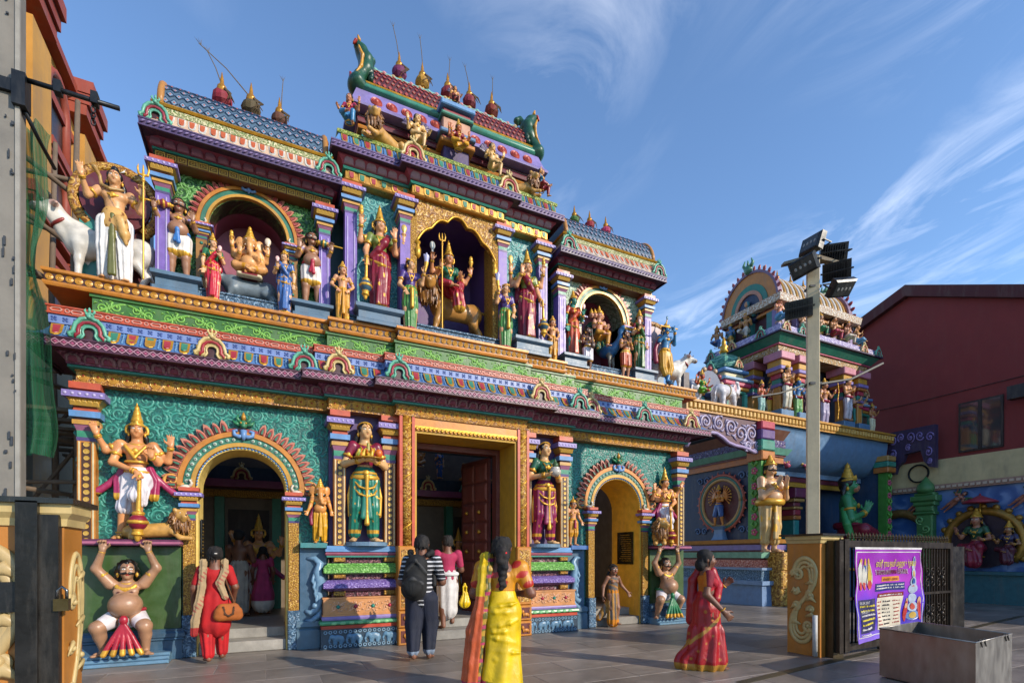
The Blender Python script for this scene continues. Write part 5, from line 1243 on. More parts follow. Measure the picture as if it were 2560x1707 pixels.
uA, uB = [tabmesh(.11, .185, GOLD('#d9a848'), c_, ct, 'petal_tablet') for c_ in (M_RCOR, PM('#3f9a7c', .35))]
bd2 = MB()
for j in range(5): z = -.02-.034*j; bd2.ball((0, ct(z)-.006, z), .013, 7, 4)
bd2m = bd2.mesh(PM('#5c93cc', .35), True, name='bead_string')
for x0, x1, v in segs(PC, .145):
 n = max(2, round((x1-x0)/.165))
 for k_, x in enumerate(run(x0, x1, n)):
  link('petal_tablet', (uA, uB)[k_ % 2][0], sp, (x, v, 8.255)); link('tablet_core', (uA, uB)[k_ % 2][1], sp, (x, v, 8.255))
  if k_ < n-1: link('bead_string', bd2m, sp, (x+(x1-x0)/n/2, v, 8.255))
mm(MB().mould(PC, [(-.3, 8.261), (.16, 8.261), (.17, 8.3), (.15, 8.33), (-.3, 8.33)]), 'scroll_band', swirl('#b4bf4c', '#5a7a2c', '#dce08a', scale=14, arms=2, wind=6))
mm(MB().box(-1.95, 1.65, -.0, 1.4, 8.2, 8.325), 'terrace', M_SLATE)
for x, v in ((-1.0, -.42), (.76, -.42)): k_ = copy_tree(KC, TR); k_.location = (x, v, 8.06); k_.scale = (.95,)*3
# top storey
PT = [(-1.78, 1.0), (-1.78, .12), (1.58, .12), (1.58, 1.0)]
for z0, z1, o, mt, nm in ((8.326, 8.42, .03, PM('#6f9ab4'), 'blue_plinth'), (8.421, 8.74, -.05, T_TEALU, 'top_wall'), (8.741, 8.8, .02, M_ORG, 'gold_course'), (8.801, 8.84, -.02, M_TEALP, 'teal_course'), (8.841, 8.93, .03, PM('#7a2a3c'), 'maroon_roll'), (8.931, 9.0, .0, PM('#5a2a34'), 'maroon_recess')):
 mm(MB().mould(PT, [(-.4, z0), (o, z0), (o+.015, (z0+z1)/2), (o, z1), (-.4, z1)]), nm, mt)
for x in (-1.55, -.55, .3, 1.35): mm(MB().box(x-.12, x+.12, .1, .3, 8.42, 8.74), 'top_pilaster', PM('#e0a484', .45))
pb = mm(MB().mould(PT, [(-.4, 9.0), (.2, 9.0), (.21, 9.03), (.14, 9.12), (.08, 9.3), (.06, 9.36), (-.4, 9.36)]), 'purple_eave', PM('#9484c4', .42))
rr_ = MB().lathe([(.001, -.02), (.1, -.02), (.105, .02), (.09, .045), (.075, .035), (.06, .055), (.042, .045), (.03, .065), (.001, .075)], 16).mesh(PM('#c8503c', .38), name='red_rosette', auto=50)
for x in run(-1.65, -.35, 5)+run(.15, 1.5, 5): link('red_rosette', rr_, pb, (x, .02, 9.17), (R(72), 0, 0))
mm(MB().mould(PT, [(-.4, 9.361), (.05, 9.361), (.09, 9.4), (.1, 9.44), (.07, 9.5), (.03, 9.52), (-.4, 9.52)]), 'green_roll', PM('#3f9076', .35), auto=60)
mm(MB().mould(PT, [(-.4, 9.521), (.05, 9.521), (.06, 9.54), (-.4, 9.55)]), 'gold_bead', M_GOLD)
rc2 = lambda t: (.1+.4*(1-math.cos(t*math.pi/2)), 9.55+.5*math.sin(t*math.pi/2))
prof = [rc2(i/8) for i in range(9)]; prof += [(1.0-v, z) for v, z in prof[::-1]]
mb = MB(); n = len(prof); mb.add([(x, v, z) for x in (-1.6, 1.42) for v, z in prof], [(i, i+1, n+i+1, n+i) for i in range(n-1)]+[tuple(range(n))[::-1], tuple(range(n, 2*n))])
rf = mm(mb, 'barrel_roof', PM('#5a1c24', .4), auto=50)
rs_ = MB().prism(dia(.036, .04), -.012, 0, c=.006).mesh(PM('#b8463c', .38), name='roof_scale')
rg_ = MB().lathe([(.001, 0), (.014, 0), (.001, .008)], 6); rg_.V = [(x, -z-.011, y) for x, y, z in rg_.V]; rg_m = rg_.mesh(PM('#7fb48c', .35), name='scale_flower')
for r_ in range(7):
 t = (r_+.5)/7.6; v, z = rc2(t); nx_ = 32
 for i in range(nx_-(r_ % 2)):
  x = -1.55+2.92*(i+.5*(r_ % 2))/(nx_-1); link('roof_scale', rs_, rf, (x, v-.003, z), (-t*math.pi/2, 0, 0))
  if r_ % 2: link('scale_flower', rg_m, rf, (x, v-.003, z), (-t*math.pi/2, 0, 0))
rid = mm(MB().box(-1.6, 1.42, .4, .6, 10.04, 10.12), 'roof_ridge', PM('#7cc0b4', .45))
rb_ = MB().ball((0, 0, 0), (.075, .1, .045), 8, 5)
for k_, x in enumerate(run(-1.55, 1.38, 18)): link('ridge_boss', BEADS.setdefault('rb%d' % (k_ % 3), rb_.mesh(PM(('#7cc0b4', '#d88a90', '#c8a878')[k_ % 3], .4), True, name='ridge_boss')), rid, (x, .48, 10.12))
# central dormer stack
for z0, z1, hw, o, mt in ((8.33, 8.44, .34, .34, M_SLATE), (8.441, 8.8, .24, .22, PM('#4a3470')), (8.801, 8.88, .32, .32, M_ORG), (8.881, 8.96, .28, .26, PM('#a83244')), (8.961, 9.03, .33, .33, PM('#5c88b4')), (9.031, 9.3, .26, .24, PM('#e0a484')), (9.301, 9.36, .3, .3, PM('#3f9076')), (9.361, 9.44, .26, .26, PM('#a83244')), (9.441, 9.53, .32, .34, PM('#6aa0d4'))):
 mm(MB().bev(-.12-hw, -.12+hw, .12-o, .6, z0, z1, .015), 'dormer_course', mt)
# sea-beast gable ends
for sd, x in ((-1, -1.72), (1, 1.55)):
 F = Fig(.016); F.k = {'body': .05, 'belly': .03, 'jaw': .02}
 s_ = sd
 F.ch('body', [(s_*.02, .05, 9.46), (s_*.1, .04, 9.5), (s_*.06, .05, 9.66), (s_*-.06, .08, 9.84), (s_*-.08, .1, 10.04), (s_*.0, .1, 10.2), (s_*.08, .08, 10.27)], [.13, .15, .1, .13, .13, .1, .07])
 F.ch('body', [(s_*-.05, .2, 10.2), (s_*-.15, .24, 10.34), (s_*-.23, .24, 10.3), (s_*-.19, .24, 10.22)], [.07, .05, .04, .02]); F.ch('body', [(s_*-.04, .3, 9.5), (s_*-.1, .34, 9.85), (s_*-.06, .34, 10.1)], [.16, .15, .1])
 for k_ in range(7): F.el('body', (s_*(-.13-.02*math.sin(k_)), -.02+.02*k_, 9.62+.085*k_), (.05, .05, .06), C4('#153a28'), k=.01)
 F.ch('belly', [(s_*.13, -.05, 9.62), (s_*.04, -.04, 9.78), (s_*.02, -.04, 9.98), (s_*.08, -.02, 10.14)], [.02, .028, .03, .02]); F.ch('jaw', [(s_*.2, .02, 9.42), (s_*.2, .0, 9.55), (s_*.22, .02, 9.66)], [.03, .045, .02]); F.ch('jaw', [(s_*.12, .03, 10.28), (s_*.16, .03, 10.22)], [.035, .02]); F.ch('belly', [(s_*.06, .05, 10.34), (s_*.08, .05, 10.42)], [.035, .015])
 rt = sub_empty('sea_beast_gable', (x, .12, .47), 'dark green sea-beast crest at the %s end of the top roof' % ('left' if sd < 0 else 'right'))
 F.build('x', None, None, None, parent=rt, base={'body': C4('#24543c'), 'belly': C4('#d99a2c'), 'jaw': C4('#b83a2c')})
 rt.scale = (.95, 1.3, .95)
for i, (xv, c_, ln) in enumerate(((917, '#7a1f5c', -.12), (970, '#c8942c', -.06), (1028, '#8a1d34', .02), (1078, '#8a1d34', -.1), (1129, '#8a2a1c', 0.))): pot(TR, (UX(xv, 180, 9.3), .5, 10.12), 1.15, c_, ln, .6 if i < 2 else .45)
# round sunburst discs behind the bulls at both ends of the ledge
for xv, yv, v, hx_, rr in ((268, 468, .25, '#6a1f2c', .56), (1500, 790, .2, '#c8a8a4', .5)):
 x, zz = atY(xv, yv, BY+v); x -= BX
 rt = sub_empty('halo_disc', (x, v, zz))
 MB().lathe([(.001, 0), (rr*.74, 0), (rr*.74, .06), (.001, .06)], 28).obj('disc_field', PM(hx_, .45), rt).rotation_euler = (R(90), 0, 0)
 o = MB().tube([(rr*.87*math.cos(R(a)), 0, rr*.87*math.sin(R(a))) for a in range(-50, 231, 10)], rr*.13, 8).obj('disc_rim', CARVG, rt, True)
 MB().box(-rr*.7, rr*.7, .04, .3, 5.26-zz, -.2).obj('disc_pedestal', PM('#5a1a24') if x < 0 else M_SLATE, rt)
mm(MB().box(-5.55, -5.28, .2, .5, 5.26, 6.3), 'teal_end_pier', PM('#3f9488', .4))

# ------------------------------------------------------------------ statues
LEDGE = 5.262
def blouse(F, A, arms, g='upper', fem=True, sl=.5, low=0.):
 c, w = A['che'], A['wai']; F.g(g, .014)
 F.rc(g, w.lerp(c, .35-low), c, .068 if fem else .074, .078 if fem else .086, sy=1.2); F.el(g, c+Vector((0, .004, .03)), (.1 if fem else .115, .066, .062))
 if fem: [F.el(g, c+Vector((q*.038, -.045, 0)), (.041, .039, .039)) for q in (-1, 1)]
 for a in arms:
  sh = c+Vector((a[0]*(.098 if fem else .115), .005, .065)); F.rc(g, sh, sh.lerp(Vector(a[1]), sl), .044, .036)
def sash(F, A, g='lower', q=1, r=.03):
 c, p = A['che'], A['pel']; F.ch(g, [p+Vector((-q*.085, -.03, .05)), p+Vector((-q*.03, -.075, .11)), c+Vector((q*.03, -.085, -.02)), c+Vector((q*.07, -.06, .05)), c+Vector((q*.085, .0, .09)), c+Vector((q*.09, .06, .03)), c+Vector((q*.1, .065, -.2))], [r, r, r*1.2, r, r*.9, r, r*1.1], k=.012)
def fall(F, A, g='lower', x=0., z0=.56, z1=.06, w=.03, y=-.1, c=None, n=3):
 """pleats hanging in front"""
 p = A['pel']
 for i in range(n): F.ch(g, [p+Vector((x, y*.8, z0-.52)), Vector((p.x+x+(i-(n-1)/2)*w*.6, y, (z0+z1)/2)), Vector((p.x+x+(i-(n-1)/2)*w, y-.005, z1))], [.018, .016, .02], c, k=.004)
def mace(F, a, b, g='mace', s=1., c=None, flip=False):
 """gold shaft with a big fluted ball at b"""
 a, b = Vector(a), Vector(b); d = (b-a).normalized(); F.g(g, .008)
 F.rc(g, a, b, .011*s, .017*s, GO); F.el(g, b, .052*s, c or C4('#3f5f70')); F.tor(g, b, .05*s, .01*s, d, GO); F.rc(g, b+d*.05*s, b+d*.11*s, .03*s, .014*s, GO); F.tor(g, b-d*.055*s, .024*s, .012*s, d, GO); F.tor(g, b+d*.075*s, .026*s, .009*s, d, GO)
def trident(F, x, y, z0, z1, g='trident'):
 F.g(g, .004); F.rc(g, (x, y, z0), (x, y, z1), .009, .009, GO); F.el(g, (x, y, z1-.1), .016, GO)
 F.rc(g, (x, y, z1-.06), (x, y, z1+.07), .012, .003, GO)
 for q in (-1, 1): F.ch(g, [(x, y, z1-.06), (x+q*.035, y, z1-.05), (x+q*.042, y, z1), (x+q*.03, y, z1+.06)], [.01, .01, .009, .003], GO)
def lotus_item(F, p, c, g='held_lotus', s=1.):
 F.g(g, .004); p = Vector(p); F.rc(g, p, p+Vector((0, 0, .04*s)), .008*s, .012*s, c); F.el(g, p+Vector((0, 0, .055*s)), (.022*s, .012*s, .03*s), c)
def conch(F, p, s=1., g='held_conch'):
 F.g(g, .004); p = Vector(p); F.rc(g, p, p+Vector((0, 0, .05*s)), .012*s, .026*s, GO); F.el(g, p+Vector((0, 0, .085*s)), (.022*s, .016*s, .036*s), GO)
 F.tor(g, p+Vector((0, 0, .05*s)), .02*s, .006*s, (0, 1, 0), GO)
LEGS = [(-1, (-.062, -.015, .285), (-.066, .01, .045), (-.3, -1, 0)), (1, (.062, -.015, .285), (.066, .01, .045), (.3, -1, 0))]
BASE = {'skin': SKP, 'hair': HAIR, 'gold': GO, 'mace': GO, 'trident': GO, 'held_emblem': GO, 'upper': C4('#8a1d34'), 'lower': C4('#a01f34'), 'scarf': C4('#a8245c'), 'sash': C4('#3f6fb8'), 'beard': HAIR, 'whisk': C4('#b8b4d8'), 'flute': GO}
def place_fig(F, label, xv, yt, Y, z, total, base={}, name='statue', cat='statue', rz=0., vox=None, group=None, yf=None, tilt=None, sx=1.):
 X, zt = atY(xv, yt, Y); s = (zt-z)/total
 b = dict(BASE); b.update(base)
 return F.build(name, label, cat, (X, Y, z), rz, s, group, b, vox, tilt=tilt, sx=sx)
def pedestal(xv, Y, z0, z1, w, d=.3):
 x = atY(xv, 600, Y)[0]-BX; v = Y-BY
 P = [(x-w, v+d), (x-w, v-d*.6), (x+w, v-d*.6), (x+w, v+d)]
 h = z1-z0
 mm(MB().mould(P, [(-w*.9, z0), (.03, z0), (.03, z0+h*.18), (.0, z0+h*.22), (-.02, z0+h*.3), (-.02, z0+h*.66), (.02, z0+h*.72), (.05, z0+h*.8), (.05, z1), (-w*.9, z1)]), 'statue_pedestal', PM('#5d7c94', .42), auto=30)
 mm(MB().box(x-w*.99, x+w*.99, v-d*.55, v+d, z0, z1-.002), 'pedestal_core', PM('#5d7c94', .42))
# --- tall crowned ladies beside the centre niche
def tall_lady(label, xv, yt, Y, z, mir):
 F = Fig(.009); q = -mir
 arms = [(-mir, (-mir*.145, -.01, .64), (-mir*.15, -.09, .50), (0, -.3, -1), (0, -1, 0), .5), (mir, (mir*.16, -.03, .66), (mir*.13, -.13, .77), (0, -.2, 1), (0, -1, 0), .3),
   (-mir, (-mir*.2, .02, .74), (-mir*.2, -.05, .88), (0, -.1, 1), (0, -1, 0), .6), (mir, (mir*.2, .02, .68), (mir*.245, -.05, .8), (0, -.1, 1), (0, -1, 0), .6)]
 A = human(F, fem=True, arms=arms, legs=LEGS, yaw=.1); hair(F, A, .08); crown(F, A, .2); jewels(F, A, arms, True, ank=())
 skirt(F, A, .58, .02, .1, .1, mid=.118, pl=(.005, 13, 0)); sash(F, A, 'lower', mir, .034); blouse(F, A, arms[:2]); fall(F, A, n=4)
 F.g('lower', fn=motifs(GO, 30, .74, (.0, .05)))
 F.ch('gold', [A['pel']+Vector((-.1, -.02, .02)), A['pel']+Vector((0, -.1, -.05)), A['pel']+Vector((.1, -.02, -.02))], [.016, .02, .016])
 mace(F, (-mir*.155, -.12, .5), (-mir*.165, -.12, .2), s=1.15); conch(F, (-mir*.2, -.06, .95)); lotus_item(F, (mir*.248, -.06, .86), C4('#e8c468', .9, .3), s=1.5)
 return place_fig(F, label, xv, yt, Y, z, 1.165, {'skin': C4('#e0a070'), 'upper': C4('#7a8a3c'), 'lower': C4('#8c1c30')})
pedestal(868, 8.62, LEDGE, 5.55, .34); pedestal(1215, 8.62, LEDGE, 5.55, .34)
tall_lady('tall crowned statue in crimson robe on the pedestal left of the centre niche', 872, 470, 8.68, 5.55, 1)
tall_lady('tall crowned statue in crimson robe on the pedestal right of the centre niche', 1210, 570, 8.68, 5.55, -1)
# --- whisk bearers
def whisk_lady(label, xv, yt, mir, Y=8.47):
 F = Fig(.008)
 arms = [(mir, (mir*.16, -.03, .68), (mir*.17, -.12, .8), (0, -.2, 1), (0, -1, 0), .9), (-mir, (-mir*.15, 0, .63), (-mir*.09, -.1, .52), (mir*.3, -.4, -1), (0, -1, 0), .3)]
 A = human(F, fem=True, arms=arms, yaw=.55*mir, legs=LEGS); hair(F, A, 0, bun=True); jewels(F, A, arms, True); blouse(F, A, arms, low=-.1)
 F.tor('gold', A['hp'](0, .01, .04), .05, .012, (0, .3, 1))
 for i in range(5): F.el('gold', A['hp'](-.05+.025*i, .02, .075+.015*math.sin(i*.785)), .013)
 skirt(F, A, .55, .03, .1, .08, mid=.112, pl=(.006, 12, 0)); F.g('lower', fn=motifs(C4('#a83a4c'), 30, .7, (.02, .05)))
 F.ch('gold', [A['pel']+Vector((0, -.1, .03)), A['pel']+Vector((0, -.11, -.1)), A['pel']+Vector((0, -.105, -.22))], [.026, .022, .028], sy=.8)
 w = Vector((mir*.175, -.14, .83)); F.g('whisk', .01); F.rc('whisk', w+Vector((0, 0, -.02)), w+Vector((mir*.02, 0, .1)), .014, .03, GO)
 for i in range(7): a = i*.9; F.rc('whisk', w+Vector((mir*.02, 0, .11)), w+Vector((mir*.02+.03*math.cos(a), .03*math.sin(a), .2+.02*(i % 2))), .022, .014)
 return place_fig(F, label, xv, yt, Y, LEDGE, 1.06, {'skin': C4('#dfa877'), 'upper': C4('#5a3f8a'), 'lower': C4('#4f8a3c')})
whisk_lady('whisk bearer statue in violet blouse and green skirt left of the lion rider', 942, 588, 1)
whisk_lady('whisk bearer statue in violet blouse and green skirt right of the lion rider', 1161, 645, -1)
# --- boys with hands on hips
def boy(label, xv, yt, Y, mir):
 F = Fig(.009)
 arms = [(s_, (s_*.19, .02, .66), (s_*.1, -.06, .56), (-s_*.5, -.3, -.6), (0, -1, 0), .3) for s_ in (-1, 1)]
 A = human(F, arms=arms, legs=LEGS, yaw=.25*mir, hsz=1.25); hair(F, A, .04); crown(F, A, .1, False, tiers=3); jewels(F, A, arms, thread=True); dhoti(F, A, LEGS, low=.1); fall(F, A, n=2, z1=.12, w=.02)
 F.g('lower', fn=stripes([(0., .1, GO)]))
 return place_fig(F, label, xv, yt, Y, LEDGE, 1.1, {'skin': C4('#e0a070'), 'lower': C4('#dc9a26')})
boy('small boy statue in yellow loincloth by the dark gap left of the centre block', 787, 600, 8.6, 1); boy('small boy statue in yellow loincloth by the column right of the centre block', 1269, 725, 8.6, -1)
# --- moustached guards on pedestals
def guard(label, xv, yt, Y, sash_c, mir, z=5.52):
 F = Fig(.0085)
 arms = [(-mir, (-mir*.19, -.02, .68), (-mir*.24, -.12, .78), (0, -.3, 1), (0, -1, 0), .8), (mir, (mir*.18, -.02, .66), (mir*.16, -.13, .72), (0, -.2, 1), (0, -1, 0), .4)]
 lg = [(-1, (-.075, -.02, .285), (-.08, .01, .045), (-.5, -1, 0)), (1, (.075, -.02, .285), (.08, .01, .045), (.5, -1, 0))]
 A = human(F, fat=.75, arms=arms, legs=lg, moust=True, hsz=1.28, yaw=.1); hair(F, A, curly=True); jewels(F, A, arms, belt=False)
 F.g('lower', .02); p = A['pel']; F.rc('lower', p+Vector((0, -.01, .03)), p+Vector((0, -.01, -.02)), .1, .105, sy=1.1)
 for l_ in lg: F.rc('lower', Vector((l_[0]*.055, 0, .5)), Vector(l_[1])*.72+Vector((0, 0, .145)), .088, .084, pl=(.004, 9, 0))
 F.g('lower', fn=stripes([(.28, .345, GO)]))
 F.g('sash', .014); F.tor('sash', p+Vector((0, -.01, .055)), .105, .022, sy=1.05); F.el('sash', p+Vector((.0, -.13, .05)), (.03, .03, .035)); F.ch('sash', [p+Vector((0, -.13, .03)), p+Vector((.012, -.13, -.1))], [.02, .026]); F.ch('sash', [p+Vector((0, -.13, .03)), p+Vector((-.03, -.12, -.08))], [.018, .022])
 w = Vector((-mir*.245, -.14, .82))
 mace(F, w+Vector((-mir*.13, -.02, .0)), w+Vector((mir*.1, .03, .03)), s=.9, c=C4('#8a2a3c') if mir > 0 else C4('#2f6f5c'))
 return place_fig(F, label, xv, yt, Y, z, 1.03, {'skin': C4('#a8795c'), 'lower': C4('#ece4da'), 'sash': sash_c})
pedestal(410, 8.84, LEDGE, 5.52, .26); pedestal(716, 8.84, LEDGE, 5.5, .26)
guard('pot-bellied guard statue with blue sash, mace in hand, on the left pedestal', 411, 455, 8.86, C4('#3f7fc8'), 1); guard('pot-bellied guard statue with red sash, mace on shoulder, beside the boy', 716, 533, 8.86, C4('#b8243c'), -1, 5.5)
# --- robed ladies of the side niches
def robed(label, xv, yt, Y, z, lower, upper, skin=C4('#e8b080'), mir=1, cr=True, pl=11, mot=GO, total=1.14):
 F = Fig(.0085)
 arms = [(-mir, (-mir*.14, .0, .63), (-mir*.13, -.04, .48), (0, -.3, -1), (0, -1, 0), .3), (mir, (mir*.15, -.02, .64), (mir*.11, -.13, .68), (0, -.4, .8), (0, -1, 0), .7)]
 A = human(F, fem=True, arms=arms, yaw=.45*mir, legs=LEGS); hair(F, A, .05); crown(F, A, .15 if total > 1.1 else .08, False); jewels(F, A, arms, True)
 skirt(F, A, .58, .02, .095, .085, mid=.112, pl=(.005, pl, 0)); sash(F, A, 'lower', mir); blouse(F, A, arms); fall(F, A, n=3, w=.025)
 F.g('lower', fn=motifs(mot, 34, .75, (0, .045)))
 F.ch('gold', [A['pel']+Vector((-.1, -.02, .0)), A['pel']+Vector((0, -.1, -.05)), A['pel']+Vector((.1, -.02, -.03))], [.014, .018, .014])
 lotus_item(F, Vector(arms[1][2])+Vector((0, -.02, .05)), C4('#e8b8b0'), s=1.4)
 return place_fig(F, label, xv, yt, Y, z, total, {'skin': skin, 'lower': lower, 'upper': upper})
robed('statue in bright red robe and green blouse left of the elephant-headed figure', 489, 530, 8.73, LEDGE, C4('#c81f34'), C4('#2f7a4c'), mir=1)
robed('statue in blue robe right of the elephant-headed figure', 654, 567, 8.73, LEDGE, C4('#3f68a8'), C4('#3f68a8'), mir=-1, total=1.1)
pedestal(1313, 8.8, LEDGE, 5.5, .26); pedestal(1470, 8.84, LEDGE, 5.5, .26)
robed('green-faced crowned statue in orange robe on a pedestal left of the peacock niche', 1316, 662, 8.82, 5.5, C4('#c8502a'), C4('#a8361c'), C4('#3f8f78'), mir=1)
robed('crowned statue in dark green robe on the pedestal beside the blue flute player', 1468, 705, 8.84, 5.5, C4('#3a6a34'), C4('#8a2a2c'), C4('#e0a878'), mir=-1)
# --- elephant-headed seated figure
def ele_head(F, A, g='skin', c=None, s=1.):
 hp = A['hp']
 F.el(g, hp(0, -.005, .005), (.062*s, .06*s, .066*s), c)
 F.ch(g, [hp(0, -.05, -.01), hp(0, -.085, -.06), hp(.004, -.1, -.125), hp(.02, -.11, -.18), hp(.05, -.115, -.19), hp(.062, -.11, -.165)], [.036*s, .03*s, .025*s, .02*s, .017*s, .013*s], c)
 for q in (-1, 1):
  F.el(g, hp(q*.095, .015, -.005), (.045*s, .014*s, .062*s), c, M=rotm('Z', q*.4)); F.rc(g, hp(q*.03, -.06, -.045), hp(q*.045, -.09, -.07), .009, .004, C4('#f0e8d4'))
  F.sub.append(('eye', FACE['eye'], hp(q*.034, -.056, .012), (0, 0, q*.4), 1.2))
def seated(F, arms, fem=False, fat=0., cross=True, hsz=1.1, head=True, zs=0., yaw=0., face=True):
 """cross-legged body, pelvis at height zs"""
 H = (0, 0, zs-.5); lg = [(-1, (-.17, -.12, zs+.03), (-.02, -.2, zs-.0), (.6, -.5, 0)), (1, (.17, -.12, zs+.03), (.03, -.23, zs-.03), (-.6, -.5, 0))] if cross else \
  [(-1, (-.13, -.15, zs+.02), (-.03, -.22, zs+.0), (.6, -.5, 0)), (1, (.1, -.17, zs+.02), (.09, -.16, zs-.2), (.1, -1, 0))]
 A = human(F, fem=fem, fat=fat, arms=arms, legs=lg, hip=H, hsz=hsz, head=head, yaw=yaw, face=face); A['legs'] = lg
 return A
def shift(arms, dz): return [(a[0], Vector(a[1])+Vector((0, 0, dz)), Vector(a[2])+Vector((0, 0, dz)))+tuple(a[3:]) for a in arms]
def leg_cloth(F, A, g='lower', r=.062, upto=1., pl=None):
 F.g(g, .02); p = A['pel']; F.rc(g, p+Vector((0, 0, .03)), p-Vector((0, 0, .02)), .088, .09, sy=1.2)
 for sd, kn, an, td in A['legs']:
  hj = p+Vector((sd*.05, 0, -.02)); F.rc(g, hj, kn, r+.01, r*.8, pl=pl); F.rc(g, kn, Vector(kn).lerp(Vector(an), .8*upto), r*.8, r*.62, pl=pl)
F = Fig(.0085)
arms = shift([(-1, (-.16, -.03, .66), (-.12, -.13, .72), (0, -.3, 1), (0, -1, 0), .3), (1, (.16, -.02, .63), (.11, -.14, .6), (-.3, -.6, .4), (0, 0, 1), .5), (-1, (-.2, .02, .72), (-.22, -.06, .83), (0, -.2, 1), (0, -1, 0), .7), (1, (.2, .02, .72), (.225, -.06, .8), (0, -.2, 1), (0, -1, 0), .7)], -.1)
A = seated(F, arms, fat=1.1, head=False, zs=.4, hsz=1.35); ele_head(F, A, s=1.3); crown(F, A, .15, False); jewels(F, A, arms, bz=.5, br=.115); leg_cloth(F, A)
F.g('lower', fn=motifs(GO, 40, .8)); conch(F, (-.222, -.08, .78), 1.1); lotus_item(F, (.228, -.08, .76), C4('#f0dcc0'), s=1.9)
F.g('blanket', .012); F.el('blanket', (0, -.03, .315), (.17, .17, .02)); F.rc('blanket', (-.13, -.19, .28), (.13, -.19, .28), .03, .03, sy=.5); F.g('blanket', fn=lambda P, C: np.where((np.abs(P[:, :1]) < .1) & (P[:, 2:3] > .27), np.array(C4('#8a2434'))[None], np.array(C4('#e8d8b0'))[None]))
place_fig(F, 'golden elephant-headed seated statue with four arms in the left arched niche', 574, 525, 9.08, 5.5, 1.04, {'skin': C4('#e8a868'), 'lower': C4('#dc9a1c'), 'blanket': C4('#e8d8b0')})
# its mount and other animals
def quad(F, g, L=.5, z=.45, r=.13, hz=.62, neck=.1, c=None, leg=.045, hd=(.09, .06, .06), tail=True, legs=(0, 0, 0, 0), hx=None, ny=.0):
 """standing four-footed animal along x, head at -x; z = back height, L = half body length"""
 F.g(g, .05)
 F.rc(g, (-L*.62, 0, z-r*.8), (L*.62, 0, z-r*.75), r*1.05, r*.95, sy=1.15); F.el(g, (-L*.7, 0, z-r*.75), (r, r*.8, r*1.25)); F.el(g, (L*.66, 0, z-r*.7), (r*.95, r*.78, r*1.1))
 hx = hx if hx is not None else -L-.16
 F.rc(g, (-L*.8, 0, z-r*.5), (hx+.03, ny, hz), r*.75, neck*.75, k=.06)
 for i, (x, y) in enumerate(((-L*.75, -.07), (-L*.68, .07), (L*.68, -.07), (L*.78, .07))):
  o = legs[i]; ft = x+o
  if x < 0:
   F.ch(g, [(x, y, z-r*1.2), (x+o*.5, y, z*.42), (ft, y, .05)], [leg*1.6, leg*.95, leg*.7], k=.04)
  else:
   F.ch(g, [(x, y, z-r), (x-.05+o*.4, y, z*.55), (x+.06+o*.8, y, z*.32), (ft, y, .05)], [leg*2.1, leg*1.35, leg*.85, leg*.7], k=.04)
  F.rc(g, (ft, y, .03), (ft-.03, y, .022), leg*.85, leg*.7, k=.02)
 if tail: F.ch(g, [(L*.95, 0, z-.04), (L*1.12, .02, z-.16), (L*1.1, .02, z*.4)], [.022, .014, .02], k=.02)
 return Vector((hx, ny, hz))
def bull(label, xv, yt, Y, z, mir, total=.86):
 F = Fig(.012); h = quad(F, 'skin', .42, .62, .16, .78, .1, leg=.045, hx=-.58, ny=-.1, legs=(-.02, .05, .0, .06))
 F.rc('skin', h+Vector((.03, 0, .02)), h+Vector((-.1, -.09, -.06)), .075, .045); F.el('skin', h+Vector((-.115, -.1, -.075)), (.045, .045, .035), C4('#8a7a74')); F.el('skin', (-.36, 0, .66), (.11, .08, .08)); F.ch('skin', [h+Vector((0, -.02, -.08)), (-.48, -.05, .55), (-.4, 0, .42)], [.05, .05, .06], k=.05)
 for q in (-1, 1):
  F.rc('skin', h+Vector((.05, q*.07, .03)), h+Vector((.1, q*.16, .0)), .028, .02, C4('#c8a090')); F.g('horn', .005); F.ch('horn', [h+Vector((.02, q*.05, .07)), h+Vector((.02, q*.085, .12)), h+Vector((-.01, q*.08, .16))], [.02, .015, .005])
  F.sub.append(('eye', FACE['eye'], h+Vector((-.035, q*.085-.03, .03)), (0, 0, R(-65) if q < 0 else R(-120)), 2.2))
 F.g('collar', .008); F.tor('collar', (-.5, -.05, .66), .1, .02, (-.7, -.3, .9))
 b = {'skin': C4('#dcd6cc'), 'horn': C4('#3a302c'), 'collar': C4('#8a2a24')}
 return place_fig(F, label, xv, yt, Y, z, total, b, rz=0 if mir > 0 else 0, sx=mir)
bull('white bull statue with red collar behind the trident bearer at the ledge end', 262, 440, 8.98, LEDGE, 1, 1.22)
bull('white cow statue behind the blue flute player', 1528, 790, 9.02, LEDGE, -1, 1.05)
F = Fig(.012); h = quad(F, 'skin', .3, .3, .12, .3, .08, leg=.03, hx=-.42, legs=(-.05, .03, .03, .05), tail=True); F.rc('skin', h, h+Vector((-.1, -.06, -.05)), .07, .03); [F.el('skin', h+Vector((.03, q*.07, .06)), (.02, .035, .04)) for q in (-1, 1)]
place_fig(F, 'grey mouse mount under the elephant-headed statue', 578, 632, 9.05, 5.45, .42, {'skin': C4('#75828a')})
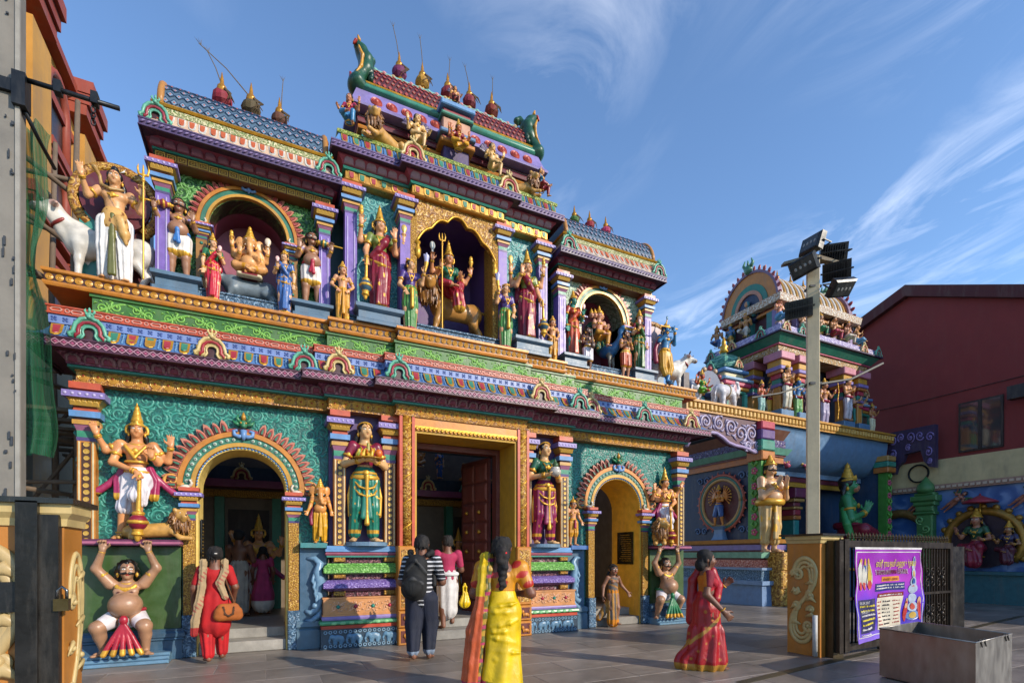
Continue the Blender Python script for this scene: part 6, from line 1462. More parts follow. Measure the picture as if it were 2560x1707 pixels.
# --- trident bearer with white dhoti
F = Fig(.0085)
arms = [(-1, (-.19, -.02, .72), (-.21, -.12, .83), (-.1, -.2, 1), (0, -1, .1), .15), (1, (.19, -.01, .68), (.22, -.1, .78), (0, -.3, 1), (0, -1, 0), .9)]
A = human(F, arms=arms, legs=LEGS, yaw=.05); hair(F, A, .16); jewels(F, A, arms, thread=True, belt=False); dhoti(F, A, LEGS, low=.04, pl=(.007, 10, 0), r=.082); fall(F, A, n=2, z1=.03, c=C4('#6a6a34'))
F.el('hair', A['hp'](0, .01, .085), (.03, .03, .03)); F.g('crescent', .004); F.ch('crescent', [A['hp'](.045, -.01, .06), A['hp'](.07, -.01, .08), A['hp'](.08, -.01, .105)], [.005, .008, .004])
F.g('leopard_skin', .02, fn=motifs(C4('#8a5a2c'), 60, .45)); p = A['pel']; F.rc('leopard_skin', p+Vector((0, 0, .06)), p+Vector((.01, -.01, -.03)), .096, .115, sy=1.2); F.ch('leopard_skin', [p+Vector((.06, -.08, .0)), p+Vector((.09, -.09, -.12)), p+Vector((.1, -.09, -.2))], [.05, .04, .015])
F.g('snake', .006); F.ch('snake', [A['che']+Vector((.07, -.05, .08)), A['che']+Vector((-.02, -.085, .05)), A['che']+Vector((-.09, -.03, .1)), A['che']+Vector((-.1, -.03, .17)), A['che']+Vector((-.13, -.06, .22))], [.012, .014, .014, .014, .022])
trident(F, .235, -.14, .02, 1.0)
place_fig(F, 'bare-chested statue in white dhoti holding a golden trident, left end of the ledge', 264, 388, 8.72, LEDGE, 1.02, {'skin': C4('#e2a873'), 'lower': C4('#efeae6'), 'leopard_skin': C4('#d9a860'), 'snake': C4('#b08a4c'), 'crescent': C4('#e8e8e4')})
# --- lion rider in the centre niche
def lion_head(F, h, f, s=1.):
 h = Vector(h); f = Vector(f).normalized(); x = f.cross(Vector((0, 0, 1))).normalized(); z = x.cross(f)
 F.el('skin', h, .1*s); F.rc('skin', h+f*.06*s-z*.015*s, h+f*.13*s-z*.03*s, .068*s, .052*s); F.el('skin', h+f*.1*s-z*.085*s, .038*s)
 F.g('mouth', .004); F.el('mouth', h+f*.165*s-z*.008*s, .02*s, C4('#3a1c18')); F.el('mouth', h+f*.135*s-z*.07*s, (.026*s, .026*s, .014*s), C4('#8a1c1c'))
 F.g('mane', .014); r_ = random.Random(4)
 for i in range(260):
  d = Vector((r_.gauss(0, 1), r_.gauss(0, 1), r_.gauss(0, 1))).normalized()
  if d.dot(f) > .5: continue
  a = h+d*.085*s-f*.02*s; b = h+d*(.15+.03*r_.random())*s-Vector((0, 0, .1*s))-f*.03*s; F.rc('mane', a, b, .022*s, .008*s, C4('#7a5028') if i % 3 else C4('#a87434'), k=.008)
 for i in range(90):
  p = h+x*r_.uniform(-.12, .12)*s+f*r_.uniform(-.08, .08)*s-Vector((0, 0, r_.uniform(.08, .22)*s)); F.rc('mane', p, p-Vector((0, 0, .11*s))+f*.02*s, .022*s, .007*s, C4('#7a5028') if i % 3 else C4('#a87434'), k=.008)
 rz = math.atan2(f.x, -f.y)
 for q in (-1, 1): F.sub.append(('eye', FACE['eye'], h+f*.088*s+x*q*.04*s+z*.035*s, (0, 0, rz), 1.7*s)); F.el('skin', h+x*q*.085*s+z*.085*s, .032*s)
def lion_stand(label, xv, yt, Y, z, total, rz=0., mir=1):
 F = Fig(.011); h = quad(F, 'skin', .42, .62, .15, .74, .13, leg=.05, hx=-.5, ny=-.08, legs=(-.12, .06, .02, .12), tail=False)
 lion_head(F, h+Vector((-.02, -.04, .03)), (-.45, -1, 0), 1.1); F.ch('skin', [(.44, 0, .58), (.62, 0, .62), (.66, 0, .85), (.74, 0, 1.0)], [.025, .02, .018, .03])
 return place_fig(F, label, xv, yt, Y, z, total, {'skin': C4('#b8823c'), 'mane': C4('#7a5230'), 'mouth': C4('#8a1c1c')}, rz=rz, sx=mir)
lion_stand('standing tawny lion statue carrying the armed rider in the centre niche', 1050, 645, 8.98, 5.42, 1.0, rz=R(6))
F = Fig(.0085)
arms = [(-1, (-.17, -.03, .68), (-.15, -.15, .72), (0, -.3, 1), (0, -1, 0), .8), (1, (.17, -.03, .64), (.12, -.15, .62), (-.3, -.5, .5), (0, 0, 1), .4), (-1, (-.22, .02, .72), (-.24, -.06, .84), (0, -.1, 1), (0, -1, 0), .8), (1, (.23, .0, .66), (.29, -.06, .77), (0, -.1, 1), (0, -1, 0), .6)]
arms = shift(arms, -.02); A = seated(F, arms, True, cross=False, zs=.48); hair(F, A, .1); crown(F, A, .2); jewels(F, A, arms, True, bz=.56, br=.1); blouse(F, A, arms[:2], low=-.1); leg_cloth(F, A, pl=(.004, 9, 0)); F.ch('lower', [A['pel']+Vector((0, -.1, 0)), (.06, -.2, .35), (.08, -.2, .22)], [.05, .07, .08], pl=(.008, 9, 0))
F.g('lower', fn=motifs(GO, 34, .7, (.1, .2))); trident(F, -.15, -.2, -.28, 1.06); lotus_item(F, (-.24, -.07, .9), C4('#d8d8d0'), s=1.7); conch(F, (.29, -.07, .84), 1.2)
place_fig(F, 'crowned many-armed rider statue with trident seated on the lion', 1030, 552, 8.85, 5.62, 1.16, {'skin': C4('#d08a5a'), 'upper': C4('#1f6a4c'), 'lower': C4('#a81f2c')}).scale *= 1.0
# --- peacock niche
F = Fig(.0085)
arms = [(-1, (-.15, -.03, .66), (-.1, -.14, .72), (.2, -.3, 1), (0, -1, 0), .4), (1, (.15, -.03, .66), (.1, -.14, .62), (-.2, -.5, .6), (0, 0, 1), .4)]
A = seated(F, arms, False, cross=False, zs=.5); crown(F, A, .15, False); jewels(F, A, arms, bz=.57); leg_cloth(F, A)
for q, dx in ((-1, .085), (1, .085), (-1, .15)):
 c_ = A['hc']+Vector((q*dx, .03 if dx < .1 else .06, -.005)); F.el('skin', c_, (.042, .05, .056)); F.rc('skin', c_+Vector((q*.01, -.045, 0)), c_+Vector((q*.012, -.056, -.015)), .006, .008); F.el('gold', c_+Vector((0, 0, .055)), (.04, .04, .03)); F.el('gold', c_+Vector((0, 0, .09)), (.026, .026, .03)); F.rc('gold', c_+Vector((0, 0, .1)), c_+Vector((0, 0, .15)), .014, .004)
place_fig(F, 'many-headed golden crowned statue seated on the peacock in the right niche', 1376, 705, 9.0, 5.62, 1.1, {'skin': C4('#e0a080'), 'lower': C4('#d8962c')})
F = Fig(.012); F.k['skin'] = .05
F.el('skin', (0, -.05, .42), (.13, .2, .13)); F.ch('skin', [(.02, -.2, .48), (.04, -.3, .62), (.04, -.3, .76), (.04, -.34, .82)], [.09, .06, .045, .05]); F.rc('skin', (.04, -.37, .82), (.05, -.42, .8), .02, .005, C4('#c8a04c')); 
for q in (-1, 1): F.ch('skin', [(q*.06, -.1, .32), (q*.07, -.12, .16), (q*.07, -.12, .03)], [.05, .022, .018], C4('#8a8070')); F.rc('skin', (q*.07, -.12, .02), (q*.09, -.2, .015), .018, .01, C4('#8a8070'))
F.g('tail', .02, fn=motifs(C4('#c8a04c'), 30, .5))
for i in range(9): a = R(-60+i*15); F.rc('tail', (0, .12, .45), (.45*math.sin(a), .22, .5+.5*math.cos(a)), .06, .07)
F.ch('skin', [(.02, -.28, .55), (.05, -.3, .52)], [.03, .02], GO)
place_fig(F, 'blue peacock statue with fanned green tail under the many-headed rider', 1392, 742, 9.1, 5.45, 1.0, {'skin': C4('#2f6a9c'), 'tail': C4('#1f5a44')}, rz=R(25))
def devotee(label, xv, yt, Y, skin, lower, vina=False, low=.28):
 F = Fig(.0085); arms = [(s_, (s_*.15, -.03, .65), (s_*.02, -.14, .72), (0, -.2, 1), (-s_, 0, 0), .05, s_) for s_ in (-1, 1)]
 if vina: arms[0] = (-1, (-.16, -.05, .64), (-.05, -.15, .6), (.4, -.3, .4), (0, 0, 1), .5)
 A = human(F, arms=arms, legs=LEGS, hsz=1.2, yaw=.2); hair(F, A, .03); F.el('hair', A['hp'](0, .02, .08), (.032, .032, .035)); jewels(F, A, arms, collar=False, belt=False)
 F.g('beard', .01); F.ch('beard', [A['hp'](-.035, -.04, -.03), A['hp'](0, -.055, -.055), A['hp'](.035, -.04, -.03)], [.014, .02, .014]); F.rc('beard', A['hp'](0, -.05, -.05), A['hp'](0, -.05, -.11), .024, .01)
 F.g('lower', .02); p = A['pel']; F.rc('lower', p+Vector((0, 0, .05)), p-Vector((0, 0, .02)), .092, .095, sy=1.2)
 for l_ in LEGS: F.rc('lower', Vector((l_[0]*.055, 0, .5)), Vector(l_[1])+Vector((0, 0, low-.285)), .08, .066, pl=(.004, 9, 0))
 F.g('lower', fn=stripes([(low-.06, low-.03, GO), (.53, .6, C4('#e0b45c'))])); F.tor('gold', p+Vector((0, 0, .04)), .095, .014, sy=1.2)
 if vina: F.g('lute', .008); F.el('lute', (.03, -.16, .55), (.06, .05, .07)); F.rc('lute', (.03, -.16, .58), (-.03, -.2, .9), .02, .015)
 return place_fig(F, label, xv, yt, Y, LEDGE, 1.04, {'skin': skin, 'lower': lower, 'lute': C4('#5a4438')})
devotee('bearded brown statue holding a lute in white cloth before the peacock niche', 1350, 750, 8.74, C4('#8a6450'), C4('#d8d0d8'), True); devotee('bearded statue with joined palms and orange loincloth right of the peacock niche', 1437, 758, 8.74, C4('#b8805c'), C4('#b84a1c'))
# --- blue flute player
F = Fig(.0085); lg = [(-1, (-.06, -.02, .285), (.02, -.05, .045), (.2, -1, 0)), (1, (.07, -.04, .285), (-.03, -.08, .06), (.1, -1, 0))]
arms = [(-1, (-.16, -.04, .7), (-.06, -.15, .83), (.6, -.3, .6), (0, -1, 0), .6), (1, (.16, -.04, .7), (.06, -.16, .85), (-.5, -.2, .5), (0, -1, 0), .6)]
A = human(F, arms=arms, legs=lg, yaw=.5, nod=.1); hair(F, A, .1); crown(F, A, .06, False, tiers=3); jewels(F, A, arms); dhoti(F, A, lg, low=.55, pl=(.004, 8, 0)); F.g('flute', .004); F.rc('flute', (-.25, -.17, .88), (.12, -.15, .9), .012, .012)
F.rc('gold', A['hp'](0, 0, .08), A['hp'](.02, 0, .17), .014, .008); F.g('feather', .004); F.el('feather', A['hp'](.02, 0, .2), (.02, .01, .035)); F.g('scarf', .01); F.ch('scarf', [A['che']+Vector((-.1, .02, .08)), A['pel']+Vector((-.2, .02, .05)), A['pel']+Vector((-.2, .0, -.15))], [.03, .035, .04])
place_fig(F, 'blue-skinned flute player statue in yellow trousers at the right end of the ledge', 1528, 728, 8.74, LEDGE, 1.14, {'skin': C4('#3f7fae'), 'lower': C4('#d8a02c'), 'feather': C4('#2f6f8c'), 'scarf': C4('#8a1f3c')})
# --- seated figures on the top storey
def sitter(label, xv, yt, Y, z, total, base, wings=False, fem=False, mir=1, crownh=0., four=False, rz=0., vox=.011, lower=True, zs=.34):
 F = Fig(vox); arms = [(-1, (-.18, -.02, .68), (-.22, -.12, .78), (-.1, -.2, 1), (0, -1, 0), .2), (1, (.18, -.02, .64), (.2, -.14, .6), (.2, -.5, .4), (0, -1, 0), .3)]
 if four: arms += [(-1, (-.22, .03, .72), (-.25, -.04, .86), (0, 0, 1), (0, -1, 0), .6), (1, (.22, .03, .7), (.26, -.04, .82), (0, 0, 1), (0, -1, 0), .6)]
 if mir < 0: arms = [(-a[0], Vector((-a[1][0], a[1][1], a[1][2])), Vector((-a[2][0], a[2][1], a[2][2])))+((-a[3][0],)+tuple(a[3][1:]),)+tuple(a[4:]) for a in arms]
 arms = shift(arms, zs-.5); A = seated(F, arms, fem, cross=four, zs=zs, hsz=1.25, yaw=.15*mir)
 hair(F, A, .06); jewels(F, A, arms, fem, belt=lower, bz=zs+.07)
 if crownh: crown(F, A, crownh, False)
 if fem: blouse(F, A, arms[:2], low=-.1)
 if lower: leg_cloth(F, A)
 if wings:
  F.g('wing', .01)
  for q in (-1, 1):
   for i in range(6): a = R(15+i*16); F.rc('wing', A['che']+Vector((q*.09, .05, .04)), A['che']+Vector((q*(.12+.16*math.cos(a)), .07, .02+.2*math.sin(a))), .03, .022, C4('#4a3a5a') if i % 2 else C4('#7a6a7c'))
 return place_fig(F, label, xv, yt, Y, z, total, base, rz=rz)
sitter('seated lady statue in blue skirt at the left corner of the top storey', 803, 212, 8.62, 8.33, .9, {'skin': C4('#c8845c'), 'upper': C4('#b0304c'), 'lower': C4('#3f88b8')}, fem=True, mir=-1, rz=R(-20))
sitter('seated lady statue in dark red skirt at the right corner of the top storey', 1243, 384, 8.62, 8.33, .9, {'skin': C4('#d0986c'), 'upper': C4('#2f6a8a'), 'lower': C4('#8a1f2c')}, fem=True, rz=R(30))
sitter('winged golden child statue seated right of the left roof lion', 958, 262, 8.62, 8.33, .87, {'skin': C4('#e0b474')}, wings=True, lower=False)
sitter('winged golden child statue seated left of the right roof lion', 1130, 328, 8.62, 8.33, .87, {'skin': C4('#e0b474')}, wings=True, lower=False, mir=-1, rz=R(15))
sitter('crowned four-armed statue in yellow seated in front of the roof dormer', 1053, 268, 8.5, 8.44, 1.05, {'skin': C4('#c8703c'), 'upper': C4('#8a1c24'), 'lower': C4('#dca01c')}, fem=True, crownh=.16, four=True)
sitter('winged bare-chested statue sitting on top of the roof dormer', 1045, 198, 8.72, 9.53, .87, {'skin': C4('#d8965c'), 'lower': C4('#8a3a2c')}, wings=True)
def lion_lie(label, xv, yt, Y, z, mir, total=.62, g=None, base=None, rz=0.):
 F = Fig(.011); F.k['skin'] = .05
 F.rc('skin', (-.25, 0, .2), (.3, 0, .16), .14, .13); F.el('skin', (.34, -.03, .14), (.14, .12, .13)); F.el('skin', (-.33, 0, .26), (.13, .12, .17)); h = Vector((-.42, -.06, .48))
 lion_head(F, h+Vector((-.02, -.02, 0)), (-.75, -1, 0), 1.15); F.rc('skin', (-.35, 0, .3), h, .1, .08)
 for q in (-1, 1): F.ch('skin', [(-.32, q*.09-.02, .16), (-.45, q*.09-.04, .05), (-.62, q*.09-.05, .035)], [.055, .042, .045]); F.ch('skin', [(.35, q*.1, .15), (.22, q*.13-.03, .2), (.3, q*.14-.04, .04), (.18, q*.14-.05, .03)], [.09, .06, .045, .04])
 F.ch('skin', [(.44, 0, .1), (.56, -.06, .06), (.5, -.16, .04)], [.025, .02, .03])
 return place_fig(F, label, xv, yt, Y, z, total, base or {'skin': C4('#cf9c50'), 'mane': C4('#8a6238'), 'mouth': C4('#8a1c1c')}, sx=mir, rz=rz)
lion_lie('golden lion statue lying on the top storey, left of the dormer', 893, 266, 8.7, 8.33, 1, .78, rz=R(28)); lion_lie('golden lion statue lying on the top storey, right of the dormer', 1190, 388, 8.7, 8.33, -1, .78, rz=R(-28))
# ------------------------------------------------------------------ lower statues
SH = 1.72
def four_arm_guard(label, xv, yt, Y, mir):
 F = Fig(.0075)
 lg = [(-mir, (-mir*.085, .0, .27), (-mir*.12, .02, .045), (-mir*.6, -1, 0)), (mir, (mir*.02, -.13, .36), (mir*.03, -.09, .13), (mir*.2, -1, 0))]
 arms = [(-mir, (-mir*.16, -.04, .64), (mir*.03, -.16, .55), (mir*.4, -.4, -.8), (0, -1, 0), .7), (mir, (mir*.15, -.02, .66), (mir*.12, -.13, .69), (0, -.2, 1), (0, -1, 0), .7),
   (-mir, (-mir*.21, .0, .74), (-mir*.26, -.07, .86), (-mir*.3, -.1, 1), (0, -1, .2), .3), (mir, (mir*.22, .0, .68), (mir*.25, -.07, .8), (0, -.1, 1), (0, -1, 0), .05)]
 A = human(F, arms=arms, legs=lg, yaw=.1*mir); hair(F, A, .06); crown(F, A, .2); jewels(F, A, arms, ank=[(l_[2]) for l_ in lg]); dhoti(F, A, lg, low=1., r=.07, pl=(.005, 9, 0))
 F.ch('gold', [A['che']+Vector((-.07, -.06, .05)), A['che']+Vector((0, -.09, -.05)), A['che']+Vector((.07, -.06, .05))], .014); F.tor('gold', A['wai']+Vector((0, -.02, .04)), .075, .012, sy=1.2)
 F.ch('lower', [A['pel']+Vector((mir*.03, -.11, .02)), (mir*.06, -.13, .4), (mir*.06, -.12, .3)], [.03, .045, .03], pl=(.006, 7, 0))
 F.g('scarf', .008)
 for q in (-1, 1): F.ch('scarf', [A['pel']+Vector((q*.09, -.01, .08)), A['pel']+Vector((q*.13, .0, -.02)), A['pel']+Vector((q*.12, -.02, -.16))], [.028, .03, .036], pl=(.005, 5, 0)); F.ch('scarf', [A['pel']+Vector((q*.1, 0, .06)), A['pel']+Vector((q*.2, .02, -.06)), A['pel']+Vector((q*.27, .02, -.12))], [.02, .026, .03])
 F.g('scarf', fn=stripes([(.3, .385, GO)]))
 mace(F, (mir*.05, -.18, .52), (mir*.04, -.18, .14), s=1.3, c=C4('#8a1c34'))
 return place_fig(F, label, xv, yt, Y, SH, 1.16, {'skin': C4('#e29a62'), 'lower': C4('#e8e0e4'), 'scarf': C4('#a8305c')})
four_arm_guard('four-armed crowned statue resting on a red mace on the left shelf', 315, 925, 8.82, 1); four_arm_guard('four-armed crowned statue resting on a red mace on the right shelf', 1526, 1072, 8.82, -1)
lion_lie('golden lion statue lying behind the mace on the left shelf', 352, 1160, 8.84, SH, -1, .66); lion_lie('golden lion statue lying beside the arch on the right shelf', 1514, 1172, 8.9, SH, 1, .8, rz=R(45))
def demon(label, xv, yt, Y, sash_c, yaw, z=.14):
 F = Fig(.0075); lg = [(-1, (-.2, -.12, .27), (-.17, -.02, .05), (-1, -.7, 0)), (1, (.16, -.15, .27), (.15, -.06, .05), (.5, -1, 0))]
 arms = [(s_, (s_*.23, -.03, .83), (s_*.17, -.07, 1.0), (0, -.1, 1), (0, -1, 0), 1.1) for s_ in (-1, 1)]
 H = (0, 0, -.14); arms = shift(arms, -.03)
 A = human(F, fat=1.4, arms=arms, legs=lg, hip=H, chest=(0, 0, 0), moust=True, hsz=1.3, yaw=yaw, shw=.125); hair(F, A, curly=True); jewels(F, A, arms, belt=False)
 for q in (-1, 1): F.el('skin', A['che']+Vector((q*.05, -.06, -.005)), (.05, .035, .04)); F.el('skin', A['che']+Vector((q*.05, -.098, -.012)), .007, C4('#5a3020'))
 F.el('skin', A['pel']+Vector((0, -.135, .05)), .012, C4('#4a2818'), k=.0)
 F.g('lower', .014); p = A['pel']; F.rc('lower', p+Vector((0, 0, .0)), p+Vector((0, 0, -.03)), .11, .11, sy=1.1)
 for l_ in lg: F.rc('lower', p+Vector((l_[0]*.06, 0, -.02)), (p+Vector((l_[0]*.06, 0, -.02))).lerp(Vector(l_[1]), .68), .088, .07)
 F.g('sash', .008); F.tor('sash', p+Vector((0, -.0, .035)), .13, .018, sy=1.05); F.el('sash', p+Vector((0, -.15, -.05)), (.035, .03, .045))
 for i in range(5): F.ch('sash', [p+Vector((0, -.15, -.07)), p+Vector(((i-2)*.035, -.17, -.2)), Vector(((i-2)*.07, -.19, .03))], [.016, .02, .024], k=.004)
 F.g('sash', fn=stripes([(0., .075, GO)])); F.g('gold', None)
 for i in range(9): a = R(200+i*17.5); F.el('gold', A['nek']+Vector((math.cos(a)*.075, -.06+math.sin(a)*.03, -.035+math.sin(a)*.045)), (.017, .012, .022))
 return place_fig(F, label, xv, yt, Y, z, 1.075, {'skin': C4('#b08464'), 'lower': C4('#e6dcdc'), 'sash': sash_c})
demon('pot-bellied curly-haired statue with red sash holding up the left shelf', 293, 1237, 8.66, C4('#b01f34'), .2); demon('pot-bellied curly-haired statue with green sash holding up the right shelf', 1528, 1250, 8.66, C4('#1f7a4c'), -.1)
def tray_lady(label, xv, yt, Y, upper, lower, tray):
 F = Fig(.0075); arms = [(-1, (-.165, .0, .64), (-.06, -.15, .655), (.8, -.4, .05), (0, 0, 1), .2), (1, (.165, .0, .64), (.06, -.15, .655), (-.8, -.4, .05), (0, 0, 1), .2)]
 lg = [(-1, (-.07, -.03, .285), (-.085, .01, .045), (-.4, -1, 0)), (1, (.06, -.02, .285), (.07, .01, .045), (.6, -1, 0))]
 A = human(F, fem=True, arms=arms, legs=lg, yaw=.18, mark=True); hair(F, A, .06); jewels(F, A, arms, True, ank=[l_[2] for l_ in lg]); blouse(F, A, arms, sl=.55, low=-.15); dhoti(F, A, lg, low=.12, pl=(.004, 8, 0), r=.066)
 F.tor('gold', A['hp'](0, .008, .03), .058, .007, (0, .7, 1)); F.rc('gold', A['hp'](0, -.05, .05), A['hp'](0, -.01, .075), .007, .006); p = A['pel']
 F.g('lower', fn=motifs(GO, 46, .8, (.07, .1)))
 for q in (-1, 1):
  [F.ch('gold', [(q*.1, -.04, .51-.06*k_), (q*.06, -.09, .45-.06*k_), (0, -.1, .43-.06*k_)], [.007, .009, .008]) for k_ in range(2)]; F.ch('gold', [p+Vector((q*.1, .0, .03)), p+Vector((q*.13, .0, -.14)), p+Vector((q*.12, .0, -.3))], [.012, .014, .018])
  F.ch('gold', [(q*.03, -.07, .4), (q*.11, -.05, .36)], .009); F.ch('gold', [(q*.03, -.07, .28), (q*.12, -.04, .22)], .009)
 F.tor('gold', p+Vector((0, 0, .01)), .1, .02, sy=1.25); F.ch('gold', [p+Vector((0, -.1, .02)), (0, -.1, .38), (0, -.1, .24), (0, -.1, .15)], [.018, .01, .012, .022]); fall(F, A, n=4, z0=.54, z1=.2, w=.022, y=-.085)
 if tray:
  F.g('tray', .004); F.el('tray', (0, -.17, .675), (.12, .075, .012)); F.g('fruit', .004)
  r_ = random.Random(9)
  for i in range(12): F.rc('fruit', (-.09+.011*i, -.17+r_.uniform(-.04, .04), .69), (-.09+.011*i+.01, -.18+r_.uniform(-.03, .03), .73+.02*r_.random()), .014, .008, C4(r_.choice(('#d8b02c', '#c8a01c', '#8a9a2c', '#d8782c'))))
  F.rc('fruit', (0, -.16, .69), (.0, -.16, .79), .018, .012, C4('#a89a3c')); F.el('fruit', (.08, -.18, .715), (.03, .03, .035), C4('#d86a24'))
 else:
  F.g('tray', .006); F.el('tray', (0.02, -.18, .68), (.055, .055, .045)); F.tor('tray', (.02, -.18, .72), .035, .008); F.g('fruit', .006); F.el('fruit', (.02, -.18, .745), (.03, .03, .03)); F.rc('fruit', (.02, -.18, .75), (.02, -.18, .81), .018, .005)
 PARTN['tray'] = 'tray'; o = place_fig(F, label, xv, yt, Y, SH, 1.0, {'skin': C4('#e0b078'), 'upper': upper, 'lower': lower, 'tray': C4('#b8862c', .9, .3) if tray else C4('#c8c0b4'), 'fruit': C4('#c8a01c') if tray else C4('#3f5a34')})
 return o
tray_lady('life-size lady statue in crimson blouse and green skirt carrying a tray of fruit', 838, 970, 8.66, C4('#8a1c3c'), C4('#1f7a64'), True); tray_lady('life-size lady statue in green blouse and crimson skirt holding a pot', 1250, 1015, 8.66, C4('#1f5f44'), C4('#8a1f4c'), False)
# small figures on the little shelves beside the arches
F = Fig(.008); arms = [(-1, (-.16, .0, .64), (-.2, -.06, .55), (-.3, -.3, -.6), (0, -1, 0), .3), (1, (.16, .0, .66), (.18, -.06, .56), (.1, -.3, -.8), (0, -1, 0), .4)]
A = human(F, fat=.5, arms=arms, legs=LEGS, head=False, hsz=1.3); ele_head(F, A, s=1.3); crown(F, A, .13, False); jewels(F, A, arms); dhoti(F, A, LEGS, low=.1, pl=(.005, 8, 0)); fall(F, A, n=2, z1=.12); F.g('scarf', .01); F.ch('scarf', [(-.11, 0, .6), (-.15, 0, .45), (-.14, -.02, .33)], [.03, .035, .03])
place_fig(F, 'small standing elephant-headed statue in yellow on the teal shelf', 735, 1103, 8.74, 1.7, 1.1, {'skin': C4('#e0964c'), 'lower': C4('#dca01c'), 'scarf': C4('#8a1f3c')})
F = Fig(.008); arms = [(-1, (-.15, -.02, .65), (-.09, -.12, .7), (.1, -.2, 1), (0, -1, 0), .3), (1, (.16, .0, .64), (.2, -.05, .54), (.2, -.2, -1), (0, -1, 0), .2)]
A = human(F, arms=arms, legs=LEGS, hsz=1.3); hair(F, A, .03); jewels(F, A, arms); dhoti(F, A, LEGS, low=.75, pl=(.005, 8, 0)); crown(F, A, .05, False, tiers=3); F.rc('gold', A['hp'](0, 0, .08), A['hp'](0, 0, .14), .012, .006); F.g('sash', .01); F.ch('sash', [(0, -.1, .56), (-.01, -.11, .4)], [.02, .03])
place_fig(F, 'small boy statue with feather in hair on the blue shelf', 1316, 1140, 8.74, 1.7, 1.1, {'skin': C4('#dc9c6c'), 'lower': C4('#d8982c'), 'sash': C4('#a81f4c')})

# ------------------------------------------------------------------ hall behind the gateway (seen dimly through the doors)
HL = thing('temple_hall', 'dim inner hall with painted shrine front seen through the doorways', 'hall', (BX, 11., 0))
def hp_(nm, x0, x1, y0, y1, z0, z1, mt): return MB().box(x0-BX, x1-BX, y0-11, y1-11, z0, z1).obj(nm, mt, HL)
IN_W = PM('#b8a890', .7)
hp_('floor', -2.2, 8.5, 9.9, 15, .25, .325, stone('hall_floor', '#6a5648', .25, .4)); hp_('back_wall', -2.2, 8.5, 14.9, 15.1, .3, 5, IN_W); hp_('side_wall', -2.35, -2.2, 9.5, 15, 0.003, 5.2, IN_W); hp_('side_wall', 8.5, 8.65, 9.5, 15, .003, 5.2, IN_W)
hp_('ceiling', -2.2, 8.5, 13.2, 15, 4.9, 5.0, IN_W); hp_('beam', -2.2, 8.5, 10.6, 10.75, 3.95, 4.15, PM('#5a3a30'))
hp_('shrine_wall', -1.9, 8.2, 12.6, 12.9, .33, 4.9, PM('#84705c', .6)); hp_('shrine_lintel', -1.9, 8.2, 12.45, 12.6, 2.75, 2.9, GPAT); hp_('shrine_eave', -1.9, 8.2, 12.2, 12.6, 2.95, 3.1, M_MAG); hp_('shrine_band', -1.9, 8.2, 12.4, 12.6, 3.12, 3.4, M_DKSL)
for i in range(10):
 x = -1.5+i*1.02; k_ = copy_tree((KG, KC)[i % 2], HL); k_.location = (x-BX, 1.3, 3.1); k_.scale = (.9,)*3
for x in (-.9, .2, 1.7, 2.9, 4.2, 5.4, 6.6): hp_('shrine_column', x-.09, x+.09, 12.4, 12.6, .33, 2.75, PM('#3f8a6c', .5))
for x in (-.35, 2.3, 4.8, 6.0): hp_('shrine_doorway', x-.4, x+.4, 12.58, 12.598, .33, 2.5, PM('#3a241c', .6))
for x in (5.9,): hp_('hall_partition', x-.03, x+.03, 9.95, 12, .33, 3.9, PM('#2a2018'))
hp_('doorway_wall', 5.98, 6.05, 9.9, 11.5, .33, 3.6, M_YEL)
sts = {o.get('label', ''): o for o in COL.objects if o.name.startswith('statue')}
def reuse(sub, label, loc, s=1., rz=0.):
 o = next(v for k_, v in sts.items() if k_.startswith(sub)); c = copy_tree(o); c.location = loc; c.scale = [v*s for v in c.scale]; c.rotation_euler = (0, 0, rz); c['label'] = label; return c
reuse('four-armed crowned statue resting on a red mace on the left', 'dim four-armed crowned statue inside the hall behind the left arch', (-.15, 11.8, .33), 1.05)
reuse('robed'[:0] or 'statue in bright red', 'small seated shrine statue seen through the top of the main doorway, red robe', (2.75, 12.3, 3.42), .7)
reuse('golden elephant-headed', 'elephant-headed statue above the inner shrine door in the hall', (3.3, 12.2, 3.42), .75); reuse('statue in blue robe', 'small blue robed statue above the inner shrine door', (3.9, 12.3, 3.42), .75)
reuse('four-armed crowned statue resting on a red mace on the right', 'dim crowned guard statue inside the hall behind the main doorway', (4.15, 11.6, .33), 1.05); reuse('golden lion statue lying on the top storey, left', 'dark lion statue above the inner shrine in the hall', (4.9, 12.3, 3.42), .9)
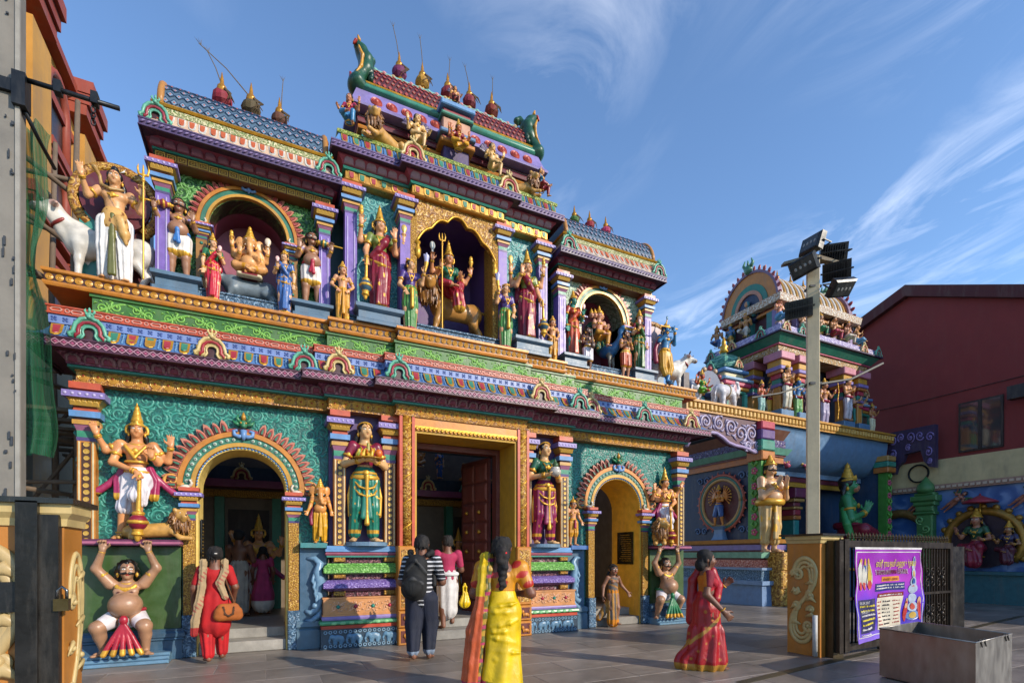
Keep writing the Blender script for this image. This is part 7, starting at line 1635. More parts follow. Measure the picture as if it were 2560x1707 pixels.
# ------------------------------------------------------------------ blue shrine pavilion on the right with its tower
SX, SY = 13.4, 10.6
SR = thing('shrine_pavilion', 'blue shrine pavilion with carved tower beside the gateway', 'shrine', (SX, SY, 0))
def sp_(mb, nm, mat, smooth=False, auto=None, parent=None): return mb.obj(nm, mat, parent or SR, smooth, auto=auto)
NAVY = PM('#22375c', .5); SBL = PM('#5f80a8', .45)
SPATH = [(0, 5.), (0, 0), (.9, 0), (.9, .6)]
for z0, z1, o0, o1, mt, nm in ((.003, .62, .3, .26, PM('#6d8cb4', .5), 'blue_plinth'), (.621, .74, .34, .34, PM('#7f9cc0', .5), 'plinth_fillet'), (.741, 1.06, .2, .2, CARVB, 'carved_course'), (1.061, 1.13, .26, .26, PM('#8aa4c4', .5), 'grey_fillet'), (1.131, 1.36, .12, .12, swirl('#e08a6c', '#b4503c', '#f0b49c', scale=9, arms=2, wind=7), 'salmon_course'), (1.361, 1.42, .05, .05, M_DKRED, 'recess'), (1.421, 1.6, .14, .2, PM('#8fc4a8', .4), 'mint_roll'), (1.601, 1.66, .05, .05, M_DKRED, 'recess'), (1.661, 1.82, .12, .12, PM('#8a74b0', .45), 'violet_course'), (1.821, 1.87, .05, .05, M_DKRED, 'recess'), (1.871, 1.99, .16, .2, PM('#c88a3c', .4), 'gold_course'), (4.32, 4.5, .06, .06, PM('#c87a34', .45), 'orange_course'), (4.501, 4.56, .1, .1, M_DKRED, 'red_fillet'), (4.561, 4.74, .14, .24, PM('#6fae98', .4), 'mint_eave'), (4.741, 5.0, .1, .1, swirl('#5a4a80', '#2c2450', '#7a6aa4', scale=7, arms=2, wind=6), 'violet_frieze'), (5.001, 5.3, .05, .2, PM('#7a4a34', .5), 'ceiling_cove')):
 sp_(MB().mould(SPATH, [(-.4, z0), (o0, z0), (o1, z1), (-.4, z1)]), nm, mt)
sp_(MB().box(0, .5, 0, 5., 1.95, 4.34), 'side_panel', NAVY)
for y, z in ((.5, 4.0), (2.2, 4.0), (.5, 2.3), (2.3, 2.3)):
 mb = MB(); [mb.tube(spiral(s_*.14, 0, .13, .03, 0 if s_ > 0 else math.pi, s_*1.2, 12), .025, 6) for s_ in (-1, 1)]; mb.V = [(y_-.02, x_, z_) for x_, y_, z_ in mb.V]
 o = sp_(mb, 'corner_scroll', PM('#5a7aa8', .45), True); o.location = (0, y, z)
# disc with the many-armed figure
dc = bpy.data.objects.new('flame_disc', None); COL.objects.link(dc); dc.parent = SR; dc.location = (-.02, 1.42, 3.2); dc.rotation_euler = (0, 0, R(-90)); dc['label'] = 'round flame-edged disc with a many-armed golden figure'
MB().lathe([(.001, 0), (.72, 0), (.72, .04), (.001, .04)], 36).obj('disc_field', PM('#5a1414', .5), dc).rotation_euler = (R(90), 0, 0)
for r_, w_, hx_ in ((.755, .05, '#c8a060'), (.83, .045, '#2f7a6c'), (.9, .045, '#b8583c')): MB().tube([(r_*math.cos(R(a)), -.04, r_*math.sin(R(a))) for a in range(0, 361, 10)], w_, 8).obj('disc_ring', PM(hx_, .4), dc, True)
for i in range(26): a = 2*math.pi*i/26; link('flame_leaf', FLM[1], dc, (.93*math.cos(a), -.02, .93*math.sin(a)), (0, math.pi/2-a, 0), (.7, 1, .62))
MB().mould([(-.2, 0), (-.2, -.2), (.2, -.2), (.2, 0)], [(-.2, -1.2), (.04, -1.2), (.0, -1.12), (-.03, -1.0), (-.03, -.86), (.02, -.8), (.06, -.76), (-.2, -.76)]).obj('disc_pedestal', PM('#6f90b8', .45), dc)
F = Fig(.011); lg = [(-1, (-.1, -.03, .28), (-.13, 0, .045), (-.6, -1, 0)), (1, (.1, -.03, .28), (.13, 0, .045), (.6, -1, 0))]; arms = [(-1, (-.15, -.03, .66), (-.09, -.12, .66), (.3, -.3, .4), (0, -1, 0), .4), (1, (.15, -.03, .66), (.09, -.12, .66), (-.3, -.3, .4), (0, -1, 0), .4)]
A = human(F, arms=arms, legs=lg, hsz=1.1); hair(F, A); crown(F, A, .13, False); jewels(F, A, arms); dhoti(F, A, lg, low=1., r=.07)
for q in (-1, 1):
 for i in range(8): a = R(-40+i*17); F.rc('skin', (q*.11, .03, .78), (q*(.11+.24*math.cos(a)), .03, .76+.26*math.sin(a)), .02, .013); F.el('gold', (q*(.11+.26*math.cos(a)), .03, .76+.28*math.sin(a)), .022)
X_ = Vector((SX, SY, 0))+Vector((-.16, 1.42, 2.46)); b = dict(BASE); b.update({'skin': C4('#d88a3c'), 'lower': C4('#3f5f9c')}); F.build('statue', 'many-armed golden statue inside the flame-edged disc on the dark blue wall', 'statue', X_, R(-90), 1.22, None, b)
# corner strip with flowers
fs = sp_(MB().box(-.16, .3, -.16, .3, 1.99, 4.32), 'flower_strip', PM('#4f9a3c', .45)); flm = MB(); [flm.ball((.07*math.cos(a*1.2566), 0, .07*math.sin(a*1.2566)), (.05, .03, .05), 7, 4) for a in range(5)]; flm = flm.mesh(PM('#d05a78', .4), True, name='strip_flower'); lf_ = MB(); [lf_.tube([(0, 0, 0), (q*.1, -.02, .1), (q*.03, 0, .2)], [.03, .03, .01], 6) for q in (-1, 1)]; lfm = lf_.mesh(PM('#74b848', .4), True, name='strip_leaf'); fc_ = MB().ball((0, -.03, 0), .025, 6, 4).mesh(PM('#e8d87c', .4), True, name='flower_centre')
for i in range(5):
 for loc, rz in (((.07, -.17, 2.2+i*.46), 0), ((-.17, .07, 2.2+i*.46), R(-90))): link('strip_flower', flm, fs, loc, (0, 0, rz)); link('strip_leaf', lfm, fs, (loc[0], loc[1], loc[2]+.14), (0, 0, rz)); link('flower_centre', fc_, fs, loc, (0, 0, rz))
for z0, z1, hx_ in ((4.34, 4.62, '#c87a34'), (4.63, 4.95, '#3f9a84'), (4.96, 5.25, '#6a4a8c'), (5.26, 5.5, '#c83a54')): sp_(MB().bev(-.22, .36, -.24, .3, z0, z1-.01, .03), 'corner_capital', PM(hx_, .4))
# parapet with dentils, running over the bridge as well
sp_(MB().box(-3.05, 6.8, -.1, .35, 5.5, 5.78), 'parapet', PM('#d89a34', .4)); dn = MB().bev(-.055, .055, -.05, 0, -.08, .08, .02).mesh(PM('#e8b450', .4), name='dentil'); pe = [o for o in SR.children if o.name.startswith('parapet')][0]
sp_(MB().box(-3.05, 6.8, -.16, -.1, 5.74, 5.8), 'parapet_lip', PM('#d89a34', .4))
for x in run(-3.0, 6.75, 62): link('dentil', dn, pe, (x, -.1, 5.64))
sp_(MB().box(-.3, 6.8, .3, 5., 5.4, 5.76), 'roof_slab', SBL)
# carved bridge to the gateway
low = [(1584, 1006), (1600, 998), (1619, 992), (1642, 996), (1656, 1005), (1669, 1017), (1685, 1024), (1700, 1027), (1715, 1032), (1728, 1039), (1738, 1040)]
lowp = [(atY(a, b, SY)[0]-SX, atY(a, b, SY)[1]) for a, b in low]; lowp = [(-3.0, lowp[0][1]-.25)]+lowp; mb = MB(); n = len(lowp)
mb.add([(x, v, z) for v in (-.05, .15) for x, z in lowp+[(x, 5.49) for x, z in lowp]], [(i, i+1, n+i+1, n+i) for i in range(n-1)]+[(2*n+i, 3*n+i, 3*n+i+1, 2*n+i+1) for i in range(n-1)]+[(i, 2*n+i, 2*n+i+1, i+1) for i in range(n-1)])
sp_(mb, 'bridge_arch', PM('#5a2438', .45)); sp_(MB().tube([(x, -.06, z) for x, z in lowp], .05, 6), 'bridge_rim', PM('#b8a4d0', .4), True)
br = PM('#b4a8c8', .35); r_ = random.Random(6)
for x, z, rr, q in [(-2.75, 5.2, .2, 1), (-2.3, 5.25, .2, -1), (-1.8, 5.25, .2, 1), (-1.3, 5.2, .22, -1), (-.9, 5.05, .24, 1), (-.45, 5.1, .24, -1), (-.2, 4.75, .18, 1), (-.6, 4.72, .14, -1)]:
 mb = MB(); mb.tube(spiral(0, 0, rr, .04, r_.uniform(0, 6), q*1.5, 18, 0), [.045-.0015*i for i in range(19)], 6); mb.ball((0, -.01, 0), .05, 7, 4)
 for k_ in range(4): a = k_*1.5+r_.random(); mb.tube([(rr*math.cos(a), 0, rr*math.sin(a)), (rr*1.3*math.cos(a+.3), 0, rr*1.2*math.sin(a+.3)), (rr*1.25*math.cos(a+.8), 0, rr*1.1*math.sin(a+.8))], [.02, .035, .01], 6)
 sp_(mb, 'bridge_scroll', br, True).location = (x, -.06, z)
# porch front: cove, beams, recessed door, column, right niche
cv = [(0 - .05, 5.5)]+[(.75*(1-math.cos(t)), 5.5-1.2*math.sin(t)) for t in [R(a) for a in range(0, 91, 10)]]
mb = MB(); n = len(cv); mb.add([(x, v, z) for x in (.5, 6.6) for v, z in cv], [(i, i+1, n+i+1, n+i) for i in range(n-1)]); sp_(mb, 'porch_cove', PM('#7094b8', .35), True)
sp_(MB().box(.5, 6.6, .72, .95, 4.14, 4.3), 'cove_ledge', PM('#8aa8c8', .45)); sp_(MB().box(.5, 6.6, .8, 1., 3.98, 4.14), 'maroon_beam', PM('#7a2038', .45)); sp_(MB().box(.5, 6.6, .84, 1., 3.82, 3.98), 'gold_beam', PM('#d8a02c', .45))
sp_(MB().box(.4, 6.6, 1.6, 1.8, 0.003, 4.0), 'porch_back', PM('#2c3a54', .5)); sp_(MB().box(1.0, 1.12, 1.4, 1.6, 0.003, 3.6), 'door_jamb', PM('#5a2a20')); sp_(MB().box(2.3, 2.42, 1.4, 1.6, .003, 3.6), 'door_jamb', PM('#5a2a20')); sp_(MB().box(1.12, 2.3, 1.55, 1.598, .003, 3.5), 'door_dark', PM('#1c1410')); sp_(MB().box(1.0, 2.42, 1.38, 1.6, 3.6, 3.8), 'door_head', PM('#5a2a20'))
for z0, z1, w_, hx_ in ((.003, 2.7, .14, '#2f8a84'), (2.71, 2.85, .18, '#c87a34'), (2.86, 3.05, .17, '#a83244'), (3.06, 3.15, .22, '#c89a54'), (3.16, 3.3, .16, '#8a3a4c'), (3.31, 3.42, .26, '#d8a85c'), (3.43, 3.75, .36, '#7a2a54')): sp_(MB().bev(2.75-w_, 2.75+w_, .9-w_, 1.3, z0, z1-.005, .03), 'porch_column', PM(hx_, .4))
for i, (x, hx_) in enumerate(((1.55, '#c83a5c'), (2.55, '#c8c4c0'))):
 o = bpy.data.objects.new('cove_medallion', None); COL.objects.link(o); o.parent = SR; o.location = (x, .45, 4.62); o.rotation_euler = (R(-38), 0, 0)
 MB().ball((0, 0, 0), (.14, .05, .18), 12, 8).obj('medallion_core', PM(hx_, .3), o, True); MB().tube([(.18*math.cos(R(a)), 0, .24*math.sin(R(a))) for a in range(0, 361, 20)], .045, 6).obj('medallion_rim', PM('#c8a03c', .35, .2), o, True)
 mb = MB(); [mb.ball((.22*math.cos(R(a)), -.02, .28*math.sin(R(a))), .05, 6, 4) for a in range(0, 360, 40)]; mb.tube([(0, 0, -.25), (0, 0, -.38)], [.06, .1], 8); mb.obj('medallion_beads', PM('#b84a6c', .4), o, True)
# blue niche for the green statue
sp_(MB().box(4.6, 6.4, 1.35, 1.55, 0.003, 5.4), 'niche_back', PM('#2f4f74', .45)); sp_(MB().box(6.25, 6.45, -.05, 1.4, .003, 4.6), 'niche_side', PM('#2f4f74', .45)); sp_(MB().box(3.3, 6.45, -.1, 1.5, .003, 1.75), 'niche_plinth', PM('#44608a', .45))
o = sp_(MB().box(6.2, 6.5, -.18, .1, 2.0, 4.4), 'flower_strip', PM('#4f9a3c', .45))
for i in range(5): link('strip_flower', flm, o, (6.35, -.19, 2.25+i*.45)); link('strip_leaf', lfm, o, (6.35, -.19, 2.4+i*.45))
for z0, z1, hx_ in ((4.41, 4.6, '#c87a34'), (4.61, 4.8, '#3f9a84'), (4.81, 5.0, '#c89a54')): sp_(MB().bev(6.1, 6.6, -.28, .2, z0, z1-.01, .03), 'corner_capital', PM(hx_, .4))
# violet scroll bracket to the right wall
bk = [(6.6, 5.75), (9.6, 5.9), (9.6, 4.2), (9.2, 4.25), (8.8, 4.6), (8.7, 5.0), (7.5, 4.9), (7.4, 4.5), (6.9, 4.4), (6.7, 4.3)]
bk = [(6.62, 5.95), (7.08, 5.95), (7.08, 4.4), (6.98, 4.35)]
o = bpy.data.objects.new('violet_bracket', None); COL.objects.link(o); o.parent = SR; o.location = (6.8, .1, -.1); o.scale = (.72, 1, 1)
pts = [(0, 6.0), (2.0, 6.0), (2.0, 4.55), (1.75, 4.6), (1.55, 4.8), (1.4, 5.2), (.75, 5.15), (.65, 4.9), (.4, 4.75), (.3, 4.5), (0, 4.5)]
mb = MB(); n = len(pts); mb.add([(x, v, z) for v in (0, .2) for x, z in pts], [tuple(range(n)), tuple(range(n, 2*n))[::-1]]+[(i, n+i, n+(i+1) % n, (i+1) % n) for i in range(n)]); mb.obj('bracket_board', PM('#3c2c54', .5), o)
for x, z, rr, q in ((.25, 5.7, .16, 1), (.6, 5.75, .16, -1), (1.0, 5.7, .2, 1), (1.4, 5.7, .18, -1), (1.8, 5.6, .16, 1), (.25, 5.2, .16, -1), (.2, 4.8, .12, 1), (1.75, 5.1, .16, -1), (1.8, 4.8, .1, 1), (.9, 5.35, .12, 1)):
 mb = MB(); mb.tube(spiral(x, z, rr, .03, r_.uniform(0, 6), q*1.4, 16, -.02), .03, 6); mb.ball((x, -.02, z), .05, 6, 4); mb.obj('bracket_scroll', PM('#8a74b4', .45), o, True)
o.rotation_euler = (0, 0, R(-90))
# statues of the shrine
F = Fig(.006); arms = shift([(-1, (-.17, -.03, .62), (-.02, -.13, .68), (.1, -.3, .9), (1, 0, 0), .0), (1, (.17, -.03, .62), (.02, -.13, .68), (-.1, -.3, .9), (-1, 0, 0), .0)], -.38)
A = seated(F, arms, fat=.15, zs=.12, hsz=1.05); crown(F, A, .15, False); hair(F, A, .03); jewels(F, A, arms, bz=.2, br=.1); leg_cloth(F, A); F.el('skin', A['hp'](0, -.05, -.035), (.034, .03, .028), C4('#b87a5c')); F.g('scarf', .01); F.ch('scarf', [(-.13, .02, .32), (-.19, .0, .2), (-.16, -.03, .08)], [.03, .03, .03]); F.tor('lower', A['pel']+Vector((0, 0, .05)), .1, .03, sy=1.2)
place_fig(F, 'large green monkey-faced statue with joined palms in the blue shrine niche', 1946, 1060, 10.75, 1.75, .745, {'skin': C4('#3f8a54'), 'lower': C4('#8a1f34'), 'scarf': C4('#3f9a54')}, rz=R(30))
F = Fig(.0085); arms = [(-1, (-.16, -.06, .6), (-.05, -.18, .72), (.1, -.3, 1), (1, 0, 0), .0), (1, (.16, -.06, .6), (.05, -.18, .72), (-.1, -.3, 1), (-1, 0, 0), .0)]
A = human(F, arms=arms, moust=True, hsz=1.1, fat=.5, yaw=-.2); hair(F, A, curly=True); crown(F, A, .1, False); jewels(F, A, arms); dhoti(F, A, LEGS, low=.3, pl=(.006, 8, 0)); fall(F, A, n=3, z1=.15); F.g('lower', fn=motifs(GO, 30, .3)); F.g('sash', .01); F.tor('sash', A['pel']+Vector((0, 0, .03)), .12, .04, sy=1.1, c_=GO)
place_fig(F, 'moustached crowned statue with joined palms standing at the shrine corner', 1768, 1040, 10.35, 1.6, 1.1, {'skin': C4('#d8a87c'), 'lower': C4('#c8a468'), 'sash': GO}, rz=R(-10))
for z0, z1, w_ in ((.003, .5, .34), (.5, 1.05, .3), (1.05, 1.6, .24)): sp_(MB().bev(.32-w_*.6, .32+w_, -.62, -.02, z0, z1-.004, .03), 'gold_pedestal', swirl('#d8a03c', '#8a5a1c', '#f0c870', scale=6, arms=2, wind=8))
# ---- tower
TCX, TCY = 3.25, 1.5
def ring(z0, z1, hx, hy, o0=0., o1=None, mt=None, nm='tower_course', cx=TCX, cy=TCY, prof=None):
 P = [(cx-hx, cy+hy), (cx-hx, cy-hy), (cx+hx, cy-hy), (cx+hx, cy+hy)]
 return sp_(MB().mould(P, prof or [(-.5, z0), (o0, z0), (o0 if o1 is None else o1, z1), (-.5, z1)]), nm, mt)
sp_(MB().box(TCX-1.7, TCX+1.7, TCY-.75, TCY+1.2, 5.76, 8.2), 'tower_core', PM('#2a3448', .5)); sp_(MB().box(TCX-.5, TCX+.6, TCY-.79, TCY-.73, 5.76, 7.6), 'tower_doorway', PM('#4a2038', .5))
for x in (-2.0, -1.15, 1.15, 2.0):
 for y in (-1.2,) if abs(x) < 1.5 else (-1.2, -.2, .8):
  for z0, z1, w_, hx_ in ((5.77, 6.05, .3, '#5f8ab0'), (6.05, 6.8, .13, '#d8943c'), (6.8, 6.9, .17, '#8a74b4'), (6.9, 7.05, .15, '#3f9a84'), (7.05, 7.2, .17, '#c83a54'), (7.2, 7.3, .24, '#c87a34'), (7.3, 7.42, .27, '#9a86cc'), (7.42, 7.62, .24, '#d8a02c'), (7.62, 7.85, .32, '#d8889c')): sp_(MB().bev(TCX+x-w_, TCX+x+w_, TCY+y-w_, TCY+y+w_, z0, z1-.004, .02), 'tower_column', PM(hx_, .4))
ring(7.86, 8.06, 2.2, 1.3, .1, mt=swirl('#d8a45c', '#8a6a34', '#b8c8c0', scale=7, arms=2, wind=7)); ring(8.061, 8.1, 2.2, 1.3, .16, mt=PM('#c84a6c')); ring(8.101, 8.32, 2.2, 1.3, .18, .36, PM('#2f7a64', .35)); ring(8.321, 8.36, 2.2, 1.3, .44, mt=PM('#3c2c54')); ring(8.361, 8.6, 2.2, 1.3, .4, .3, swirl('#c8b8d8', '#8a78a8', '#f0e8f0', scale=6, arms=2, wind=6)); ring(8.601, 8.7, 2.2, 1.3, .1, mt=PM('#4f9a84')); sp_(MB().box(TCX-2.2, TCX+2.2, TCY-1.3, TCY+1.3, 8.5, 8.69), 'tower_deck', SBL)
def small_kudu(x, y, z, s, rz, c_): k_ = copy_tree((KG, KC)[c_], SR); k_.location = (x, y, z); k_.rotation_euler = (0, 0, rz); k_.scale = (s,)*3
for i, x in enumerate((-2.35, -1.6, 1.6, 2.4)): small_kudu(TCX+x, TCY-1.68, 8.36, .85, 0, 1-i % 2)
for i, y in enumerate((-1.0, .1, 1.0)): small_kudu(TCX-2.58, TCY+y, 8.36, .85, R(-90), i % 2)
sp_(MB().box(TCX-1.75, TCX+1.75, TCY-.95, TCY+.95, 8.69, 9.5), 'second_core', PM('#5a2a34', .5))
for x in (-1.8, -.9, .9, 1.8): sp_(MB().bev(TCX+x-.15, TCX+x+.15, TCY-1.12, TCY-.9, 8.69, 9.4, .02), 'second_pier', PM('#9a84b8', .45))
for y in (-.8, .0, .8): sp_(MB().box(TCX-1.92, TCX-1.74, TCY+y-.12, TCY+y+.12, 8.69, 9.4), 'second_pier', PM('#3f8a84', .45))
ring(8.7, 8.82, 1.85, 1.1, .1, mt=PM('#7ab848')); ring(9.4, 9.48, 1.8, 1.0, .1, mt=PM('#d88a2c')); ring(9.481, 9.56, 1.8, 1.0, .02, mt=PM('#8a2440')); ring(9.561, 9.78, 1.8, 1.0, .3, .34, swirl('#e8d8b8', '#b88a6c', '#ffffff', scale=9, arms=2, wind=5)); sp_(MB().box(TCX-1.9, TCX+1.9, TCY-1.1, TCY+1.1, 9.7, 9.785), 'upper_deck', PM('#6a8ca4'))
# barrel roof with ribs, horseshoe gables at both ends
RX, RZ = 1.0, 1.1
prof = [(RX*math.cos(R(a)), 9.78+RZ*math.sin(R(a))) for a in range(0, 181, 10)]
mb = MB(); n = len(prof); mb.add([(x, TCY+v, z) for x in (TCX-1.75, TCX+1.75) for v, z in prof], [(i, i+1, n+i+1, n+i) for i in range(n-1)]+[tuple(range(n)), tuple(range(n, 2*n))[::-1]]); sp_(mb, 'tower_roof', PM('#8a2434', .4), auto=40)
rib = MB().tube([(0, v*1.02, (z-9.78)*1.02) for v, z in prof], .06, 6)
ribs = [rib.mesh(PM(h_, .35), True, name='roof_rib') for h_ in ('#e8e0d4', '#c8943c')]
for i, x in enumerate(run(-1.7, 1.7, 22)): link('roof_rib', ribs[i % 2], SR, (TCX+x, TCY, 9.78))
for q in (-1, 1):
 g_ = bpy.data.objects.new('horseshoe_gable', None); COL.objects.link(g_); g_.parent = SR; g_.location = (TCX+q*1.85, TCY, 9.8); g_.rotation_euler = (0, 0, R(-90) if q < 0 else R(90)); g_.scale = (.78, 1., 1.0)
 def gband(nm, r0, r1, y0, y1, hx_):
  o = arc(0, 0, r1*1.0, -12, 192, 24, rx=r1*1.15); i_ = arc(0, 0, r0, -12, 192, 24, rx=r0*1.15); mb = MB(); m = 25
  mb.add([(x, y, z) for y in (y0, y1) for x, z in o]+[(x, y, z) for y in (y0, y1) for x, z in i_], [f for k_ in range(24) for f in ((k_, k_+1, 2*m+k_+1, 2*m+k_), (m+k_, 3*m+k_, 3*m+k_+1, m+k_+1), (k_, m+k_, m+k_+1, k_+1), (2*m+k_, 2*m+k_+1, 3*m+k_+1, 3*m+k_))]); mb.obj(nm, PM(hx_, .4), g_)
 MB().prism(arc(0, 0, .5, 0, 345, 23, rx=.56), -.05, .1).obj('gable_field', PM('#1c2c54', .4), g_)
 gband('gable_band', .5, .62, -.1, .1, '#d8906c'); gband('gable_band', .62, .82, -.08, .1, '#2f8a74'); gband('gable_band', .82, 1.18, -.06, .1, '#d88a34'); gband('gable_band', 1.18, 1.26, -.1, .1, '#8a6a84')
 for i in range(19):
  a = R(-6+192*i/18); link('flame_leaf', FLM[1], g_, (1.24*1.15*math.cos(a), -.04, 1.24*math.sin(a)), (0, math.pi/2-a, 0), (1.35, 1.5, 1.2))
 mb = MB(); mb.ball((0, -.12, -.1), (.16, .1, .2)); mb.ball((0, -.14, .17), (.1, .1, .12)); mb.tube([(-.3, -.1, -.3), (-.15, -.12, -.05), (0, -.12, -.02), (.15, -.12, -.05), (.3, -.1, -.3)], [.07, .08, .08, .08, .07], 7); mb.obj('gable_bust', PM('#3f8a94', .35), g_, True)
 MB().ball((0, -.19, .16), (.075, .06, .1)).obj('bust_face', PM('#d89a6c', .35), g_, True)
 mb = MB(); mb.ball((0, -.1, 1.35), (.2, .12, .16)); [mb.tube([(s_*.1, -.1, 1.4), (s_*.24, -.1, 1.55), (s_*.16, -.1, 1.7)], [.08, .06, .02], 6) for s_ in (-1, 1)]; mb.tube([(0, -.1, 1.45), (0, -.12, 1.66)], [.07, .02], 6); mb.obj('gable_crest', PM('#4f8a6c', .4), g_, True)
for x in (-1.2, -.5, .2, .9, 1.5): pot(SR, (TCX+x, TCY, 10.85), 1.3, None, 0, 0)
# corner turrets
def turret(x, y, s=1.):
 t_ = bpy.data.objects.new('corner_turret', None); COL.objects.link(t_); t_.parent = SR; t_.location = (x, y, 5.77); t_.scale = (s,)*3
 for z0, z1, w_, hx_ in ((0, .25, .55, '#5f8ab0'), (.25, .95, .42, '#5a4438'), (.95, 1.05, .5, '#3f9a84'), (1.05, 1.15, .56, '#e0a03c'), (1.15, 1.3, .6, '#c83a64'), (1.3, 1.4, .66, '#8fb8d8'), (1.4, 1.62, .44, '#e8d4a4'), (1.62, 1.72, .56, '#6a9fd8')): MB().bev(-w_, w_, -w_, w_, z0, z1-.004, .03).obj('turret_course', PM(hx_, .4), t_)
 for q in (-1, 1): MB().box(q*.44-.07, q*.44+.07, -.52, -.4, .25, .95).obj('turret_column', PM('#4fb09c', .4), t_)
 mb = MB(); mb.lathe([(.5, 1.72), (.6, 1.8), (.62, 1.95), (.52, 2.15), (.3, 2.28), (.12, 2.34), (.1, 2.4)], 8); mb.obj('turret_dome', swirl('#5fae94', '#2f6a58', '#a4d8c0', scale=8, arms=1, wind=5), t_)
 MB().lathe([(.08, 2.38), (.16, 2.46), (.1, 2.55), (.15, 2.62), (.06, 2.7), (.08, 2.76), (.01, 2.98)], 10).obj('turret_finial', GOLD(), t_, True)
 k_ = copy_tree(KC, t_); k_.location = (0, -.58, 1.74); k_.scale = (.8,)*3; k_ = copy_tree(KG, t_); k_.location = (-.58, 0, 1.74); k_.scale = (.8,)*3; k_.rotation_euler = (0, 0, R(-90))
 return t_
turret(.15, 1.5, .98); turret(6.2, 1.0, .85)
# statues on the tower and bridge: reuse of forms in other colours
def std(label, xv, yt, Y, z, skin, lower, fem=False, crownh=.12, total=1.1, upper=None, vox=.014, arm='front', rz=0.):
 F = Fig(vox)
 arms = {'front': [(-1, (-.16, -.02, .64), (-.1, -.13, .68), (.2, -.3, 1), (0, -1, 0), .4), (1, (.16, -.02, .64), (.16, -.12, .74), (0, -.3, 1), (0, -1, 0), .4)],
   'pray': [(s_, (s_*.15, -.04, .64), (s_*.02, -.14, .7), (0, -.3, 1), (-s_, 0, 0), .0) for s_ in (-1, 1)],
   'bow': [(-1, (-.17, -.02, .64), (-.2, -.1, .55), (0, -.3, -1), (0, -1, 0), .6), (1, (.2, -.02, .68), (.24, -.1, .78), (0, -.3, 1), (0, -1, 0), .6)]}[arm]
 A = human(F, fem=fem, arms=arms, legs=LEGS, hsz=1.15, brow=False); hair(F, A, .05); crown(F, A, crownh, False, tiers=3); jewels(F, A, arms, fem)
 (skirt(F, A, .57, .03, .1, .085, mid=.112) if fem else dhoti(F, A, LEGS, low=.08, pl=(.005, 8, 0)))
 if upper: blouse(F, A, arms, fem=fem)
 F.g('sash', .01); F.ch('sash', [A['pel']+Vector((-.1, -.03, .05)), A['pel']+Vector((0, -.1, .02)), A['pel']+Vector((.1, -.03, .04))], [.03, .03, .03])
 if arm == 'bow': F.g('bow', .004); F.ch('bow', [(.27, -.14, .98), (.31, -.14, .8), (.27, -.14, .6), (.31, -.14, .4), (.27, -.14, .15)], .012)
 return place_fig(F, label, xv, yt, Y, z, total, {'skin': skin, 'lower': lower, 'upper': upper or lower, 'sash': C4('#a8243c'), 'bow': GO}, rz=rz)
std('red-skinned crowned statue beside the left corner turret of the tower', 1749, 872, 10.72, 5.79, C4('#c86a4c'), C4('#8fb8b0'), arm='front')
std('statue in white robe with red sash on the left tower pedestal', 1808, 832, 10.62, 6.06, C4('#d8a070'), C4('#d8cfb8'), arm='pray', crownh=.04)
std('blue-skinned archer statue beside the tower doorway', 1832, 862, 10.75, 5.79, C4('#3f74a8'), C4('#6aa45c'), arm='bow')
std('statue in pale violet cloth standing right of the pole on the tower', 1893, 868, 10.8, 5.79, C4('#b87a54'), C4('#b0a4c0'), arm='bow')
std('statue in grey-white robe on the right tower pedestal', 1947, 862, 10.62, 6.06, C4('#d89a6c'), C4('#c8c0c8'), arm='pray', crownh=.04)
std('four-armed brown statue at the far right end of the shrine parapet', 2003, 925, 10.7, 5.79, C4('#b8784c'), C4('#e0d8b4'), arm='front')
def perch(label, dx, dy, base, rz=0., z=8.69, s=.95, fem=False, total_vox=.018):
 F = Fig(total_vox); arms = shift([(-1, (-.17, -.03, .66), (-.1, -.13, .7), (.2, -.3, 1), (0, -1, 0), .4), (1, (.17, -.03, .64), (.2, -.13, .7), (0, -.3, 1), (0, -1, 0), .4)], -.2)
 A = seated(F, arms, fem, cross=False, zs=.3, hsz=1.25, face=True); hair(F, A, .05); crown(F, A, .1, False, tiers=3); jewels(F, A, arms, fem, bz=.37); leg_cloth(F, A)
 b = dict(BASE); b.update(base); return F.build('statue', label, 'statue', (SX+TCX+dx, SY+TCY+dy, z), rz, s, None, b)
perch('seated red crowned statue at the front left corner of the tower upper storey', -1.95, -1.15, {'skin': C4('#d08a6c'), 'lower': C4('#5f98c8')}, s=1.25); perch('seated pale statue in the middle of the tower upper storey', -.9, -1.2, {'skin': C4('#c8946c'), 'lower': C4('#c8b49c')}); perch('seated statue in red right of the pole on the tower upper storey', .75, -1.2, {'skin': C4('#c88a5c'), 'lower': C4('#b8344c')}, s=1.15)
perch('plump seated statue near the right corner of the tower upper storey', 1.5, -1.2, {'skin': C4('#b87a5c'), 'lower': C4('#d8c8b0')}, s=1.1); perch('seated statue at the right corner of the tower upper storey', 2.2, -1.1, {'skin': C4('#c8905c'), 'lower': C4('#6aa0c8')}, R(30), s=1.2)
perch('lounging white-clad statue on the left face of the tower upper storey', -2.05, -.0, {'skin': C4('#c8905c'), 'lower': C4('#d8d0c4')}, R(-80), s=1.2); perch('seated blue-clad statue at the rear left corner of the tower', -2.2, 1.1, {'skin': C4('#b8845c'), 'lower': C4('#3f68a4')}, R(-60), s=1.1)
perch('seated green-clad figure above the tower doorway', -.1, -1.3, {'skin': C4('#d0a07c'), 'lower': C4('#3f8a5c')}, z=8.69); perch('small blue figure on the left face of the tower', -2.15, .55, {'skin': C4('#4f7fae'), 'lower': C4('#d0a040')}, R(-80))
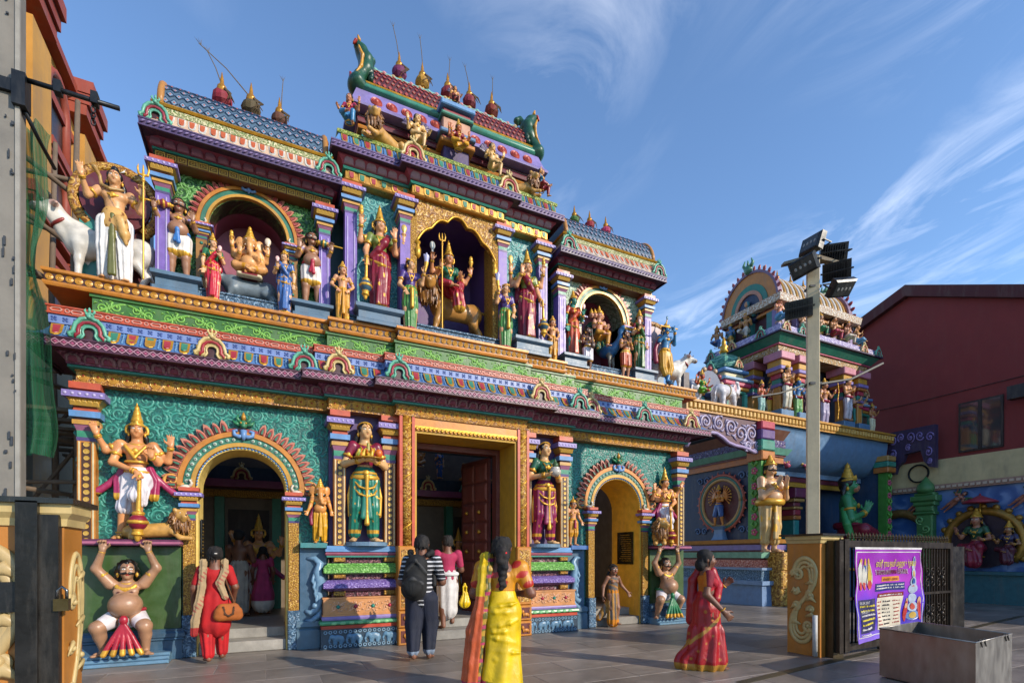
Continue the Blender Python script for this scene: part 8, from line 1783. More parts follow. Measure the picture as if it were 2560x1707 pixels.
std('statue in ochre cloth between the left tower columns', 1770, 868, 11.2, 5.79, C4('#d8a888'), C4('#d8a83c')); std('statue in teal cloth near the right tower columns', 1968, 880, 10.9, 5.79, C4('#d8a080'), C4('#3f9a8c'))
# seated lady between two white elephants on the bridge
def eleph(label, xv, yt, Y, z, mir, total=1.0, rz=0.):
 F = Fig(.016); F.k['skin'] = .06
 F.rc('skin', (-.2, 0, .58), (.3, 0, .55), .22, .22); F.el('skin', (-.45, 0, .72), (.17, .15, .18)); F.ch('skin', [(-.58, 0, .72), (-.72, -.02, .62), (-.78, -.04, .78), (-.72, -.04, .98), (-.64, -.04, 1.0)], [.1, .075, .06, .045, .035])
 for q in (-1, 1): F.el('skin', (-.36, q*.17, .72), (.1, .03, .14), C4('#d8b0b0')); F.rc('skin', (-.6, q*.07, .62), (-.72, q*.09, .6), .025, .01)
 for x, y, f in ((-.28, -.12, -.12), (-.2, .12, .05), (.3, -.12, .0), (.38, .12, .06)): F.ch('skin', [(x, y, .45), (x+f*.5, y, .25), (x+f, y, .05)], [.13, .085, .075])
 F.ch('skin', [(.5, 0, .6), (.56, 0, .4), (.55, 0, .25)], [.03, .02, .02]); F.g('harness', .01); F.tor('harness', (-.02, 0, .57), .235, .02, (1, 0, 0), C4('#c8a86c')); F.tor('harness', (-.3, 0, .62), .2, .016, (1, 0, .4), C4('#b8444c'))
 return place_fig(F, label, xv, yt, Y, z, total, {'skin': C4('#d4d0d4'), 'harness': GO}, sx=mir, rz=rz)
eleph('white elephant statue with raised trunk facing right on the bridge', 1664, 862, 10.75, 5.79, -1, 1.12, R(10)); eleph('white elephant statue left of the green-clad lady on the bridge', 1592, 842, 11.0, 5.79, -1, 1.25, R(40))
sitter('green-clad seated lady statue between the white elephants on the bridge', 1612, 838, 10.62, 5.79, 1.1, {'skin': C4('#c85a3c'), 'upper': C4('#3f8a2c'), 'lower': C4('#5fae2c')}, fem=True, crownh=.14, four=True, vox=.012)
sp_(MB().prism(arc(0, 0, .42, 0, 345, 20), -.03, .05), 'throne_back', PM('#1f3f6c', .4)).location = (-1.55, .5, 6.55)
for i in range(7): a = R(10+27*i); sp_(MB().ball((.48*math.cos(a), 0, .48*math.sin(a)), .08, 8, 5), 'throne_jewel', PM('#a83a44' if i % 2 else '#d8b48c', .35), True).location = (-1.55, .5, 6.55)
sp_(MB().box(-2.95, -2.75, .1, .3, 5.78, 6.6), 'dark_post', PM('#3a2028'))
# ------------------------------------------------------------------ right-hand wall and dark red house
WX = 20.6
def wz(mb, nm, mat, par): return mb.obj(nm, mat, par)
HB = thing('red_house', 'dark red plastered house with gabled roof above the right wall', 'house', (WX+.3, 8.5, 0))
Pg = [(-14, 4.8), (-14, 6.6), (-1.3, 9.55), (1.9, 11.15), (4.2, 10.2), (7, 8.6), (7, 4.8)]
Pg = [(-10.5, 4.7), (-10.5, 5.25), (1.9, 11.1), (8.5, 8.7), (8.5, 4.7)]
mb = MB(); n = len(Pg); mb.add([(x, y, z) for x in (0, 6.) for y, z in Pg], [tuple(range(n)), tuple(range(n, 2*n))[::-1]]+[(i, n+i, n+(i+1) % n, (i+1) % n) for i in range(n)]); mb.obj('house_wall', PM('#7f2b29', .75, scale=1.2, var=.12, bump=.3, k=.9, grime=.06), HB)
for (a, b) in ((1, 2), (2, 3)):
 (y0, z0), (y1, z1) = Pg[a], Pg[b]; mb = MB(); mb.add([(x, y, z+dz) for x in (-.22, 6.2) for (y, z) in ((y0, z0), (y1, z1)) for dz in (-.28, .12)], [(0, 1, 3, 2), (4, 6, 7, 5), (0, 4, 5, 1), (2, 3, 7, 6), (1, 5, 7, 3), (0, 2, 6, 4)]); mb.obj('roof_verge', PM('#5a1c1e', .7, scale=1.2), HB)
wn_ = bpy.data.objects.new('window', None); COL.objects.link(wn_); wn_.parent = HB; (wy0, wz0) = atX(2208, 930, WX+.28); (wy1, wz1) = atX(2300, 1015, WX+.28); (_, wzt) = atX(2300, 910, WX+.28)
ya, yb = min(wy0, wy1)-8.5, max(wy0, wy1)-8.5; za, zb = 4.98, 6.5
MB().box(-.06, .02, ya-.06, yb+.06, za-.06, zb+.06).obj('window_frame', PM('#2a1c18', .5), wn_); gl_, t_, b_ = newmat('window_glass'); b_.inputs['Base Color'].default_value = (.03, .035, .04, 1); b_.inputs['Roughness'].default_value = .06; b_.inputs['Specular IOR Level'].default_value = .8
for a, b in ((ya, (ya+yb)/2-.05), ((ya+yb)/2+.05, yb)): MB().box(-.075, -.055, a, b, za, zb).obj('window_pane', gl_, wn_)
MB().box(-.09, -.05, (ya+yb)/2-.05, (ya+yb)/2+.05, za, zb).obj('window_mullion', PM('#2a1c18', .5), wn_)
MB().tube([(-.1, -3.2, 4.8), (-.1, -3.2, 8.9), (.0, -3.2, 9.1)], .06, 8).obj('drain_pipe', PM('#5a2422', .6), HB, True); MB().tube([(-.03, 6., 7.1), (-.03, 2., 6.95), (-.03, -6, 7.05)], .012, 5).obj('wall_cable', PM('#2a1818', .7), HB, True)
fl_s = MB(); fl_s.bev(-.3, .0, -.25, .25, -.2, .2, .04); o = fl_s.obj('wall_floodlight', PM('#1a1a1c', .4), HB); o.location = (-.25, atX(2346, 900, WX)[0]-8.5, atX(2346, 900, WX)[1])
CWL = thing('compound_wall', 'compound wall with cream top band and blue painted mural', 'wall', (WX, 6., 0))
MB().box(0, .29, -14, 8., 0.003, 3.7).obj('mural_field', swirl('#4a72b0', '#2f5c9c', '#7f9fd0', scale=.55, arms=1, wind=4, bump=.0, k=.8), CWL); MB().box(-.02, .29, -14, 8., 3.9, 4.75).obj('cream_band', PM('#cdb98a', .7, scale=1.5, k=.85), CWL); MB().box(-.12, .29, -14, 8., 3.7, 3.9).obj('wall_moulding', PM('#b8907c', .6), CWL); MB().box(-.5, 0, -14, 8., .003, .9).obj('wall_bench', PM('#2f6a74', .5), CWL)
dn2 = MB().box(-.05, 0, -.05, .05, -.04, .04).mesh(PM('#e0c8b0', .5), name='moulding_dentil')
for i in range(56): link('moulding_dentil', dn2, CWL, (-.12, -2.6+i*.16, 3.8))
for yy in (atX(2132, 1200, WX)[0], ):
 g_ = bpy.data.objects.new('green_pilaster', None); COL.objects.link(g_); g_.parent = CWL; g_.location = (-.15, yy-6, 0)
 for z0, z1, w_ in ((.003, .9, .32), (.9, 2.9, .24), (2.9, 3.0, .32), (3.0, 3.2, .27), (3.2, 3.35, .33), (3.35, 3.55, .4), (3.55, 3.65, .3)): MB().bev(-w_, w_, -.0-w_*.5, .3, z0, z1-.004, .04).obj('pilaster_course', PM('#4f8a4c', .45), g_)
 MB().lathe([(.22, 3.65), (.27, 3.75), (.24, 3.9), (.14, 4.02), (.09, 4.1), (.02, 4.2)], 12).obj('pilaster_finial', PM('#4f8a4c', .45), g_, True); g_.rotation_euler = (0, 0, R(-90))
 mb = MB(); [mb.tube(spiral((-1)**i*.08, 1.2+i*.3, .14, .03, i, (-1)**i*1.3, 12, -.2), .03, 5) for i in range(6)]; mb.obj('pilaster_scroll', PM('#7ab46c', .45), g_, True)
# goddess relief with umbrella and arch
gy, gz = atX(2262, 1230, WX); GR = bpy.data.objects.new('mural_shrine', None); COL.objects.link(GR); GR.parent = CWL; GR.location = (-.1, gy-6, 0); GR.rotation_euler = (0, 0, R(-90))
MB().tube([(.95*math.cos(R(a)), 0, 1.95+.95*math.sin(R(a))) for a in range(-40, 221, 10)], .13, 8).obj('mural_arch', GOLD('#a87a2c', .4), GR, True); MB().prism(arc(0, 1.95, .85, 0, 345, 22), -.02, .05).obj('mural_field', PM('#3a2434', .5), GR)
for i in range(15): a = R(-30+240*i/14); MB().ball((1.1*math.cos(a), 0, 1.95+1.1*math.sin(a)), .1, 7, 5).obj('arch_boss', GOLD('#a87a2c', .4), GR, True)
MB().lathe([(.45, 0), (.42, .06), (.2, .16), (.03, .24), (.02, .3)], 14).obj('umbrella', PM('#a8283c', .4), GR, True, (0, -.2, 3.15)); MB().lathe([(.02, -.5), (.02, 0)], 6).obj('umbrella_pole', GOLD(), GR, True, (0, -.2, 3.15)); MB().box(-1.2, 1.2, -.5, .1, .9, 1.0).obj('mural_ledge', PM('#2f6a74', .5), GR)
def wall_sit(label, xv, zt, base, s, zz, rz=R(-90), wings=False):
 yy = atX(xv, 1230, WX)[0]; F = Fig(.016); arms = shift([(-1, (-.18, -.02, .66), (-.2, -.13, .74), (0, -.3, 1), (0, -1, 0), .4), (1, (.17, -.03, .64), (.12, -.14, .62), (-.3, -.5, .4), (0, -1, 0), .4)], -.2)
 A = seated(F, arms, True, cross=False, zs=.3, hsz=1.2); hair(F, A, .06); crown(F, A, .12, False, tiers=3); jewels(F, A, arms, True, bz=.37); blouse(F, A, arms, low=-.1); leg_cloth(F, A); F.ch('lower', [(0, -.16, .28), (.04, -.2, .1)], [.08, .1], pl=(.01, 7, 0))
 b = dict(BASE); b.update(base); return F.build('statue', label, 'statue', (WX-.35, yy, zz), rz, s, None, b)
wall_sit('seated crowned relief in crimson robe under the red umbrella on the mural wall', 2256, 0, {'skin': C4('#b87a5c'), 'lower': C4('#8a1f34'), 'upper': C4('#2f5a3c')}, 2.1, 1.1); wall_sit('smaller relief figure with whisk near the right frame edge on the mural wall', 2330, 0, {'skin': C4('#a8744c'), 'lower': C4('#5a2430'), 'upper': C4('#3a3454')}, 1.5, 1.2)
for i, (xv, yv) in enumerate(((2095, 1162), (2178, 1155), (2335, 1145))):
 yy, zz = atX(xv, yv, WX); F = Fig(.016); A = human(F, arms=[(-1, (-.17, -.03, .7), (-.22, -.08, .84)), (1, (.17, -.03, .68), (.25, -.08, .76))], hsz=1.3, fat=.4); hair(F, A); F.g('wing', .01); [F.rc('wing', (q*.08, .05, .75), (q*(.25+.03*k_), .06, .95-.12*k_), .04, .03) for q in (-1, 1) for k_ in range(3)]
 b = dict(BASE); b.update({'skin': C4('#a86a54'), 'wing': C4('#4a6a3c')}); F.build('statue', 'winged cherub relief %s' % ('left of the green pilaster', 'just right of the green pilaster', 'above the mural at the right frame edge')[i], 'statue', (WX-.12, yy+.1, zz-.25), R(-90), .85, None, b, tilt=(0, R(50), 0))
o = MB().tube([(.9*math.cos(R(a)), 0, 1.5+.9*math.sin(R(a))) for a in range(0, 181, 12)], .16, 8).obj('gold_arch', GOLD('#8a6a34', .5), CWL, True); o.location = (-.05, atX(2068, 1200, WX)[0]-6, .6); o.rotation_euler = (0, 0, R(90))
cb = MB().tube([(.3*math.cos(R(a)), 0, .3*math.sin(R(a))) for a in range(0, 720, 20)], .03, 6).obj('cable_coil', PM('#2a2a2a', .7), CWL, True); cb.location = (-.1, atX(2113, 1085, WX)[0]-6, 4.35); cb.rotation_euler = (0, 0, R(90))
# ------------------------------------------------------------------ light pole
px_, py_ = 8.15, 5.45
LP = thing('light_pole', 'square cream steel pole carrying black floodlights', 'pole', (px_, py_, 0), R(-26))
CRM = PM('#d8c29a', .6, scale=2.5, var=.18, k=.85)
MB().bev(-.09, .09, -.09, .09, 0.003, 6.4, .006).obj('pole_shaft', CRM, LP).rotation_euler = (0, 0, R(-24)); MB().box(-.2, .2, -.2, .2, .003, .03).obj('base_plate', CRM, LP); MB().prism([(-.5, 6.33), (0, 6.47), (.55, 6.3), (.55, 6.26), (0, 6.4), (-.5, 6.29)], -.05, .05).obj('pole_arm', PM('#8a7a60', .6), LP); MB().box(-.095, .095, -.095, .095, 5.9, 5.93).obj('pole_band', PM('#1c1c1c'), LP); MB().box(-.095, .095, -.095, .095, 4.3, 4.34).obj('pole_band', PM('#1c1c1c'), LP)
MB().tube([(-.09, 0, 4.33), (-.6, -.1, 4.15), (-1.1, -.2, 4.05)], .015, 5).tube([(.09, 0, 4.33), (.7, .1, 4.45), (1.3, .2, 4.75)], .02, 5).obj('stay_wire', PM('#6a6458', .6), LP)
BLK = PM('#17181a', .35); LED = PM('#3c3e3c', .25)
def flood(loc, rot, s=1.):
 f = bpy.data.objects.new('floodlight', None); COL.objects.link(f); f.parent = LP; f.location = loc; f.rotation_euler = rot; f.scale = (s,)*3
 mb = MB(); mb.bev(-.28, .28, -.1, .06, -.19, .19, .035); [mb.box(-.2+.05*i, -.19+.05*i, .06, .12, -.15, .15) for i in range(9)]; mb.obj('lamp_housing', BLK, f); MB().box(-.23, .23, -.105, -.09, -.14, .14).obj('lamp_glass', LED, f); MB().tube([(-.3, 0, 0), (-.31, .2, 0), (0, .24, 0), (.31, .2, 0), (.3, 0, 0)], .018, 5).obj('lamp_bracket', BLK, f)
 mb = MB(); [mb.ball((-.15+.1*i, -.106, .0), (.03, .01, .04), 6, 4) for i in range(4)]; mb.obj('lamp_lens', PM('#a8a8a4', .3), f)
for loc, rot in (((-.06, -.1, 6.58), (R(-12), R(8), R(-75))), ((.34, .0, 6.5), (R(-20), 0, R(165))), ((.33, -.1, 6.15), (R(-28), 0, R(150))), ((.3, -.25, 5.8), (R(48), R(-10), R(12))), ((-.26, -.05, 5.55), (R(-15), 0, R(150))), ((-.23, -.15, 6.2), (R(25), R(-10), R(-50)))): flood(loc, rot, .72)
# ------------------------------------------------------------------ gate pillars, gate, banner, trough
PIL = PM('#c8802c', .45, scale=3); CRS = PM('#d8bc7c', .4)
def scroll_relief(par, w, h, z0, mat, mir=1, y=-.01):
 """tall double S-scroll with nested ribs and leaves, on the -y face"""
 mb = MB()
 for k_, (rw, rr) in enumerate(((1., .075), (.72, .06), (.44, .05))):
  P = [(mir*w*.4*rw*math.cos(math.pi*(1-t/24))*(1 if t < 0 else 1), y, z0+h*(.5+.5*(.62+.3*rw)*0)+h*.0) for t in range(0)]
  up = [(mir*w*(.06-.4*rw*math.cos(math.pi*t/16)), y, z0+h*.8+h*.17*rw*math.sin(math.pi*t/16)) for t in range(17)]
  dn_ = [(mir*w*(-.06+.4*rw*math.cos(math.pi*t/16)), y, z0+h*.2-h*.17*rw*math.sin(math.pi*t/16)) for t in range(17)]
  body = [(mir*w*((.06+.4*rw)*(1-t/14)+(-.06-.4*rw)*(t/14)+.12*math.sin(2*math.pi*t/14)), y, z0+h*(.8-.6*t/14)) for t in range(15)]
  mb.tube(up+body[1:]+dn_[::-1][1:], [rr*w]*(17+14+16), 7, .6)
 for cx, cz, r0, a0, tn in ((-.2, .78, .24, R(180), -1.3), (.2, .22, .24, R(0), -1.3), (.26, .56, .15, R(90), 1.2), (-.26, .44, .15, R(-90), 1.2), (-.28, .6, .12, R(60), -1.1), (.28, .4, .12, R(200), -1.1)):
  mb.tube([(mir*x, y, z) for x, _, z in spiral(cx*w, z0+h*cz, r0*w, .03*w, a0, tn, 20)], [.08*w-.0025*w*i for i in range(21)], 7, .6); mb.ball((mir*cx*w, y-.01, z0+h*cz), .07*w, 7, 5)
 for k_ in range(9):
  z_ = z0+h*(.14+.09*k_); q = mir*(-1)**k_; mb.tube([(q*.08*w, y, z_), (q*.32*w, y-.012, z_+.03*h), (q*.46*w, y, z_-.015*h)], [.03*w, .085*w, .02*w], 7, .6)
 return mb.obj('scroll_relief', mat, par, True)
GP = thing('gate_pillar', 'orange gate pillar with cream carved scroll beside the banner gate', 'pillar', (7.31, 4.78, 0))
MB().box(0, .42, 0, .52, 0.003, 1.68).obj('pillar_body', PIL, GP); MB().mould([(0, .52), (0, 0), (.42, 0), (.42, .52)], [(-.2, 1.68), (.02, 1.68), (.03, 1.72), (.05, 1.74), (.05, 1.79), (-.2, 1.79)]).obj('pillar_cap', CRS, GP); MB().box(-.09, .5, -.1, .6, 1.791, 1.82).obj('cap_slab', PM('#151412', .3), GP)
o = scroll_relief(GP, .44, 1.35, .15, CRS, 1, 0); o.rotation_euler = (0, 0, R(-90)); o.location = (-.006, .26, 0)
MB().lathe([(.035, .02), (.035, .62)], 12, (-.04, .05, 0)).obj('white_pipe', PM('#d8d4cc', .5), GP, True); MB().box(.12, .36, -.12, -.002, .003, 1.72).obj('brass_channel', PM('#4a3c1c', .35, .5), GP)
# left pillar, close to the camera
lx, ly = -1.29, 3.64
LPi = thing('gate_pillar', 'orange gate pillar with cream scrolls and padlock at the left frame edge', 'pillar', (lx, ly, 0), R(0))
MB().box(-1.3, .28, -.02, .28, .003, 1.66).obj('pillar_body', PIL, LPi); MB().mould([(-1.3, .28), (-1.3, -.02), (.28, -.02), (.28, .28)], [(-.3, 1.66), (.015, 1.66), (.02, 1.7), (.045, 1.73), (.045, 1.78), (-.3, 1.78)]).obj('pillar_cap', CRS, LPi); MB().box(-1.4, .34, -.1, .36, 1.781, 1.81).obj('cap_slab', PM('#151412', .25), LPi)
o = scroll_relief(LPi, .26, 1.45, .1, CRS, 1, 0); o.rotation_euler = (0, 0, R(90)); o.location = (.285, .14, 0)
o = scroll_relief(LPi, .5, 1.5, .1, PM('#cdb078', .4), 1, 0); o.location = (-.12, -.03, 0)
BKI = PM('#191510', .35, .3, var=.4)
MB().box(.1, .19, -.1, -.03, .003, 1.79).obj('gate_post', BKI, LPi); MB().box(.19, .272, -.08, -.025, .003, 1.72).obj('gate_post', BKI, LPi); MB().box(-.06, .1, -.07, -.025, 1.2, 1.36).obj('latch_plate', PM('#0c0c0c'), LPi)
MB().box(.255, .32, -.1, -.06, 1.2, 1.265).obj('padlock', PM('#6a5a34', .35, .7), LPi); MB().tube([(.268, -.08, 1.26), (.268, -.08, 1.31), (.288, -.08, 1.33), (.308, -.08, 1.31), (.308, -.08, 1.26)], .008, 6).obj('padlock_shackle', PM('#8a8a8a', .2, .9), LPi, True)
# gate leaf
ga = Vector((*atG(1922, 1512), 0)); gdir = Vector((math.cos(R(2)), math.sin(R(2)), 0)); glen = 3.55
GT = thing('iron_gate', 'dark bronze iron gate with spiked top rail, scrolls and bars', 'gate', ga, R(3))
BRZ = PM('#3a3026', .38, .55, var=.3)
for x0, x1, z0, z1 in ((0, .1, .08, 1.72), (.14, .26, .08, 1.74), (glen-.1, glen, .08, 1.72), (.26, glen-.1, 1.62, 1.72), (.26, glen-.1, .1, .2), (.26, glen-.1, .84, .88)): MB().box(x0, x1, -.04, .04, z0, z1).obj('gate_frame', BRZ, GT)
bar = MB().box(-.011, .011, -.011, .011, .2, 1.62).mesh(BRZ, name='gate_bar'); spk = MB().lathe([(.012, 0), (.012, .03), (.026, .045), (.012, .06), (.02, .075), (.001, .13)], 6).mesh(PM('#6a5434', .3, .7), name='gate_spike')
for i in range(33): x = .3+i*(glen-.42)/32; link('gate_bar', bar, GT, (x, 0, 0)); link('gate_spike', spk, GT, (x, 0, 1.72))
sc_ = MB(); [sc_.tube(spiral(.09*sx_, .09*sz_, .085, .02, R(45) if sx_*sz_ > 0 else R(135), sx_*sz_*1.2, 12, 0), .008, 5) for sx_ in (-1, 1) for sz_ in (-1, 1)]; sc_.ball((0, -.01, 0), .035, 8, 5); scm = sc_.mesh(BRZ, True, name='gate_scroll')
for x in (1.95, 2.35, 2.75, 3.15): [link('gate_scroll', scm, GT, (x, -.02, z)) for z in (1.12, .5)]
MB().lathe([(.05, -.02), (.05, .02)], 10).obj('gate_wheel', PM('#1c1c1c'), GT).location = (1.2, 0, .053)
MB().box(glen+.04, glen+.5, -.02, .3, .05, 1.66).obj('gate_end_post', PM('#1c1814', .4, .3), GT)
# banner: printed cloth tied on the gate
BN = thing('festival_banner', 'purple printed festival banner tied to the iron gate', 'banner', ga+Vector((-.05, -.09, -.14)), R(3))
BN.scale = (1.14, 1, 1.13)
def bnm(key, cfn):
 m, t, b = newmat(key); co = nd(t, 'ShaderNodeTexCoord'); s = nd(t, 'ShaderNodeSeparateXYZ'); t.links.new(co.outputs['Object'], s.inputs[0])
 cr = nd(t, 'ShaderNodeValToRGB'); mr = nd(t, 'ShaderNodeMapRange'); mr.inputs[1].default_value = .28; mr.inputs[2].default_value = 1.55
 nz = nd(t, 'ShaderNodeTexNoise'); nz.inputs['Scale'].default_value = 3; t.links.new(co.outputs['Object'], nz.inputs['Vector'])
 t.links.new(mth(t, 'ADD', s.outputs[2], mth(t, 'MULTIPLY', nz.outputs[0], .25)), mr.inputs[0]); t.links.new(mr.outputs[0], cr.inputs[0])
 e = cr.color_ramp.elements; e[0].position = .1; e[0].color = lin('#8a6ad0')+(1,); e[1].position = .95; e[1].color = lin('#8a2a9c')+(1,)
 for p_, h_ in ((.3, '#3a2a9c'), (.55, '#5a3ab8'), (.75, '#a83ab0')): z = e.new(p_); z.color = lin(h_)+(1,)
 t.links.new(cr.outputs[0], b.inputs['Base Color']); b.inputs['Roughness'].default_value = .3; return m
wav = lambda x, z: -.05*math.sin(x*3.1+z*2.)*.5-.012*math.sin(9*x-6*z)-.01*math.sin(14*(x+z))
BW0, BW1 = .34, 2.06
def bq(x0, x1, z0, z1, dy, mat, nm, par=None, nx=14, nz=8, sag=True):
 mb = MB(); V = []
 for j in range(nz+1):
  for i in range(nx+1):
   x = x0+(x1-x0)*i/nx; z = z0+(z1-z0)*j/nz; zz = z+(.05*((x-BW0)/(BW1-BW0))*(1.55-z)*.0)+.06*(x-BW0)/(BW1-BW0)*(1.6-z)
   V.append((x, wav(x, z)-dy, zz))
 mb.add(V, [(j*(nx+1)+i, j*(nx+1)+i+1, (j+1)*(nx+1)+i+1, (j+1)*(nx+1)+i) for j in range(nz) for i in range(nx)]); return mb.obj(nm, mat, par or BN, True)
bq(BW0, BW1, .3, 1.56, 0, bnm('banner_print', None), 'banner_cloth', nx=34, nz=24); WHT = PM('#e8e4e0', .4)
for a in ((BW0+.0, BW1, 1.53, 1.56), (BW0+.02, BW0+.035, .36, 1.5), (BW1-.05, BW1-.035, .36, 1.5), (BW0+.02, BW1-.04, .36, .372), (BW0+.02, BW1-.04, 1.488, 1.5)): bq(*a, .003, WHT, 'banner_border', nx=20, nz=8)
bq(BW0+.08, BW0+.5, .42, .86, .004, PM('#1f1a5c', .35), 'text_panel'); bq(BW0+.56, BW0+1.15, .42, .86, .004, PM('#e8dcc4', .35), 'programme_panel'); bq(BW0+.56, BW0+1.15, .86, .92, .0045, PM('#8a1f2c', .35), 'programme_heading'); bq(BW0+.48, BW0+1.2, .95, 1.06, .004, PM('#1f2a7c', .35), 'address_bar'); bq(BW0+.66, BW0+1.08, 1.08, 1.15, .004, PM('#e8962c', .35), 'date_ribbon')
def text(s, x, z, size, mat, align='LEFT', sx=1., dy=.012, par=None):
 cu = bpy.data.curves.new('text', 'FONT'); cu.body = s; cu.size = size; cu.align_x = align; cu.extrude = .0008
 ob = bpy.data.objects.new('tmp', cu); COL.objects.link(ob); dg = bpy.context.evaluated_depsgraph_get(); me = bpy.data.meshes.new_from_object(ob.evaluated_get(dg)); bpy.data.objects.remove(ob)
 me.materials.clear(); me.materials.append(mat)
 co = np.zeros(len(me.vertices)*3); me.vertices.foreach_get('co', co); co = co.reshape(-1, 3)
 out = [((x+c[0]*sx), wav(x+c[0]*sx, z+c[1])-dy-c[2], z+c[1]+.06*(x+c[0]*sx-BW0)/(BW1-BW0)*(1.6-z-c[1])) for c in co]; me.vertices.foreach_set('co', np.array(out).ravel()); me.update()
 return link('lettering', me, par or BN)
YL = PM('#f0dc3c', .35); MRN = PM('#8a1430', .35)
try:
 text('ஸ்ரீ ராம நவமி மஹா உற்சவம்', BW0+.52, 1.29, .12, YL, sx=.5); text('SRI RAMA NAVAMI MAHA FESTIVAL', BW0+.87, 1.18, .1, PM('#e8e0e8', .35), 'CENTER', .47, .010); text('SRI RAMA NAVAMI MAHA FESTIVAL', BW0+.87, 1.18, .096, MRN, 'CENTER', .47, .013)
 for i, s in enumerate(('05.04.2017', '15.04.2017')): text(s, BW0+(.1 if i == 0 else .1), .8-.12*i, .05, WHT, sx=.9)
 text('05.04.2017 - 15.04.2017', BW0+.87, 1.095, .045, MRN, 'CENTER', .8)
except Exception as ex: print('text', ex)
rr = random.Random(11)
def scribble(x0, x1, z, h, mat, nm='print_line'):
 mb = MB(); x = x0
 while x < x1-.012:
  l_ = rr.uniform(.01, .03); zz = z+.06*(x-BW0)/(BW1-BW0)*(1.6-z); y = wav(x, z)-.009; mb.add([(x, y, zz), (x+l_, y, zz), (x+l_, y, zz+h*rr.uniform(.5, 1)), (x, y, zz+h*rr.uniform(.5, 1))], [(0, 1, 2, 3)]); x += l_+rr.choice((.004, .004, .014))
 if mb.V: mb.obj(nm, mat, BN)
for i in range(6): scribble(BW0+.1, BW0+.47-rr.random()*.08, .76-.06*i, .028, (YL, WHT)[i % 3 == 2])
for i in range(7): scribble(BW0+.58, BW0+.66, .79-.052*i, .022, PM('#a83a34')); scribble(BW0+.7, BW0+.88-rr.random()*.05, .79-.052*i, .026, PM('#2a2430')); scribble(BW0+.93, BW0+1.12-rr.random()*.06, .79-.052*i, .022, PM('#a83a34'))
for i in range(2): scribble(BW0+.5, BW0+1.17, 1.02-.04*i, .022, WHT)
scribble(BW0+.6, BW0+1.1, .88, .02, WHT); scribble(BW0+.1, BW0+.35, .385, .02, WHT); scribble(BW0+.6, BW0+1.2, .385, .02, PM('#d84a7c')); scribble(BW0+1.25, BW1-.08, .39, .024, WHT)
# printed pictures: three garlanded figures, a tall chariot
def blob(x, z, w, h, hx_): 
 n = 12; mb = MB(); P = [(x+w*math.cos(2*math.pi*i/n), z+h*math.sin(2*math.pi*i/n)) for i in range(n)]; mb.add([(a, wav(a, b)-.008-.001*blob.k, b+.06*(a-BW0)/(BW1-BW0)*(1.6-b)) for a, b in P], [tuple(range(n))]); mb.obj('printed_picture', PM(hx_, .35), BN); blob.k = (blob.k+1) % 4
blob.k = 0
for x in (.12, .24, .36): blob(BW0+x, 1.18, .06, .2, '#e0dcd0'); blob(BW0+x, 1.2, .04, .16, ('#c8342c', '#2f5aa8', '#d8b02c')[int(x*8) % 3]); blob(BW0+x, 1.36, .03, .05, '#d8a84c'); blob(BW0+x, 1.05, .04, .06, '#d84a3c')
for z, w in ((.55, .14), (.68, .13), (.8, .11), (.95, .12), (1.06, .1), (1.17, .08), (1.27, .05), (1.36, .025)): blob(BW0+1.42, z, w, .075, '#b8c4d8' if z > .6 else '#6a8ac0'); blob(BW0+1.42, z, w*.5, .05, ('#c8503c', '#3f6ab0', '#d8b04c')[int(z*10) % 3])
for x in (1.26, 1.58): blob(BW0+x, .62, .045, .16, '#c8342c'); blob(BW0+x, .74, .035, .08, '#e0b48c')
# steel trough
tx, ty = 6.95, 3.2
TRG = thing('steel_trough', 'open brushed steel trough on the paving at the lower right', 'trough', (0, 0, 0))
c0, c1, c3 = Vector((*atG(2020, 1442, .6), 0)), Vector((*atG(2241, 1475, .6), 0)), Vector((*atG(2324, 1455, .6), 0))
c2 = c1; c3b = c3; c4 = c0+(c3-c1); TRG.location = c0
stl, t_, b_ = newmat('brushed_steel'); b_.inputs['Metallic'].default_value = .85; b_.inputs['Base Color'].default_value = (.32, .3, .28, 1)
co = nd(t_, 'ShaderNodeTexCoord'); mpn = nd(t_, 'ShaderNodeMapping'); mpn.inputs['Scale'].default_value = (3, 3, 1.2); t_.links.new(co.outputs['Object'], mpn.inputs[0]); nz = nd(t_, 'ShaderNodeTexNoise'); nz.inputs['Scale'].default_value = 3; nz.inputs['Detail'].default_value = 8; t_.links.new(mpn.outputs[0], nz.inputs['Vector']); t_.links.new(mth(t_, 'ADD', mth(t_, 'MULTIPLY', nz.outputs[0], .35), .25), b_.inputs['Roughness']); t_.links.new(mixrgb(t_, nz.outputs[0], (.16, .145, .13), (.42, .4, .37)), b_.inputs['Base Color'])
H_ = .6; Q = [c0, c1, c3, c4]; Q = [q_-c0 for q_ in Q]; cen = sum(Q, Vector())/4
for i in range(4):
 a, b = Q[i], Q[(i+1) % 4]; a2, b2 = a.lerp(cen, .012), b.lerp(cen, .012)
 MB().add([(*p.to_2d(), z) for z in (.02, H_) for p in (a, b, b2, a2)], [(0, 1, 2, 3), (4, 7, 6, 5), (0, 4, 5, 1), (1, 5, 6, 2), (2, 6, 7, 3), (3, 7, 4, 0)]).obj('trough_side', stl, TRG); MB().tube([(*a.to_2d(), H_), (*b.to_2d(), H_)], .008, 6).obj('trough_rim', stl, TRG, True)
MB().add([(*p.to_2d(), z) for z in (.02, .03) for p in Q], [(0, 1, 2, 3), (4, 7, 6, 5)]).obj('trough_floor', stl, TRG)
for t in (.12, .22, .78, .86):
 p = Q[1].lerp(Q[2], t); MB().tube([(p.x-.04, p.y, H_+.012), (p.x, p.y, H_+.02), (p.x+.008, p.y-.012, H_-.06)], .007, 5).obj('trough_hook', PM('#1c1a18'), TRG, True)
